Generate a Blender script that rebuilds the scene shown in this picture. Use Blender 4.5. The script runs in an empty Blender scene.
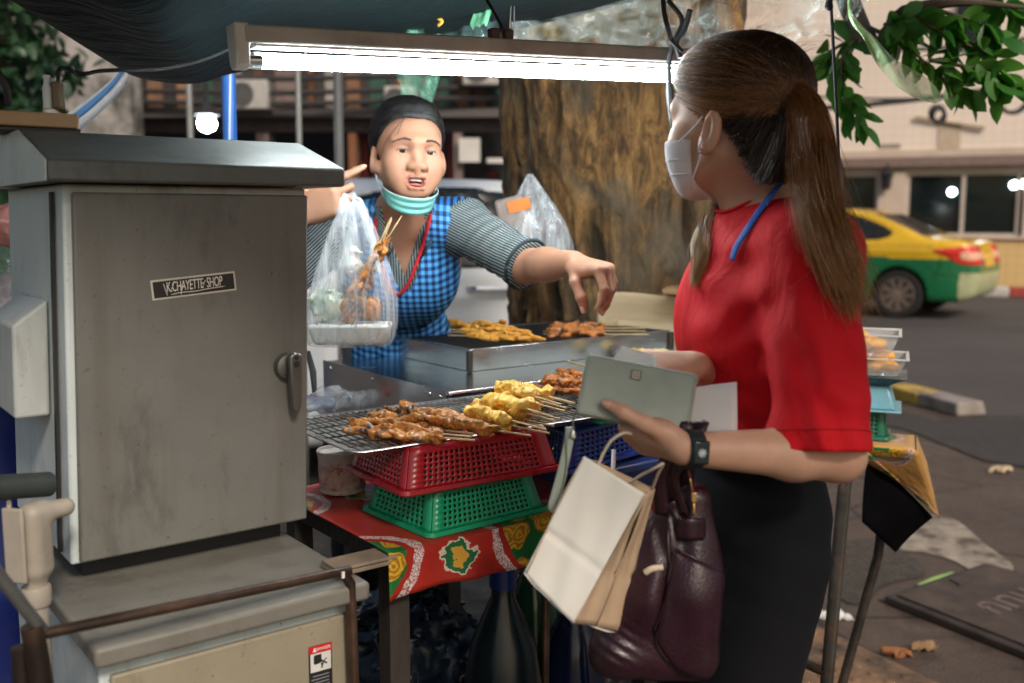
import bpy, bmesh, math, random
import numpy as np
from mathutils import Vector, Matrix
R = math.radians
random.seed(7); RNG = np.random.default_rng(7)
SC = bpy.context.scene; COL = SC.collection

# ---------------------------------------------------------------- camera, sky, sun, exposure
PITCH = R(7.1); CAM_Z = 1.35; FPX = 995.0
cam_data = bpy.data.cameras.new('camera'); cam = bpy.data.objects.new('camera', cam_data); COL.objects.link(cam)
cam.location = (0, 0, CAM_Z); cam.rotation_euler = (R(90) - PITCH, 0, 0)
cam_data.sensor_width = 36; cam_data.lens = 36 * FPX / 1024; cam_data.clip_start = .05; cam_data.clip_end = 400
cam_data.dof.use_dof = True; cam_data.dof.focus_distance = 1.7; cam_data.dof.aperture_fstop = 3.2
SC.camera = cam
SUN_EL, SUN_AZ = 38, 156            # azimuth clockwise from +Y: behind the camera
W = bpy.data.worlds.new('World'); SC.world = W; W.use_nodes = True
wn = W.node_tree.nodes; wl = W.node_tree.links
sky = wn.new('ShaderNodeTexSky'); sky.sky_type = 'NISHITA'; sky.sun_disc = False
sky.sun_elevation = R(SUN_EL); sky.sun_rotation = R(SUN_AZ); sky.air_density = 1.4; sky.dust_density = 3.0
wl.new(sky.outputs[0], wn['Background'].inputs[0]); wn['Background'].inputs[1].default_value = .05
sd = bpy.data.lights.new('sun', 'SUN'); sd.energy = 1.42; sd.angle = R(10.5); sd.color = (1, .87, .74)
sun = bpy.data.objects.new('sun', sd); COL.objects.link(sun)
sun.rotation_euler = (R(90 - SUN_EL), 0, R(180 - SUN_AZ))
sun.location = (-2, -4, 6)
SC.view_settings.view_transform = 'Standard'; SC.view_settings.look = 'None'
SC.view_settings.exposure = .98; SC.view_settings.gamma = 1; SC.view_settings.use_curve_mapping = False
SC.render.engine = 'CYCLES'
SC.cycles.use_denoising = True
SC.cycles.max_bounces = 10; SC.cycles.transparent_max_bounces = 24
SC.cycles.caustics_reflective = False; SC.cycles.caustics_refractive = False
SC.cycles.sample_clamp_indirect = 6
TUBE_EMIT = 48

# ---------------------------------------------------------------- placing
def at(px, py, Y):
    "point at distance Y in front of the camera seen at photo pixel px, py"
    x = (px - 512) / FPX; y = (341.5 - py) / FPX
    dy = math.cos(PITCH) + y * math.sin(PITCH); dz = -math.sin(PITCH) + y * math.cos(PITCH)
    s = Y / dy
    return np.array((x * s, Y, CAM_Z + dz * s))
def on(px, py, z):
    "point on the level z seen at photo pixel px, py"
    x = (px - 512) / FPX; y = (341.5 - py) / FPX
    dy = math.cos(PITCH) + y * math.sin(PITCH); dz = -math.sin(PITCH) + y * math.cos(PITCH)
    s = (z - CAM_Z) / dz
    return np.array((x * s, dy * s, z))
def V(*a): return np.array(a, float)
def nrm(v):
    v = np.asarray(v, float); return v / np.linalg.norm(v)
def frame(f, u=(0, 0, 1)):
    "columns: right, forward, up"
    f = nrm(f); s = nrm(np.cross(f, u)); return np.stack([s, f, np.cross(s, f)], 1)
def rotv(v, ax, a):
    v = np.asarray(v, float); ax = nrm(ax); c, s = math.cos(a), math.sin(a)
    return v * c + np.cross(ax, v) * s + ax * np.dot(ax, v) * (1 - c)
UX = V(.8, .6, 0); UY = V(-.6, .8, 0); UZ = V(0, 0, 1)       # the direction the stall stands in
STALL = np.stack([UX, UY, UZ], 1)

# ---------------------------------------------------------------- objects
def tag(o, label=None, cat=None, group=None, kind=None):
    if label: o['label'] = label
    if cat: o['category'] = cat
    if group: o['group'] = group
    if kind: o['kind'] = kind
    return o
def thing(name, loc, label, cat, group=None):
    o = bpy.data.objects.new(name, None); COL.objects.link(o); o.location = [float(c) for c in loc]
    o.empty_display_size = .05
    return tag(o, label, cat, group)
def link(name, me, mats, parent=None, smooth=35, bevel=0, bseg=2, solid=0, soff=-1, sub=0):
    o = bpy.data.objects.new(name, me); COL.objects.link(o)
    for m in (mats if isinstance(mats, (list, tuple)) else [mats]): me.materials.append(m)
    if smooth is not None:
        me.polygons.foreach_set('use_smooth', np.ones(len(me.polygons), bool))
        if smooth < 180: me.set_sharp_from_angle(angle=R(smooth))
    if parent is not None:
        o.parent = parent
        o.matrix_parent_inverse = Matrix.Translation(parent.location).inverted() if parent.parent is None and parent.type == 'EMPTY' else Matrix()
    if solid:
        m = o.modifiers.new('t', 'SOLIDIFY'); m.thickness = solid; m.offset = soff
    if bevel:
        m = o.modifiers.new('b', 'BEVEL'); m.width = bevel; m.segments = bseg; m.limit_method = 'ANGLE'; m.angle_limit = R(40)
    if sub:
        m = o.modifiers.new('s', 'SUBSURF'); m.levels = sub; m.render_levels = sub
    return o
def copy_thing(root, loc=None, rotz=None, label=None, group=None):
    r = root.copy(); COL.objects.link(r)
    if loc is not None: r.location = [float(c) for c in loc]
    if rotz is not None: r.rotation_euler = rotz if isinstance(rotz, (tuple, list)) else (0, 0, rotz)
    if label: r['label'] = label
    if group: r['group'] = group
    for ch in list(root.children):
        c = ch.copy(); COL.objects.link(c); c.parent = r
        for g in list(ch.children):
            d = g.copy(); COL.objects.link(d); d.parent = c
    return r

class MB:
    "collects shapes into one mesh"
    def __init__(s): s.v = []; s.f = []; s.m = []; s.uv = None; s.mi = 0
    def add(s, vs, fs):
        n = len(s.v); s.v += [tuple(float(c) for c in v) for v in vs]
        s.f += [tuple(i + n for i in f) for f in fs]; s.m += [s.mi] * len(fs); return s
    def box(s, c, size, M=None):
        M = np.eye(3) if M is None else M; h = np.asarray(size) / 2
        vs = [np.asarray(c) + M @ (h * V(x, y, z)) for x in (-1, 1) for y in (-1, 1) for z in (-1, 1)]
        return s.add(vs, [(0, 1, 3, 2), (4, 6, 7, 5), (0, 4, 5, 1), (2, 3, 7, 6), (0, 2, 6, 4), (1, 5, 7, 3)])
    def hexa(s, b, t):
        "four bottom and four top points, anticlockwise seen from above"
        return s.add(list(b) + list(t), [(3, 2, 1, 0), (4, 5, 6, 7)] + [(i, (i + 1) % 4, 4 + (i + 1) % 4, 4 + i) for i in range(4)])
    def prism(s, pts, d):
        n = len(pts); pts = [np.asarray(p, float) for p in pts]; d = np.asarray(d, float)
        return s.add(pts + [p + d for p in pts], [tuple(range(n))[::-1], tuple(range(n, 2 * n))] + [(i, (i + 1) % n, n + (i + 1) % n, n + i) for i in range(n)])
    def rings(s, rs, caps=True, closed=True):
        n = len(rs[0]); vs = [p for r in rs for p in r]; fs = []
        for k in range(len(rs) - 1):
            for i in range(n if closed else n - 1):
                j = (i + 1) % n; fs.append((k * n + i, k * n + j, (k + 1) * n + j, (k + 1) * n + i))
        if caps: fs += [tuple(range(n))[::-1], tuple((len(rs) - 1) * n + i for i in range(n))]
        return s.add(vs, fs)
    def tube(s, path, r, n=10, caps=True, flat=None):
        path = [np.asarray(p, float) for p in path]; rs = []; rad = r if hasattr(r, '__len__') else [r] * len(path)
        t0 = nrm(path[1] - path[0]); a = np.cross(t0, (0, 0, 1))
        if np.linalg.norm(a) < .1: a = np.cross(t0, (0, 1, 0))
        a = nrm(a)
        for i, p in enumerate(path):
            t = nrm(path[min(i + 1, len(path) - 1)] - path[max(i - 1, 0)])
            a = nrm(a - t * np.dot(a, t)); b = np.cross(t, a); k = flat or 1
            rs.append([p + rad[i] * (a * math.cos(w) + b * math.sin(w) * k) for w in (2 * math.pi * j / n for j in range(n))])
        return s.rings(rs, caps)
    def lathe(s, c, prof, n=24, ax=(0, 0, 1), caps=True):
        ax = nrm(ax); a = np.cross(ax, (1, 0, 0))
        if np.linalg.norm(a) < .1: a = np.cross(ax, (0, 1, 0))
        a = nrm(a); b = np.cross(ax, a)
        return s.rings([[np.asarray(c) + ax * z + max(r, 1e-4) * (a * math.cos(w) + b * math.sin(w)) for w in (2 * math.pi * j / n for j in range(n))] for r, z in prof], caps)
    def grid(s, fn, nu, nv):
        vs = [fn(i / nu, j / nv) for j in range(nv + 1) for i in range(nu + 1)]
        fs = [(j * (nu + 1) + i, j * (nu + 1) + i + 1, (j + 1) * (nu + 1) + i + 1, (j + 1) * (nu + 1) + i) for j in range(nv) for i in range(nu)]
        if s.uv is None: s.uv = []
        s.uv += [(i / nu, j / nv) for j in range(nv + 1) for i in range(nu + 1)]
        return s.add(vs, fs)
    def mesh(s, name='m'):
        me = bpy.data.meshes.new(name); me.from_pydata(s.v, [], s.f)
        if any(s.m): me.polygons.foreach_set('material_index', s.m)
        if s.uv is not None and len(s.uv) == len(s.v):
            a = me.attributes.new('st', 'FLOAT_VECTOR', 'POINT'); a.data.foreach_set('vector', np.array([(u, v, 0) for u, v in s.uv], np.float32).ravel())
        me.update(); return me
    def obj(s, name, mats, parent=None, **k): return link(name, s.mesh(name), mats, parent, **k)
def spline(pts, n=8):
    "smooth path through points"
    P = [np.asarray(p, float) for p in pts]; P = [2 * P[0] - P[1]] + P + [2 * P[-1] - P[-2]]; out = []
    for i in range(1, len(P) - 2):
        for k in range(n):
            t = k / n; a, b, c, d = P[i - 1:i + 3]
            out.append(.5 * (2 * b + (c - a) * t + (2 * a - 5 * b + 4 * c - d) * t * t + (3 * b - a - 3 * c + d) * t ** 3))
    out.append(P[-2]); return out
def noise3(p, seed=0):
    "smooth value noise, p (n,3) -> -1..1"
    p = np.asarray(p, float); i = np.floor(p).astype(np.int64); f = p - i; f = f * f * (3 - 2 * f); r = 0
    for dx in (0, 1):
        for dy in (0, 1):
            for dz in (0, 1):
                h = ((i[:, 0] + dx) * 73856093 ^ (i[:, 1] + dy) * 19349663 ^ (i[:, 2] + dz) * 83492791 ^ seed * 2654435761) & 0xffffffff
                h = (h * 1103515245 + 12345) & 0x7fffffff; h = ((h >> 7) * 2246822519) & 0x7fffffff
                w = (f[:, 0] if dx else 1 - f[:, 0]) * (f[:, 1] if dy else 1 - f[:, 1]) * (f[:, 2] if dz else 1 - f[:, 2])
                r = r + w * (h / 0x3fffffff - 1)
    return r

# ---------------------------------------------------------------- smooth bodies from distance fields
class Body:
    def __init__(s, k=.01): s.p = []; s.k = k; s.disp = None; s.cuts = []
    def cap(s, a, b, ra, rb=None, k=None, op='u'):
        a = np.asarray(a, float); b = np.asarray(b, float); rb = ra if rb is None else rb; ba = b - a; L = max(ba @ ba, 1e-12)
        def fn(p):
            q = p - a; h = np.clip(q @ ba / L, 0, 1); q = q - h[:, None] * ba
            return np.sqrt((q * q).sum(1)) - (ra + (rb - ra) * h)
        s.p.append((fn, (a + b) / 2, math.sqrt(L) / 2 + max(ra, rb), op, s.k if k is None else k)); return s
    def chain(s, pts, rs, k=None):
        for i in range(len(pts) - 1): s.cap(pts[i], pts[i + 1], rs[i], rs[i + 1], k)
        return s
    def ell(s, c, r, M=None, k=None, op='u'):
        c = np.asarray(c, float); r = np.asarray(r, float); M = np.eye(3) if M is None else M
        def fn(p):
            q = (p - c) @ M; k0 = np.sqrt(((q / r) ** 2).sum(1)); k1 = np.sqrt(((q / (r * r)) ** 2).sum(1))
            return k0 * (k0 - 1) / np.maximum(k1, 1e-9)
        s.p.append((fn, c, r.max(), op, s.k if k is None else k)); return s
    def box(s, c, h, r=.01, M=None, k=None, op='u'):
        c = np.asarray(c, float); h = np.asarray(h, float) - r; M = np.eye(3) if M is None else M
        def fn(p):
            q = np.abs((p - c) @ M) - h
            return np.sqrt((np.maximum(q, 0) ** 2).sum(1)) + np.minimum(q.max(1), 0) - r
        s.p.append((fn, c, float(np.linalg.norm(h + r)), op, s.k if k is None else k)); return s
    def func(s, fn, c, rad, k=0, op='u'): s.p.append((fn, np.asarray(c, float), rad, op, k)); return s
    def ev(s, p):
        d = np.full(len(p), 1.0)
        for fn, c, rad, op, k in s.p: d = s._mix(d, fn(p), op, k)
        return s._fin(d, p)
    def _fin(s, d, p):
        if s.disp is not None: d = d + s.disp(p)
        for fn in s.cuts: d = np.maximum(d, fn(p))
        return d
    @staticmethod
    def _mix(d, e, op, k):
        k = max(k, 1e-5)
        if op == 'u':
            h = np.clip(.5 + .5 * (d - e) / k, 0, 1); return d + (e - d) * h - k * h * (1 - h)
        e = -e; h = np.clip(.5 - .5 * (d - e) / k, 0, 1)
        return d + (e - d) * h + k * h * (1 - h)
    def bounds(s):
        lo = np.min([c - r for _, c, r, o, _ in s.p if o == 'u'], 0); hi = np.max([c + r for _, c, r, o, _ in s.p if o == 'u'], 0)
        return lo, hi
    def surface(s, h=.003, off=0.0, only=None):
        B = 8; lo, hi = s.bounds(); lo = lo - 4 * h - abs(off); n = np.ceil((hi + 4 * h + abs(off) - lo) / (B * h)).astype(int)
        gi = np.stack(np.meshgrid(*[np.arange(k) for k in n], indexing='ij'), -1).reshape(-1, 3)
        cen = lo + (gi + .5) * B * h; half = B * h * .87
        d = np.concatenate([s.ev(c) for c in np.array_split(cen, max(1, len(cen) // 60000))]) - off
        act = np.abs(d) < 1.5 * half + 2 * h
        if only is not None: act &= only(cen)
        gi = gi[act]; cen = cen[act]; g = np.arange(B + 1)
        loc = np.stack(np.meshgrid(g, g, g, indexing='ij'), -1).reshape(-1, 3)
        nb = len(gi); val = np.empty((nb, (B + 1) ** 3), np.float32)
        for c0 in range(0, nb, 256):
            sl = slice(c0, min(c0 + 256, nb)); idx = gi[sl][:, None, :] * B + loc[None]
            pts = lo + idx.reshape(-1, 3) * h; m = sl.stop - sl.start; dd = np.full((m, (B + 1) ** 3), 1.0); P = pts.reshape(m, -1, 3)
            for fn, c, rad, op, k in s.p:
                near = np.linalg.norm(cen[sl] - c, axis=1) - rad < half + 2 * k + .012 + abs(off)
                if near.any():
                    q = P[near].reshape(-1, 3); dd[near] = s._mix(dd[near].ravel(), fn(q), op, k).reshape(near.sum(), -1)
            val[sl] = s._fin(dd.ravel(), pts).reshape(m, -1) - off
        v = val.reshape(nb, B + 1, B + 1, B + 1); N = n * B + 4
        key = lambda i: ((i[..., 0] + 1) * N[1] + i[..., 1] + 1) * N[2] + i[..., 2] + 1
        cnt = np.zeros((nb, B, B, B), np.int32); acc = np.zeros((nb, B, B, B, 3), np.float32)
        cor = [(a, b, c) for a in (0, 1) for b in (0, 1) for c in (0, 1)]
        sub = lambda o: v[:, o[0]:o[0] + B, o[1]:o[1] + B, o[2]:o[2] + B]
        for a in cor:
            for ax in range(3):
                if a[ax]: continue
                b = tuple(1 if i == ax else a[i] for i in range(3)); va, vb = sub(a), sub(b); m = (va < 0) != (vb < 0)
                t = np.where(m, va / np.where(m, va - vb, 1), 0); cnt += m
                for i in range(3): acc[..., i] += np.where(m, a[i] + (t if i == ax else 0), 0)
        cm = cnt > 0; bi, x, y, z = np.nonzero(cm); cell = gi[bi] * B + np.stack([x, y, z], 1)
        pos = lo + (cell + acc[cm] / cnt[cm][:, None]) * h; k = key(cell); o = np.argsort(k); ks = k[o]; pos = pos[o]
        quads = []
        for ax in range(3):
            b = [0, 0, 0]; b[ax] = 1; va, vb = sub((0, 0, 0)), sub(b); m = (va < 0) != (vb < 0); bi, x, y, z = np.nonzero(m)
            e = gi[bi] * B + np.stack([x, y, z], 1); u, w = (ax + 1) % 3, (ax + 2) % 3; flip = (va < 0)[m]; q = []
            for du, dw in ((0, 0), (-1, 0), (-1, -1), (0, -1)):
                c = e.copy(); c[:, u] += du; c[:, w] += dw; kk = key(c); j = np.searchsorted(ks, kk); j = np.minimum(j, len(ks) - 1); q.append(np.where(ks[j] == kk, j, -1))
            q = np.stack(q, 1); q[~flip] = q[~flip][:, ::-1]; quads.append(q[(q >= 0).all(1)])
        return pos, np.concatenate(quads)
    def obj(s, name, mats, parent=None, h=.003, off=0.0, only=None, attrs=None, facemat=None, post=None, relax=0, keep=False):
        pos, q = s.surface(h, off, only)
        if keep:                                    # largest connected piece only
            lab = np.arange(len(pos))
            while True:
                m = lab[q].min(1); new = lab.copy(); np.minimum.at(new, q.ravel(), np.repeat(m, 4)); new = new[new]
                if (new == lab).all(): break
                lab = new
            ids, cnt = np.unique(lab[q[:, 0]], return_counts=True); q = q[lab[q[:, 0]] == ids[cnt.argmax()]]; used = np.unique(q); mp = np.full(len(pos), -1); mp[used] = np.arange(len(used)); pos = pos[used]; q = mp[q]
        if relax:
            for _ in range(relax):
                acc = np.zeros_like(pos); c = np.zeros(len(pos))
                for a in range(4):
                    np.add.at(acc, q[:, a], pos[q[:, (a + 1) % 4]]); np.add.at(c, q[:, a], 1)
                    np.add.at(acc, q[:, a], pos[q[:, (a + 3) % 4]]); np.add.at(c, q[:, a], 1)
                pos = pos * .5 + .5 * acc / np.maximum(c, 1)[:, None]
        if post: pos = post(pos)
        return link(name, npmesh(name, pos, q, attrs, facemat), mats, parent, smooth=180)
def npmesh(name, pos, q, attrs=None, facemat=None):
    me = bpy.data.meshes.new(name); nf = len(q); k = q.shape[1]
    me.vertices.add(len(pos)); me.vertices.foreach_set('co', np.asarray(pos, np.float32).ravel())
    me.loops.add(nf * k); me.loops.foreach_set('vertex_index', np.asarray(q, np.int32).ravel())
    me.polygons.add(nf); me.polygons.foreach_set('loop_start', np.arange(nf, dtype=np.int32) * k)
    for nm, fn in (attrs or {}).items():
        a = np.asarray(fn(pos), np.float32)
        if a.ndim == 1: me.attributes.new(nm, 'FLOAT', 'POINT').data.foreach_set('value', a)
        else: me.attributes.new(nm, 'FLOAT_VECTOR', 'POINT').data.foreach_set('vector', a.ravel())
    if facemat is not None: me.polygons.foreach_set('material_index', np.asarray(facemat(pos[q].mean(1)), np.int32))
    me.update(calc_edges=True); me.validate(); return me
def push(body, pts, off, it=2):
    "move points outwards until they lie off the body by at least off"
    P = np.asarray(pts, float); sh = P.shape; p = P.reshape(-1, 3).copy(); o = np.broadcast_to(np.asarray(off, float), sh[:-1]).reshape(-1)
    def raw(q):
        d = np.full(len(q), 1.0)
        for fn, c, rad, op, k in body.p: d = body._mix(d, fn(q), op, k)
        return d
    for _ in range(it):
        d = raw(p); m = d < o
        if not m.any(): break
        q = p[m]; e = .002; g = np.stack([raw(q + V(e, 0, 0)) - d[m], raw(q + V(0, e, 0)) - d[m], raw(q + V(0, 0, e)) - d[m]], 1); g /= np.linalg.norm(g, axis=1, keepdims=True) + 1e-9
        p[m] = q + g * (o[m] - d[m])[:, None]
    return p.reshape(sh)
def trace(body, p, d, off=0.0, n=60, far=1.0):
    "march from p along d onto a body"
    p = np.asarray(p, float); d = nrm(d); t = 0
    for _ in range(n):
        e = body.ev((p + d * t)[None])[0] - off
        if abs(e) < 2e-4 or t > far: break
        t += e * .9
    return p + d * t
def strands(name, paths, r, mats, parent, n=3, taper=.3):
    "many thin hair strands as one mesh; paths (k, m, 3)"
    P = np.asarray(paths); K, M_, _ = P.shape; T = np.gradient(P, axis=1); T /= np.linalg.norm(T, axis=2, keepdims=True) + 1e-9
    a = np.cross(T, V(.31, .52, .79)); a /= np.linalg.norm(a, axis=2, keepdims=True) + 1e-9; b = np.cross(T, a)
    rad = np.linspace(1, taper, M_)[None, :, None] * r * (RNG.uniform(.7, 1.3, (K, 1, 1)))
    w = np.arange(n) * 2 * math.pi / n
    vs = P[:, :, None, :] + rad[..., None] * (a[:, :, None, :] * np.cos(w)[None, None, :, None] + b[:, :, None, :] * np.sin(w)[None, None, :, None])
    i = np.arange(K)[:, None, None] * M_ * n + np.arange(M_ - 1)[None, :, None] * n; j = np.arange(n)[None, None, :]; j2 = (np.arange(n)[None, None, :] + 1) % n
    q = np.stack([i + j, i + j2, i + n + j2, i + n + j], -1).reshape(-1, 4)
    tone = np.repeat(RNG.uniform(0, 1, K), M_ * n); along = np.tile(np.repeat(np.linspace(0, 1, M_), n), K)
    me = npmesh(name, vs.reshape(-1, 3), q, {'tone': lambda p: tone, 'along': lambda p: along})
    return link(name, me, mats, parent, smooth=180)

# ---------------------------------------------------------------- materials
def nt(name):
    m = bpy.data.materials.new(name); m.use_nodes = True; t = m.node_tree; return m, t, t.nodes['Principled BSDF']
def sets(b, **k):
    for n, v in k.items(): b.inputs[n.replace('_', ' ')].default_value = v
def c4(c): return (*c, 1) if len(c) == 3 else c
class N:
    "small node-graph writer"
    def __init__(s, t): s.t = t
    def new(s, typ, **k):
        n = s.t.nodes.new(typ)
        for a, v in k.items(): setattr(n, a, v)
        return n
    def put(s, sock, v):
        if hasattr(v, 'is_linked'): s.t.links.new(v, sock)
        else: sock.default_value = v
    def coord(s, o='Object', scale=(1, 1, 1), rot=(0, 0, 0), loc=(0, 0, 0)):
        c = s.new('ShaderNodeTexCoord'); m = s.new('ShaderNodeMapping'); m.inputs['Scale'].default_value = scale; m.inputs['Rotation'].default_value = rot; m.inputs['Location'].default_value = loc
        s.t.links.new(c.outputs[o], m.inputs[0]); return m.outputs[0]
    def attr(s, nm, o='Fac'): a = s.new('ShaderNodeAttribute', attribute_name=nm); return a.outputs[o]
    def noise(s, vec, scale=10, detail=5, rough=.55, dist=0):
        n = s.new('ShaderNodeTexNoise'); s.put(n.inputs['Vector'], vec); n.inputs['Scale'].default_value = scale; n.inputs['Detail'].default_value = detail; n.inputs['Roughness'].default_value = rough; n.inputs['Distortion'].default_value = dist
        return n.outputs[0]
    def voro(s, vec, scale=10, out='Distance', feat='F1', dim='3D'):
        n = s.new('ShaderNodeTexVoronoi', feature=feat, voronoi_dimensions=dim); s.put(n.inputs['Vector'], vec); n.inputs['Scale'].default_value = scale; return n.outputs[out]
    def ramp(s, f, stops, interp='LINEAR'):
        n = s.new('ShaderNodeValToRGB'); s.put(n.inputs[0], f); r = n.color_ramp; r.interpolation = interp
        while len(r.elements) < len(stops): r.elements.new(.5)
        for e, (p, c) in zip(r.elements, stops): e.position = p; e.color = c4(c) if hasattr(c, '__len__') else (c, c, c, 1)
        return n.outputs[0]
    def mix(s, f, a, b, blend='MIX'):
        n = s.new('ShaderNodeMix', data_type='RGBA', blend_type=blend); s.put(n.inputs[0], f)
        s.put(n.inputs[6], c4(a) if isinstance(a, tuple) else a); s.put(n.inputs[7], c4(b) if isinstance(b, tuple) else b); return n.outputs[2]
    def math(s, op, a, b=0.0, c=0.0):
        n = s.new('ShaderNodeMath', operation=op); s.put(n.inputs[0], a); s.put(n.inputs[1], b); s.put(n.inputs[2], c); return n.outputs[0]
    def sep(s, v): n = s.new('ShaderNodeSeparateXYZ'); s.put(n.inputs[0], v); return n.outputs
    def bump(s, h, strength=.3, dist=.01):
        n = s.new('ShaderNodeBump'); n.inputs['Strength'].default_value = strength; n.inputs['Distance'].default_value = dist; s.put(n.inputs['Height'], h); return n.outputs[0]
def mat(name, c, rough=.5, metal=0, var=.12, scale=12, dirt=None, dirt_at=(.55, .75), dscale=5, bump=0, bscale=80, bdist=.002, stretch=(1, 1, 1), rvar=.12, **k):
    "base colour with uneven tone, patches of dirt, uneven gloss and fine relief"
    m, t, b = nt(name); g = N(t); v = g.coord('Object', stretch)
    n1 = g.noise(v, scale, 6); lo = tuple(x * (1 - var) for x in c); hi = tuple(min(1, x * (1 + var)) for x in c)
    col = g.ramp(n1, [(.3, lo), (.7, hi)])
    if dirt is not None:
        n2 = g.noise(v, dscale, 8, .65); col = g.mix(g.ramp(n2, [(dirt_at[0], 0), (dirt_at[1], 1)]), col, dirt)
    g.put(b.inputs['Base Color'], col); sets(b, Metallic=metal, **k)
    if rvar: g.put(b.inputs['Roughness'], g.ramp(g.noise(v, scale * 1.7, 4), [(.3, max(0, rough - rvar)), (.7, min(1, rough + rvar))]))
    else: sets(b, Roughness=rough)
    if bump: g.put(b.inputs['Normal'], g.bump(g.noise(v, bscale, 5), bump, bdist))
    return m
def emit(name, c, s):
    m, t, b = nt(name); sets(b, Base_Color=c4(c), Emission_Color=c4(c), Emission_Strength=s); return m
def film(name, c, alpha, rough=.15, stretch=(1, 1, 1), scale=14, streak=.35, bump=.4, bd=.006):
    "thin crumpled plastic film"
    m, t, b = nt(name); g = N(t); v = g.coord('Object', stretch)
    n1 = g.noise(v, scale, 4, .6, .6); a = g.ramp(n1, [(.35, max(0, alpha - streak)), (.6, alpha), (.75, min(1, alpha + streak))])
    sets(b, Base_Color=c4(c), Roughness=rough, IOR=1.45); b.inputs['Specular IOR Level'].default_value = .8
    g.put(b.inputs['Alpha'], a); g.put(b.inputs['Normal'], g.bump(n1, bump, bd)); return m
BLACK = mat('black_plastic', (.012, .013, .015), .45, bump=.1)
STEEL = mat('stainless', (.66, .67, .67), .2, 1, .06, 8, dirt=(.3, .24, .17), dirt_at=(.68, .95), stretch=(1, 1, 6), bump=.04, bscale=200, rvar=.08)
# ================================================================ SETTING
def poly_sheet(name, pts, z, m, kind='structure'):
    mb = MB(); mb.add([(x, y, z) for x, y in pts], [tuple(range(len(pts)))]); return tag(mb.obj(name, m), kind=kind)
def ground_mat():
    m, t, b = nt('dirty_pavement'); g = N(t); v = g.coord('Object')
    n1 = g.noise(v, 1.3, 8, .6); n2 = g.noise(v, 9, 8, .65); n3 = g.noise(v, 90, 4, .6)
    col = g.ramp(n1, [(.3, (.034, .024, .018)), (.5, (.075, .052, .038)), (.72, (.125, .086, .06))])
    col = g.mix(g.ramp(n2, [(.45, 0), (.7, .8)]), col, (.03, .026, .024))
    col = g.mix(g.math('MULTIPLY', n3, .35), col, (.16, .12, .1), 'MIX')
    ed = g.voro(v, 1.1, 'Distance', 'DISTANCE_TO_EDGE'); col = g.mix(g.ramp(ed, [(.0, .9), (.012, 0)]), col, (.012, .01, .01))
    g.put(b.inputs['Base Color'], col); g.put(b.inputs['Roughness'], g.ramp(n2, [(.35, .85), (.62, .38)]))
    g.put(b.inputs['Normal'], g.bump(g.math('ADD', n3, g.math('MULTIPLY', n2, 2)), .6, .012)); return m
def asphalt(name, lo, hi):
    m, t, b = nt(name); g = N(t); v = g.coord('Object'); n1 = g.noise(v, .7, 6); n3 = g.noise(v, 70, 3, .7)
    col = g.mix(g.ramp(n3, [(.4, 0), (.75, .5)]), g.ramp(n1, [(.3, lo), (.7, hi)]), (.16, .14, .13))
    g.put(b.inputs['Base Color'], col); sets(b, Roughness=.75); g.put(b.inputs['Normal'], g.bump(n3, .7, .01)); return m
poly_sheet('ground', [(-90, -40), (90, -40), (90, 120), (-90, 120)], 0, ground_mat())
poly_sheet('road', [(-70, 9.4), (2.5, 7.7), (3.15, 6.7), (5, 6.3), (60, -8), (80, 80), (-70, 80)], .004, asphalt('asphalt', (.034, .03, .03), (.066, .057, .056)))
dk = asphalt('dark_asphalt', (.014, .013, .013), (.03, .026, .026))
pp = [on(*q, 0) for q in [(862, 398), (885, 408), (935, 421), (975, 419), (1024, 421), (1110, 430), (1120, 500), (1024, 468), (985, 462), (950, 448), (905, 430), (868, 424)]]
poly_sheet('asphalt_patch', [(p[0], p[1]) for p in pp], .008, dk)
st = mat('dried_spill', (.34, .29, .23), .8, var=.25, scale=9, dirt=(.11, .08, .06), dirt_at=(.46, .62), dscale=6)
pp = [on(*q, 0) for q in [(895, 528), (925, 515), (955, 520), (985, 545), (1012, 565), (1006, 575), (975, 572), (950, 560), (920, 553), (885, 548)]]
poly_sheet('spill_stain', [tuple(p[:2]) for p in spline(pp + [pp[0]], 4)[:-1]], .004, st)
wet = mat('wet_dirt', (.012, .012, .012), .3, var=.3, scale=20, bump=.4, bscale=60, bdist=.01)
pp = [on(*q, 0) for q in [(838, 545), (870, 540), (905, 552), (925, 575), (885, 585), (862, 605), (835, 592)]]
poly_sheet('wet_patch', [tuple(p[:2]) for p in spline(pp + [pp[0]], 4)[:-1]], .0045, wet)
# kerb stone with worn yellow and white paint
kb = MB(); a, b_ = on(880, 396, 0), on(957, 417, 0); kd = nrm(b_ - a); kn = V(-kd[1], kd[0], 0)
def kerb(name, p, q, w, h, m):
    mb = MB(); d = nrm(q - p); n = V(-d[1], d[0], 0) * w; mb.hexa([p, q, q + n, p + n], [x + V(0, 0, h) for x in (p, q, q + n * .85, p + n * .85)])
    return tag(mb.obj(name, m, bevel=.015), kind='structure')
kerb('kerb', a, a + kd * .42, .25, .1, mat('yellow_kerb_paint', (.55, .36, .07), .7, var=.2, scale=10, dirt=(.12, .1, .08), dirt_at=(.5, .65)))
kerb('kerb', a + kd * .425, b_, .25, .1, mat('worn_kerb', (.3, .26, .23), .8, var=.2, scale=10, dirt=(.1, .08, .07), dirt_at=(.5, .7)))

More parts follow.
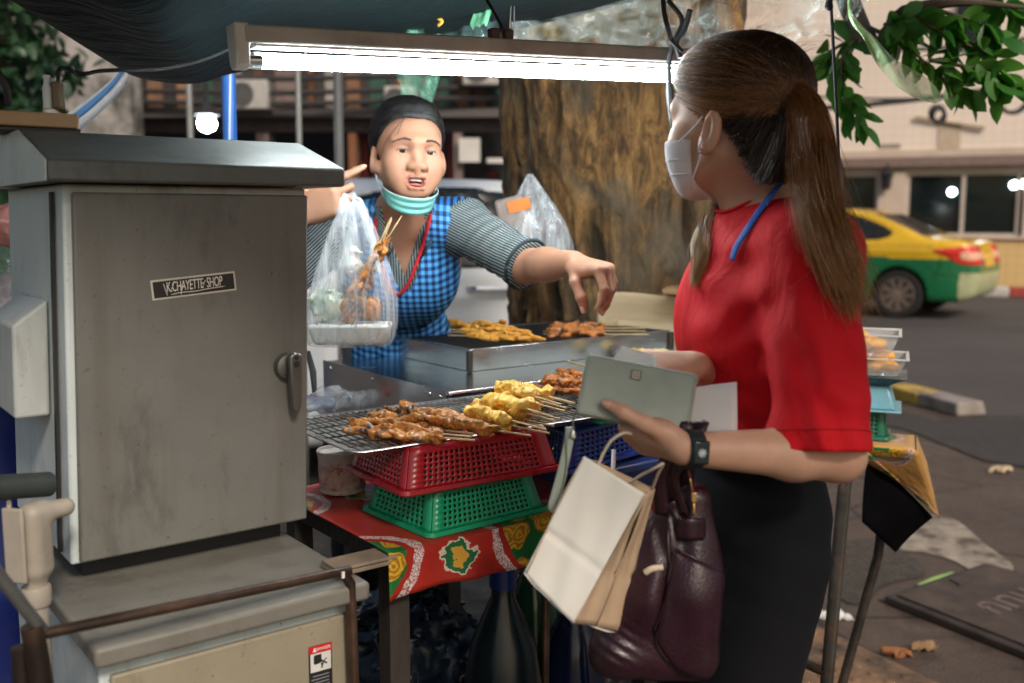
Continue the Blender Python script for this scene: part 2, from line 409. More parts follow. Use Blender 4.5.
# tactile paving by the second table
pv = mat('ochre_paving', (.22, .13, .075), .8, var=.25, scale=14, dirt=(.06, .045, .035), dirt_at=(.48, .68), bump=.4, bscale=60, bdist=.006)
pm = MB(); o = on(790, 690, 0); eu, ev = nrm(on(872, 655, 0) - on(800, 600, 0)), None
eu = nrm(on(872, 658, 0) - on(788, 618, 0)); ev = V(-eu[1], eu[0], 0)
c0 = on(788, 618, 0)
pm.hexa([c0 - ev * 1.2 + V(0, 0, .002), c0 + eu * .62 - ev * 1.2 + V(0, 0, .002), c0 + eu * .62 + V(0, 0, .002), c0 + V(0, 0, .002)],
        [c0 - ev * 1.2 + V(0, 0, .02), c0 + eu * .62 - ev * 1.2 + V(0, 0, .02), c0 + eu * .62 + V(0, 0, .02), c0 + V(0, 0, .02)])
for i in range(10):
    for j in range(16):
        c = c0 + eu * (.04 + .06 * i) - ev * (.05 + .07 * j); pm.lathe(c + V(0, 0, .0185), [(.017, 0), (.015, .004), (.008, .006), (.001, .0062)], 8)
tag(pm.obj('tactile_pavement', pv), kind='structure')

# manhole slab
mh = [on(*q, 0) for q in [(884, 604), (985, 570), (1130, 610), (1060, 675)]]
z = lambda p, h: p + V(0, 0, h)
cov = mat('worn_iron_cover', (.07, .05, .042), .6, .2, var=.3, scale=7, dirt=(.13, .095, .075), dirt_at=(.5, .75), bump=.5, bscale=90, bdist=.006)
rt = thing('manhole_cover', (mh[0] + mh[2]) / 2, 'dark square manhole slab with stamped letters set in the brown pavement', 'manhole cover')
mc = sum(mh) / 4
MB().hexa([z(p, .001) for p in mh], [z(p, .03) for p in mh]).obj('frame', mat('manhole_frame', (.04, .032, .028), .6, var=.3, bump=.4), rt, bevel=.006)
MB().hexa([z(mc + (p - mc) * .9, .0305) for p in mh], [z(mc + (p - mc) * .9, .038) for p in mh]).obj('lid', cov, rt, bevel=.003)
def letters(name, txt, pos, M3, size, m, parent, ext=.001, font=None, shear=0, sp=1):
    "raised lettering as a mesh; M3 columns: text right, text up, outwards"
    cu = bpy.data.curves.new(name, 'FONT'); cu.body = txt; cu.size = size; cu.extrude = ext; cu.align_x = 'CENTER'; cu.align_y = 'CENTER'; cu.shear = shear; cu.space_character = sp; cu.resolution_u = 3
    ob = bpy.data.objects.new(name, cu); COL.objects.link(ob); bpy.context.view_layer.update()
    me = bpy.data.meshes.new_from_object(ob.evaluated_get(bpy.context.evaluated_depsgraph_get())); bpy.data.objects.remove(ob)
    X = np.eye(4); X[:3, :3] = M3; X[:3, 3] = pos; me.transform(Matrix(X.tolist()))
    return link(name, me, m, parent, smooth=None)
eu = nrm(mh[1] - mh[0]); ew = nrm(np.cross(UZ, eu))
lt = mat('worn_letter', (.15, .11, .095), .7, var=.3)
letters('stamped_lettering', 'กทม', z(on(1008, 611, 0), .0385), np.stack([eu, ew, UZ], 1) @ np.diag([1, 1, 1]), .17, lt, rt, .0015)
MB().tube([z(on(950, 590, 0), .042), z(on(958, 596, 0), .042), z(on(970, 588, 0), .042)], .004, 6).obj('lifting_ring', cov, rt)
# litter
lm = mat('white_wrapper', (.7, .7, .7), .5)
def scrap(name, px, py, s, m, lab, cat, seed=0):
    c = on(px, py, .012); r = np.random.default_rng(seed); mb = MB()
    mb.grid(lambda u, v: c + V((u - .5) * s * 1.6 + .03 * math.sin(5 * v + seed), (v - .5) * s, .015 * math.sin(9 * u + 7 * v + seed) + .008), 8, 6)
    return tag(mb.obj(name, m, solid=.0015), lab, cat)
scrap('plastic_wrapper', 832, 616, .06, lm, 'crumpled white wrapper lying on the wet ground by the metal pole', 'litter', 2)
scrap('paper_scrap', 1000, 470, .06, mat('tan_scrap', (.5, .38, .25), .8), 'small tan paper scrap on the dark asphalt patch', 'litter', 4)
scrap('dry_leaf', 897, 655, .026, mat('rust_leaf', (.3, .12, .05), .8), 'small rust brown dry leaf on the pavement beside the manhole slab', 'litter', 6)
scrap('dry_leaf', 925, 648, .024, mat('brown_leaf', (.26, .16, .08), .8), 'pale brown leaf below the manhole slab corner', 'litter', 9)
MB().tube([on(918, 585, .01), on(935, 578, .02), on(953, 572, .014)], [.009, .012, .004], 6, flat=.4).obj('leaf_strip', mat('leek_green', (.25, .4, .12), .5))
tag(bpy.data.objects['leaf_strip'], 'strip of pale green leaf on the slab edge', 'litter')

# ---------------------------------------------------------------- tiled building across the road
BD = nrm(V(.9, -.40, 0)); BN = V(BD[1], -BD[0], 0)          # along the wall to the right, out of the wall
BN = BN if BN[1] < 0 else -BN
b0 = V(6.2, 19.0, 0)
def bw(px, py, out=0.0):
    "point on the facade seen at a pixel"
    d = at(px, py, 1.0) - V(0, 0, CAM_Z); o = V(0, 0, CAM_Z); s = ((b0 + BN * out - o) @ BN) / (d @ BN); return o + d * s
def bz(px, h, out=0.0):
    p = bw(px, 200, out); p[2] = h; return p
def tile_mat(name, c, grout, sx=1.0):
    m, t, b = nt(name); g = N(t); v = g.coord('Object', (1, 1, 1)); x = g.sep(v)
    u = g.math('ADD', g.math('MULTIPLY', x[0], float(BD[0])), g.math('MULTIPLY', x[1], float(BD[1])))
    fu = g.math('FRACT', g.math('MULTIPLY', u, 6.0)); fz = g.math('FRACT', g.math('MULTIPLY', x[2], 6.0))
    e = g.math('MINIMUM', g.math('MINIMUM', fu, fz), 1.0); k = g.math('GREATER_THAN', e, .07)
    n1 = g.noise(v, .8, 6)
    col = g.mix(k, grout, g.ramp(n1, [(.3, tuple(i * .88 for i in c)), (.7, c)])); g.put(b.inputs['Base Color'], col); sets(b, Roughness=.45); return m
pink = tile_mat('pink_tiles', (.82, .7, .6), (.68, .56, .47)); yel = tile_mat('yellow_tiles', (.66, .46, .2), (.5, .35, .17))
beige = mat('beige_render', (.55, .44, .36), .8, var=.08, scale=2); brown = mat('brown_ledge', (.2, .14, .12), .7)
bl = thing('tiled_building', bz(930, 0), 'pink tiled building across the road with dark shop windows', 'building')
def slab(mb, x0, x1, z0, z1, out, th):
    a, b = bw(x0, 200, 0), bw(x1, 200, 0); a[2] = b[2] = 0
    p = [a + BN * out, b + BN * out, b + BN * (out - th), a + BN * (out - th)]
    return mb.hexa([q + V(0, 0, z0) for q in p][::-1], [q + V(0, 0, z1) for q in p][::-1])
zt = bw(920, 157)[2]; zl = bw(920, 167)[2]; w0 = bw(965, 236)[2]; w1 = bw(965, 172)[2]
m = MB(); slab(m, 560, 1500, zt, 9.5, 0, .4); m.obj('upper_wall', pink, bl)
m = MB(); slab(m, 560, 1500, zl, zt - .003, .12, .5); m.obj('ledge', brown, bl, bevel=.01)
m = MB(); slab(m, 560, 1500, zt + .003, zt + .13, .06, .1); m.obj('trim', beige, bl)
m = MB(); slab(m, 560, 1500, w1 + .003, zl - .003, -.02, .3); m.obj('lintel', beige, bl)
m = MB(); slab(m, 560, 1500, 0, w0 - .06, 0, .3); m.obj('lower_wall', yel, bl)
m = MB(); slab(m, 905, 1500, w0 - .057, w0 - .003, .06, .3); m.obj('sill', beige, bl, bevel=.01)
glassd = mat('dark_glass', (.006, .012, .014), .08, var=.3, rvar=.04)
frm = mat('window_frame_paint', (.5, .43, .37), .5)
for x0, x1 in ((885, 905),): 
    m = MB(); slab(m, x0, x1, w0 - .057, w1, .02, .3); m.obj('pier', beige, bl)
    m = MB(); slab(m, 878, 884.7, w0 - .057, w1, .05, .3); m.obj('pier', beige, bl)
m = MB(); slab(m, 560, 838, w0 - .057, w1, 0, .3); m.obj('pier', beige, bl)
for k, (x0, x1, mu) in enumerate([(838, 878, [838, 877]), (905, 1024, [907, 963, 1019]), (1026, 1160, [1027, 1090, 1158])]):
    m = MB()
    for q in mu: slab(m, q - 2.1, q + 2.1, w0, w1, -.05, .06)
    slab(m, x0, x1, w0, w0 + .05, -.06, .05); slab(m, x0, x1, w1 - .05, w1, -.06, .05)
    f = m.obj('window', frm, bl)
    m = MB(); slab(m, x0, x1, w0, w1, -.12, .02); m.obj('pane', glassd, f)
m = MB(); slab(m, 1024, 1026.5, w0 - .05, w1, .03, .3); m.obj('pier', beige, bl)
# glowing discs at the panes, standing in for lamp reflections in the glass
eml = emit('pane_reflection_glow', (.85, .97, 1), 9)
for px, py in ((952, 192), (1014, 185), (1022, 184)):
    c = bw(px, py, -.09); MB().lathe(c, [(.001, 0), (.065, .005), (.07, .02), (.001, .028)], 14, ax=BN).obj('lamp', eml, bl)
# wall lantern
ln = thing('wall_lantern', bw(889, 178, .05), 'black wall lantern on the pier beside the dark shop window', 'lantern')
c = bw(887, 179, .15); k = mat('lantern_black', (.015, .014, .014), .5)
MB().lathe(c - V(0, 0, .2), [(.03, 0), (.07, .03), (.1, .26), (.13, .28), (.06, .38), (.015, .42)], 6).obj('lantern_body', k, ln)
MB().tube([c + V(0, 0, .2), c + V(0, 0, .3) - BN * .05, c + V(0, 0, .22) - BN * .13, c - V(0, 0, .05) - BN * .13], .02, 6).obj('bracket', k, ln)
# upper window with grille
m = MB(); slab(m, 947, 986, bw(960, 52)[2], bw(960, -30)[2], .03, .04); uw = m.obj('window', mat('dark_window_frame', (.05, .04, .045), .5), bl)
m = MB(); slab(m, 950, 983, bw(960, 49)[2], bw(960, -28)[2], .032, .001); m.obj('pane', glassd, uw)
m = MB()
for q in range(952, 984, 6): a = bw(q, 49, .05); m.tube([a, V(a[0], a[1], bw(960, -28)[2])], .012, 4)
m.obj('grille', k, uw)
# faded plate and crossbar on the wall
m = MB(); slab(m, 935, 957, bw(945, 148)[2], bw(945, 122)[2], .02, .015); m.obj('wall_plate', mat('tan_plate', (.5, .4, .3), .8), bl)
MB().tube([bw(915, 117, .06), bw(985, 128, .06)], .03, 6).obj('conduit', mat('tan_conduit', (.4, .31, .22), .7), bl)
m = MB(); slab(m, 876, 898, bw(885, 148)[2], bw(885, 144)[2], .02, .015); m.obj('name_plate', mat('grey_plate', (.3, .25, .22), .6), bl)
# painted kerb by the building
kd_ = [(900, 984, (.55, .5, .45)), (985, 1012, (.5, .47, .43)), (1012.5, 1100, (.35, .06, .04))]
for x0, x1, c in kd_:
    m = MB(); slab(m, x0, x1, 0, .16, 1.0, .5); tag(m.obj('kerb', mat('kerb_paint', c, .8, var=.15), bevel=.02), kind='structure')
m = MB(); slab(m, 600, 1500, 0, .12, .497, .49); tag(m.obj('pavement', mat('far_pavement', (.2, .16, .14), .9)), kind='structure')
# overhead cables
ck = mat('cable_rubber', (.012, .011, .011), .6)
def cable(p0, p1, sag, r, lab, n=14):
    ts = np.linspace(0, 1, n); P = [p0 * (1 - t) + p1 * t - V(0, 0, sag * 4 * t * (1 - t)) for t in ts]
    return tag(MB().tube(P, r, 6).obj('overhead_cable', ck), lab, 'cable', 'cables in front of the tiled building')
cable(at(700, 112, 13), at(1090, 72, 12), .12, .035, 'thick black cable sagging across the pink wall above the lantern')
cable(at(880, 50, 14), at(1100, 25, 13), .08, .03, 'thin black cable crossing high over the upper window')
cable(at(800, 96, 14), at(1100, 84, 13), .1, .018, 'thin black cable just below the thick one')
def coil(px, py, r, lab):
    c = at(px, py, 12); m = MB()
    for k in range(3): m.tube([c + V(r * (1 + .08 * k) * math.cos(a) * .9, .03 * k, r * (1 + .05 * k) * math.sin(a) + .02 * k) for a in np.linspace(0, 6.283, 25)], .022, 6)
    tag(m.obj('cable_coil', ck), lab, 'cable coil')
coil(939, 116, .08, 'small black coil of cable on the pink wall above the plate'); coil(1014, 97, .19, 'large black coil of cable hanging near the upper window')

# ---------------------------------------------------------------- cars
def poly_sd(P, poly):
    "signed distance of 2-D points to a polygon"
    poly = np.asarray(poly, float); d = np.full(len(P), 1e9); s = np.ones(len(P)); n = len(poly)
    for i in range(n):
        a, b = poly[i], poly[i - 1]; e = b - a; w = P - a; t = np.clip((w @ e) / (e @ e), 0, 1); q = w - t[:, None] * e; d = np.minimum(d, (q * q).sum(1))
        c1 = P[:, 1] >= a[1]; c2 = P[:, 1] < b[1]; c3 = e[0] * w[:, 1] > e[1] * w[:, 0]; s = np.where((c1 & c2 & c3) | (~c1 & ~c2 & ~c3), -s, s)
    return s * np.sqrt(d)
def poly_round(pts, n=5):
    return [p[:2] for p in spline([V(*p, 0) for p in pts] + [V(*pts[0], 0)], n)][:-1]
class Car:
    def __init__(s, prof, hw, roof_hw, belt, roof, wheels, wr, org, head):
        s.prof = np.array(prof); s.hw, s.rhw, s.belt, s.roof, s.wheels, s.wr = hw, roof_hw, belt, roof, wheels, wr
        s.o = np.asarray(org, float); s.M = frame(head); s.M = np.stack([nrm(head), np.cross(UZ, nrm(head)), UZ], 1)
    def loc(s, p): return (p - s.o) @ s.M
    def wd(s, *q): return s.o + s.M @ V(*q)
    def sd(s, p, arch=True):
        q = s.loc(p); x, y, z = q.T; t = np.clip((z - s.belt) / (s.roof - s.belt), 0, 1)
        w = s.hw + (s.rhw - s.hw) * t ** 1.1 - .05 * np.clip((.55 - z) / .35, 0, 1) ** 2
        L = s.prof[:, 0].max(); w = w - .22 * np.clip((np.abs(x) - (L - .75)) / .75, 0, 1) ** 2.2
        w = w + .012 * np.exp(-((z - s.belt + .1) / .03) ** 2)
        r = .07; a = poly_sd(np.stack([x, z], 1), s.prof) + r; b = np.abs(y) - w + r
        d = np.sqrt(np.maximum(a, 0) ** 2 + np.maximum(b, 0) ** 2) + np.minimum(np.maximum(a, b), 0) - r
        if arch:
            for wx in s.wheels:
                c = np.sqrt((x - wx) ** 2 + (z - s.wr) ** 2) - (s.wr + .045); d = np.maximum(d, -np.maximum(c, s.hw - .3 - np.abs(y)))
        return d
    def body(s, cut=None, off=0):
        B = Body(0); c = s.wd(0, 0, .75); B.func(lambda p: s.sd(p) - off, c, 2.55)
        if cut: B.cuts.append(cut)
        return B
    def patch(s, name, m, parent, region, off=.014, h=.02, side=None):
        "a shell following the body inside a region of the (x, z) side view, or any test in local coordinates"
        def cut(p): return region(s.loc(p))
        B = s.body(cut, off); B.cuts.append(lambda p: -(s.sd(p, False) + .02))
        return B.obj(name, m, parent, h=h)
def sideview(poly, sgn):
    P = np.array(poly_round(poly, 3)) if len(poly) > 2 else poly
    return lambda q: np.maximum(poly_sd(q[:, [0, 2]], P), -sgn * q[:, 1] + .35)
def wheel(car, x, side, parent, tyre, rimm, spokes):
    c = car.wd(x, side * (car.hw - .1), car.wr); ax = car.M[:, 1] * side; r = car.wr
    w = thing('wheel', c, None, None); w.parent = parent; w.matrix_parent_inverse = Matrix.Translation(parent.location).inverted()
    t = MB().lathe(c, [(r * .6, -.1), (r * .93, -.11), (r, -.07), (r, .05), (r * .94, .09), (r * .7, .09), (r * .68, .06)], 32, ax).obj('tyre', tyre)
    m = MB().lathe(c, [(r * .68, .0), (r * .7, .085), (r * .66, .09), (r * .62, .03), (.02, .01)], 32, ax, caps=False)
    u = car.M[:, 0]; vv = UZ
    for k in range(spokes):
        a = 2 * math.pi * k / spokes; d = u * math.cos(a) + vv * math.sin(a); e = -u * math.sin(a) + vv * math.cos(a)
        for sg in (-1, 1): m.prism([c + ax * .045 + d * .05 + e * .012 * sg, c + ax * .05 + d * r * .65 + e * .05 * sg, c + ax * .05 + d * r * .65 + e * (.05 * sg + .028), c + ax * .045 + d * .05 + e * (.012 * sg + .022)], ax * .03)
    m.lathe(c + ax * .05, [(.06, 0), (.05, .03), (.001, .035)], 12, ax)
    rm = m.obj('rim', rimm)
    for q in (t, rm): q.parent = w; q.matrix_parent_inverse = Matrix.Translation(c).inverted()
    return w
TYRE = mat('tyre_rubber', (.014, .013, .013), .8, bump=.2); CARGLASS = mat('car_glass', (.012, .015, .017), .06, var=.2, rvar=.03)
prof = poly_round([(-2.05, .24), (-2.24, .32), (-2.3, .55), (-2.27, .82), (-2.17, 1.01), (-1.95, 1.06), (-1.62, 1.09), (-1.3, 1.24), (-.85, 1.42), (-.3, 1.485), (.25, 1.46), (.8, 1.24), (1.1, 1.05), (1.6, .95), (2.1, .8), (2.28, .6), (2.28, .35), (2.15, .22), (0, .2)], 3)
taxi = Car(prof, .86, .6, 1.0, 1.47, (-1.33, 1.33), .325, (4.62, 14.83, 0), (-.8, .6, 0))
tx = thing('taxi', taxi.o, 'yellow and green taxi parked in front of the pink tiled building', 'taxi')
yl = mat('taxi_yellow', (.72, .43, .015), .28, var=.03, Coat_Weight=.5); gn = mat('taxi_green', (.006, .13, .045), .28, var=.05, Coat_Weight=.5)
crm = mat('bumper_cream', (.4, .42, .24), .4, var=.12, scale=5)
def tface(c):
    q = taxi.loc(c); split = .83 + .01 * q[:, 0]
    return np.where(q[:, 2] > split, 0, np.where((q[:, 0] < -2.08) & (q[:, 2] < .62), 2, 1))
bd = taxi.body().obj('body', [yl, gn, crm], tx, h=.022, facemat=tface, relax=1)
for sg in (1, -1):
    taxi.patch('side_window', CARGLASS, tx, sideview([(.05, 1.02), (.85, 1.06), (.3, 1.38), (-.28, 1.41), (-.3, 1.2)], sg), h=.022)
    taxi.patch('side_window', CARGLASS, tx, sideview([(-.4, 1.03), (-.38, 1.40), (-.75, 1.37), (-1.22, 1.17), (-1.05, 1.05)], sg), h=.022)
    taxi.patch('tail_light', mat('tail_light_red', (.6, .03, .02), .2, var=.1), tx, sideview([(-1.72, .93), (-2.3, .98), (-2.35, .76), (-2.1, .74), (-1.9, .85)], sg), off=.01, h=.018)
    taxi.patch('reflector', mat('reflector_pale', (.8, .45, .3), .2), tx, sideview([(-2.08, .9), (-2.3, .9), (-2.3, .8), (-2.1, .8)], sg), off=.016, h=.018)
    for hx in (.0, -.75): MB().tube([taxi.wd(hx - .1, sg * .875, .93), taxi.wd(hx - .08, sg * .9, .935), taxi.wd(hx + .08, sg * .9, .94), taxi.wd(hx + .1, sg * .875, .94)], .014, 6).obj('door_handle', mat('chrome', (.7, .7, .7), .15, 1, rvar=.05), tx)
def rw(q): return np.maximum(np.maximum(q[:, 0] + .92, -q[:, 0] - 1.6), np.maximum(np.abs(q[:, 1]) - .56, 1.1 - q[:, 2]))
taxi.patch('rear_window', CARGLASS, tx, rw, h=.02)
def ws(q): return np.maximum(np.maximum(.38 - q[:, 0], q[:, 0] - 1.05), np.maximum(np.abs(q[:, 1]) - .6, 1.06 - q[:, 2]))
taxi.patch('windscreen', CARGLASS, tx, ws, h=.02)
def pl(q): return np.maximum(np.maximum(q[:, 0] + 2.15, np.abs(q[:, 1]) - .24), np.abs(q[:, 2] - .78) - .09)
taxi.patch('number_plate', mat('plate_yellow', (.7, .4, .06), .5), tx, pl, off=.012, h=.016)
for wx in taxi.wheels:
    for sg in (1, -1): wheel(taxi, wx, sg, tx, TYRE, mat('taxi_rim', (.32, .24, .19), .4, .6), 9)
def car_seam(car, name, pts, m, parent, r=.006):
    P = [trace(car.body(), car.wd(x, 1.3, z), -car.M[:, 1], 0) for x, z in pts]; return MB().tube(spline(P, 4), r, 4).obj(name, m, parent)
gap = mat('panel_gap', (.012, .012, .01), .7)
for pts in ([(-.38, 1.0), (-.5, .9), (-.72, .8), (-.86, .72)], [(-.1, 1.0), (-.12, .8), (-.12, .35)], [(-1.75, .62), (-1.95, .6), (-2.2, .6)], [(-1.7, .98), (-1.86, .84), (-1.84, .7), (-1.78, .5)]): car_seam(taxi, 'panel_gap', pts, gap, tx)
MB().box(taxi.wd(-2.25, .0, .52), (.06, 1.1, .05), taxi.M).obj('bumper_trim', BLACK, tx, bevel=.01)
m = MB(); m.box(taxi.wd(.05, 0, 1.53), (.12, .5, .1), taxi.M); m.obj('roof_sign', mat('roof_sign_yellow', (.8, .7, .4), .4), tx, bevel=.02)

# silver van behind the vendor
prof = poly_round([(-1.95, .3), (-2.08, .5), (-2.1, .95), (-2.0, 1.2), (-1.8, 1.46), (-1.2, 1.53), (-.3, 1.55), (.4, 1.5), (1.0, 1.2), (1.3, 1.06), (1.8, .95), (2.02, .75), (2.05, .4), (1.9, .24), (0, .22)], 3)
van = Car(prof, .85, .66, 1.05, 1.54, (-1.3, 1.25), .31, (-1.0, 5.62, 0), (-.93, -.36, 0))
vn = thing('parked_car', van.o, 'silver hatchback parked behind the vendor and the tree trunk', 'car')
sil = mat('silver_paint', (.76, .8, .84), .3, .05, var=.04, scale=3, Coat_Weight=.5)
van.body().obj('body', sil, vn, h=.02, relax=1)
for poly in ([(.12, 1.1), (1.0, 1.13), (.42, 1.43), (.12, 1.46)], [(.02, 1.1), (.02, 1.465), (-.85, 1.47), (-.9, 1.12)], [(-1.0, 1.13), (-.95, 1.46), (-1.5, 1.44), (-1.72, 1.2)]):
    for sg in (1, -1): van.patch('side_window', CARGLASS, vn, sideview(poly, sg), h=.022)
chrome = mat('bright_chrome', (.75, .76, .78), .12, 1, rvar=.05)
MB().tube([van.wd(-.62 - .11, .86, .985), van.wd(-.62 - .09, .905, .99), van.wd(-.62 + .09, .905, .995), van.wd(-.62 + .11, .86, .995)], .017, 8).obj('door_handle', chrome, vn)
MB().tube([van.wd(.42 - .11, .86, .985), van.wd(.42 - .09, .905, .99), van.wd(.42 + .09, .905, .995), van.wd(.42 + .11, .86, .995)], .017, 8).obj('door_handle', chrome, vn)
seam = mat('seam_black', (.02, .022, .025), .6)
def seam_line(pts):
    P = []
    for x, z in pts:
        o = van.wd(x, 1.2, z); P.append(trace(van.body(), o, -van.M[:, 1], 0))
    return P
for pts in ([(-.93, 1.1), (-.95, .95), (-.98, .8), (-.93, .66), (-.78, .55), (-.7, .3)], [(.07, 1.1), (.08, .8), (.08, .32)]):
    MB().tube(spline(seam_line(pts), 4), .005, 4).obj('door_seam', seam, vn)
fc = [(-1.28 + .085 * math.cos(a), .9 + .085 * math.sin(a)) for a in np.linspace(0, 6.283, 21)]
MB().tube(seam_line(fc), .004, 4).obj('fuel_cap', seam, vn)
for wx in van.wheels:
    for sg in (1, -1): wheel(van, wx, sg, vn, TYRE, mat('silver_rim', (.5, .5, .52), .35, .7), 7)

# ---------------------------------------------------------------- shophouses behind the stall
SH = 11.0
sh = thing('shophouse', (-2, SH, 0), 'old shophouse with cluttered dark ground floor and patchy upper panels', 'building')
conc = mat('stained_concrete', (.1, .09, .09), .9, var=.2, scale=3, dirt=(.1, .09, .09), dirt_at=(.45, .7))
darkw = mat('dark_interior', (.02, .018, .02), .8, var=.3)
def rect(mb, x0, y0, x1, y1, Y, th=.1):
    a, b = at(x0, y1, Y), at(x1, y0, Y); return mb.box(((a[0] + b[0]) / 2, Y + th / 2, (a[2] + b[2]) / 2), (abs(b[0] - a[0]), th, abs(b[2] - a[2])))
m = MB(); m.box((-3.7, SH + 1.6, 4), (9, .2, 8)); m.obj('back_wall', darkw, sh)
m = MB(); rect(m, 40, 108, 560, 117, SH - .25, .5); m.obj('ledge', conc, sh)
m = MB(); rect(m, 40, 117.5, 560, 132, SH - .05, .1); m.obj('fascia', mat('fascia_dark', (.05, .035, .035), .7), sh)
rg = np.random.default_rng(5)
pc = [(.33, .13, .06), (.5, .45, .42), (.42, .2, .1), (.52, .42, .38), (.22, .1, .07), (.6, .56, .52), (.36, .26, .24), (.05, .16, .11), (.48, .27, .16)]
pmats = [mat('panel_paint', tuple(i * .55 for i in c), .8, var=.22, scale=3, dirt=tuple(i * .35 for i in c), dirt_at=(.5, .7)) for c in pc]
xs = [60]
while xs[-1] < 545: xs.append(xs[-1] + int(rg.integers(18, 34)))
pillar = mat('dark_post', (.03, .027, .027), .7)
for i in range(len(xs) - 1):
    c = int(rg.integers(0, len(pc))); c = 7 if xs[i] < 372 < xs[i + 1] else c
    m = MB(); rect(m, xs[i] + 2, 70 if i % 3 else 78, xs[i + 1] - 2, 107, SH, .08); m.obj('upper_panel', pmats[c], sh)
    c = int(rg.integers(0, len(pc))); m = MB(); rect(m, xs[i] + 2, -60, xs[i + 1] - 2, 66 if i % 3 else 74, SH + .02, .08); m.obj('upper_panel', pmats[c], sh)
    m = MB(); rect(m, xs[i + 1] - 2, -60, xs[i + 1] + 2.6, 107, SH - .06, .1); m.obj('post', pillar, sh)
for k, yy in enumerate((88, 99, 74)):
    MB().tube([at(40, yy + 2, SH - .3), at(300, yy + 5, SH - .4), at(560, yy - 4, SH - .3)], .03, 6).obj('conduit', pillar, sh)
# ground floor: piers, shelves and signs
for x0, x1, c in ((92, 100, 1), (262, 268, 6), (455, 462, 6), (352, 356, 0)):
    m = MB(); rect(m, x0, 133, x1, 330, SH - .1, .3); m.obj('pier', pmats[c], sh)
redm = mat('dull_red', (.2, .02, .018), .6); whm = mat('sign_white', (.55, .53, .5), .6, var=.15, scale=4)
for x in (425, 432, 440, 448, 357, 364, 373):
    m = MB(); rect(m, x, 135, x + 3, 200, SH + .4, .05); m.obj('red_slat', redm, sh)
for x0, y0, x1, y1 in ((459, 138, 480, 162), (487, 158, 512, 163), (120, 140, 150, 156), (395, 140, 408, 150)):
    m = MB(); rect(m, x0, y0, x1, y1, SH - .2, .04); m.obj('sign_board', whm, sh)
for k in range(34):
    x = rg.uniform(270, 520); y = rg.uniform(150, 215); w = rg.uniform(5, 16); hh = rg.uniform(4, 12); c = int(rg.integers(0, len(pc)))
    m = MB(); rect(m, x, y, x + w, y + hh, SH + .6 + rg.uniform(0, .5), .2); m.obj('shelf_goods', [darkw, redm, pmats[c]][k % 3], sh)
def aircon(px, py, s, lab):
    c = at(px, py, SH - .35); t = thing('air_conditioner', c, lab, 'air conditioner', 'air conditioners on the shophouse')
    w = mat('ac_casing', (.38, .36, .34), .6, var=.15); MB().box(c, (.62 * s, .3, .46 * s)).obj('casing', w, t, bevel=.02)
    MB().lathe(c + V(-.1 * s, -.15, 0), [(.17 * s, 0), (.19 * s, -.012), (.15 * s, -.013), (.15 * s, -.004), (.001, -.004)], 20, (0, 1, 0), caps=False).obj('fan_grille', mat('ac_grille', (.06, .06, .06), .6), t)
aircon(252, 96, .65, 'air conditioner box on the shophouse left of the thin steel pole')
aircon(485, 70, .75, 'air conditioner under the lamp on the shophouse near the trunk')
aircon(402, 100, .55, 'small air conditioner on the shophouse above the red slats')
# bright lamp in the street
lp = thing('street_light', at(207, 125, 7), 'small glaring white lamp shining just above the grey cabinet roof', 'lamp')
MB().lathe(at(207, 125, 7) - V(0, 0, .05), [(.001, 0), (.05, .02), (.062, .06), (.05, .095), (.03, .11)], 16).obj('bulb', emit('lamp_white', (.8, .92, 1), 60), lp)
MB().lathe(at(207, 125, 7) + V(0, 0, .055), [(.045, 0), (.09, .01), (.02, .1), (.012, .6)], 16).obj('lamp_holder', pillar, lp)
MB().tube([at(207, 125, 7) + V(0, 0, .6), at(207, 125, 7) + V(0, .3, .9), at(207, 125, 7) + V(0, 1.5, 1.0), at(207, 125, 7) + V(0, 4, .95)], .015, 6).obj('arm', pillar, lp)
# pale house and dark tree on the left
hs = thing('pale_house', (-4.6, 9.6, 0), 'pale plastered house wall seen under the tarpaulin edge', 'building')
m = MB(); m.box((-4.9, 9.9, 3), (2.5, .3, 6)); m.obj('wall', mat('tree_shadow_plaster', (.36, .33, .31), .9, var=.3, scale=1.6, dirt=(.07, .07, .06), dirt_at=(.42, .56), dscale=1.5), hs)  # dark mottling puts blurred tree shadows into the plaster colour
m = MB(); m.box((-4.4, 9.73, .9), (1.2, .06, 1.8)); m.obj('door', mat('brown_door', (.12, .08, .06), .6), hs)
m = MB(); m.box((-5.1, 9.72, 2.5), (.7, .06, .8)); w_ = m.obj('window', mat('white_trim', (.6, .58, .55), .6), hs); MB().box((-5.1, 9.68, 2.5), (.6, .03, .7)).obj('pane', glassd, w_)

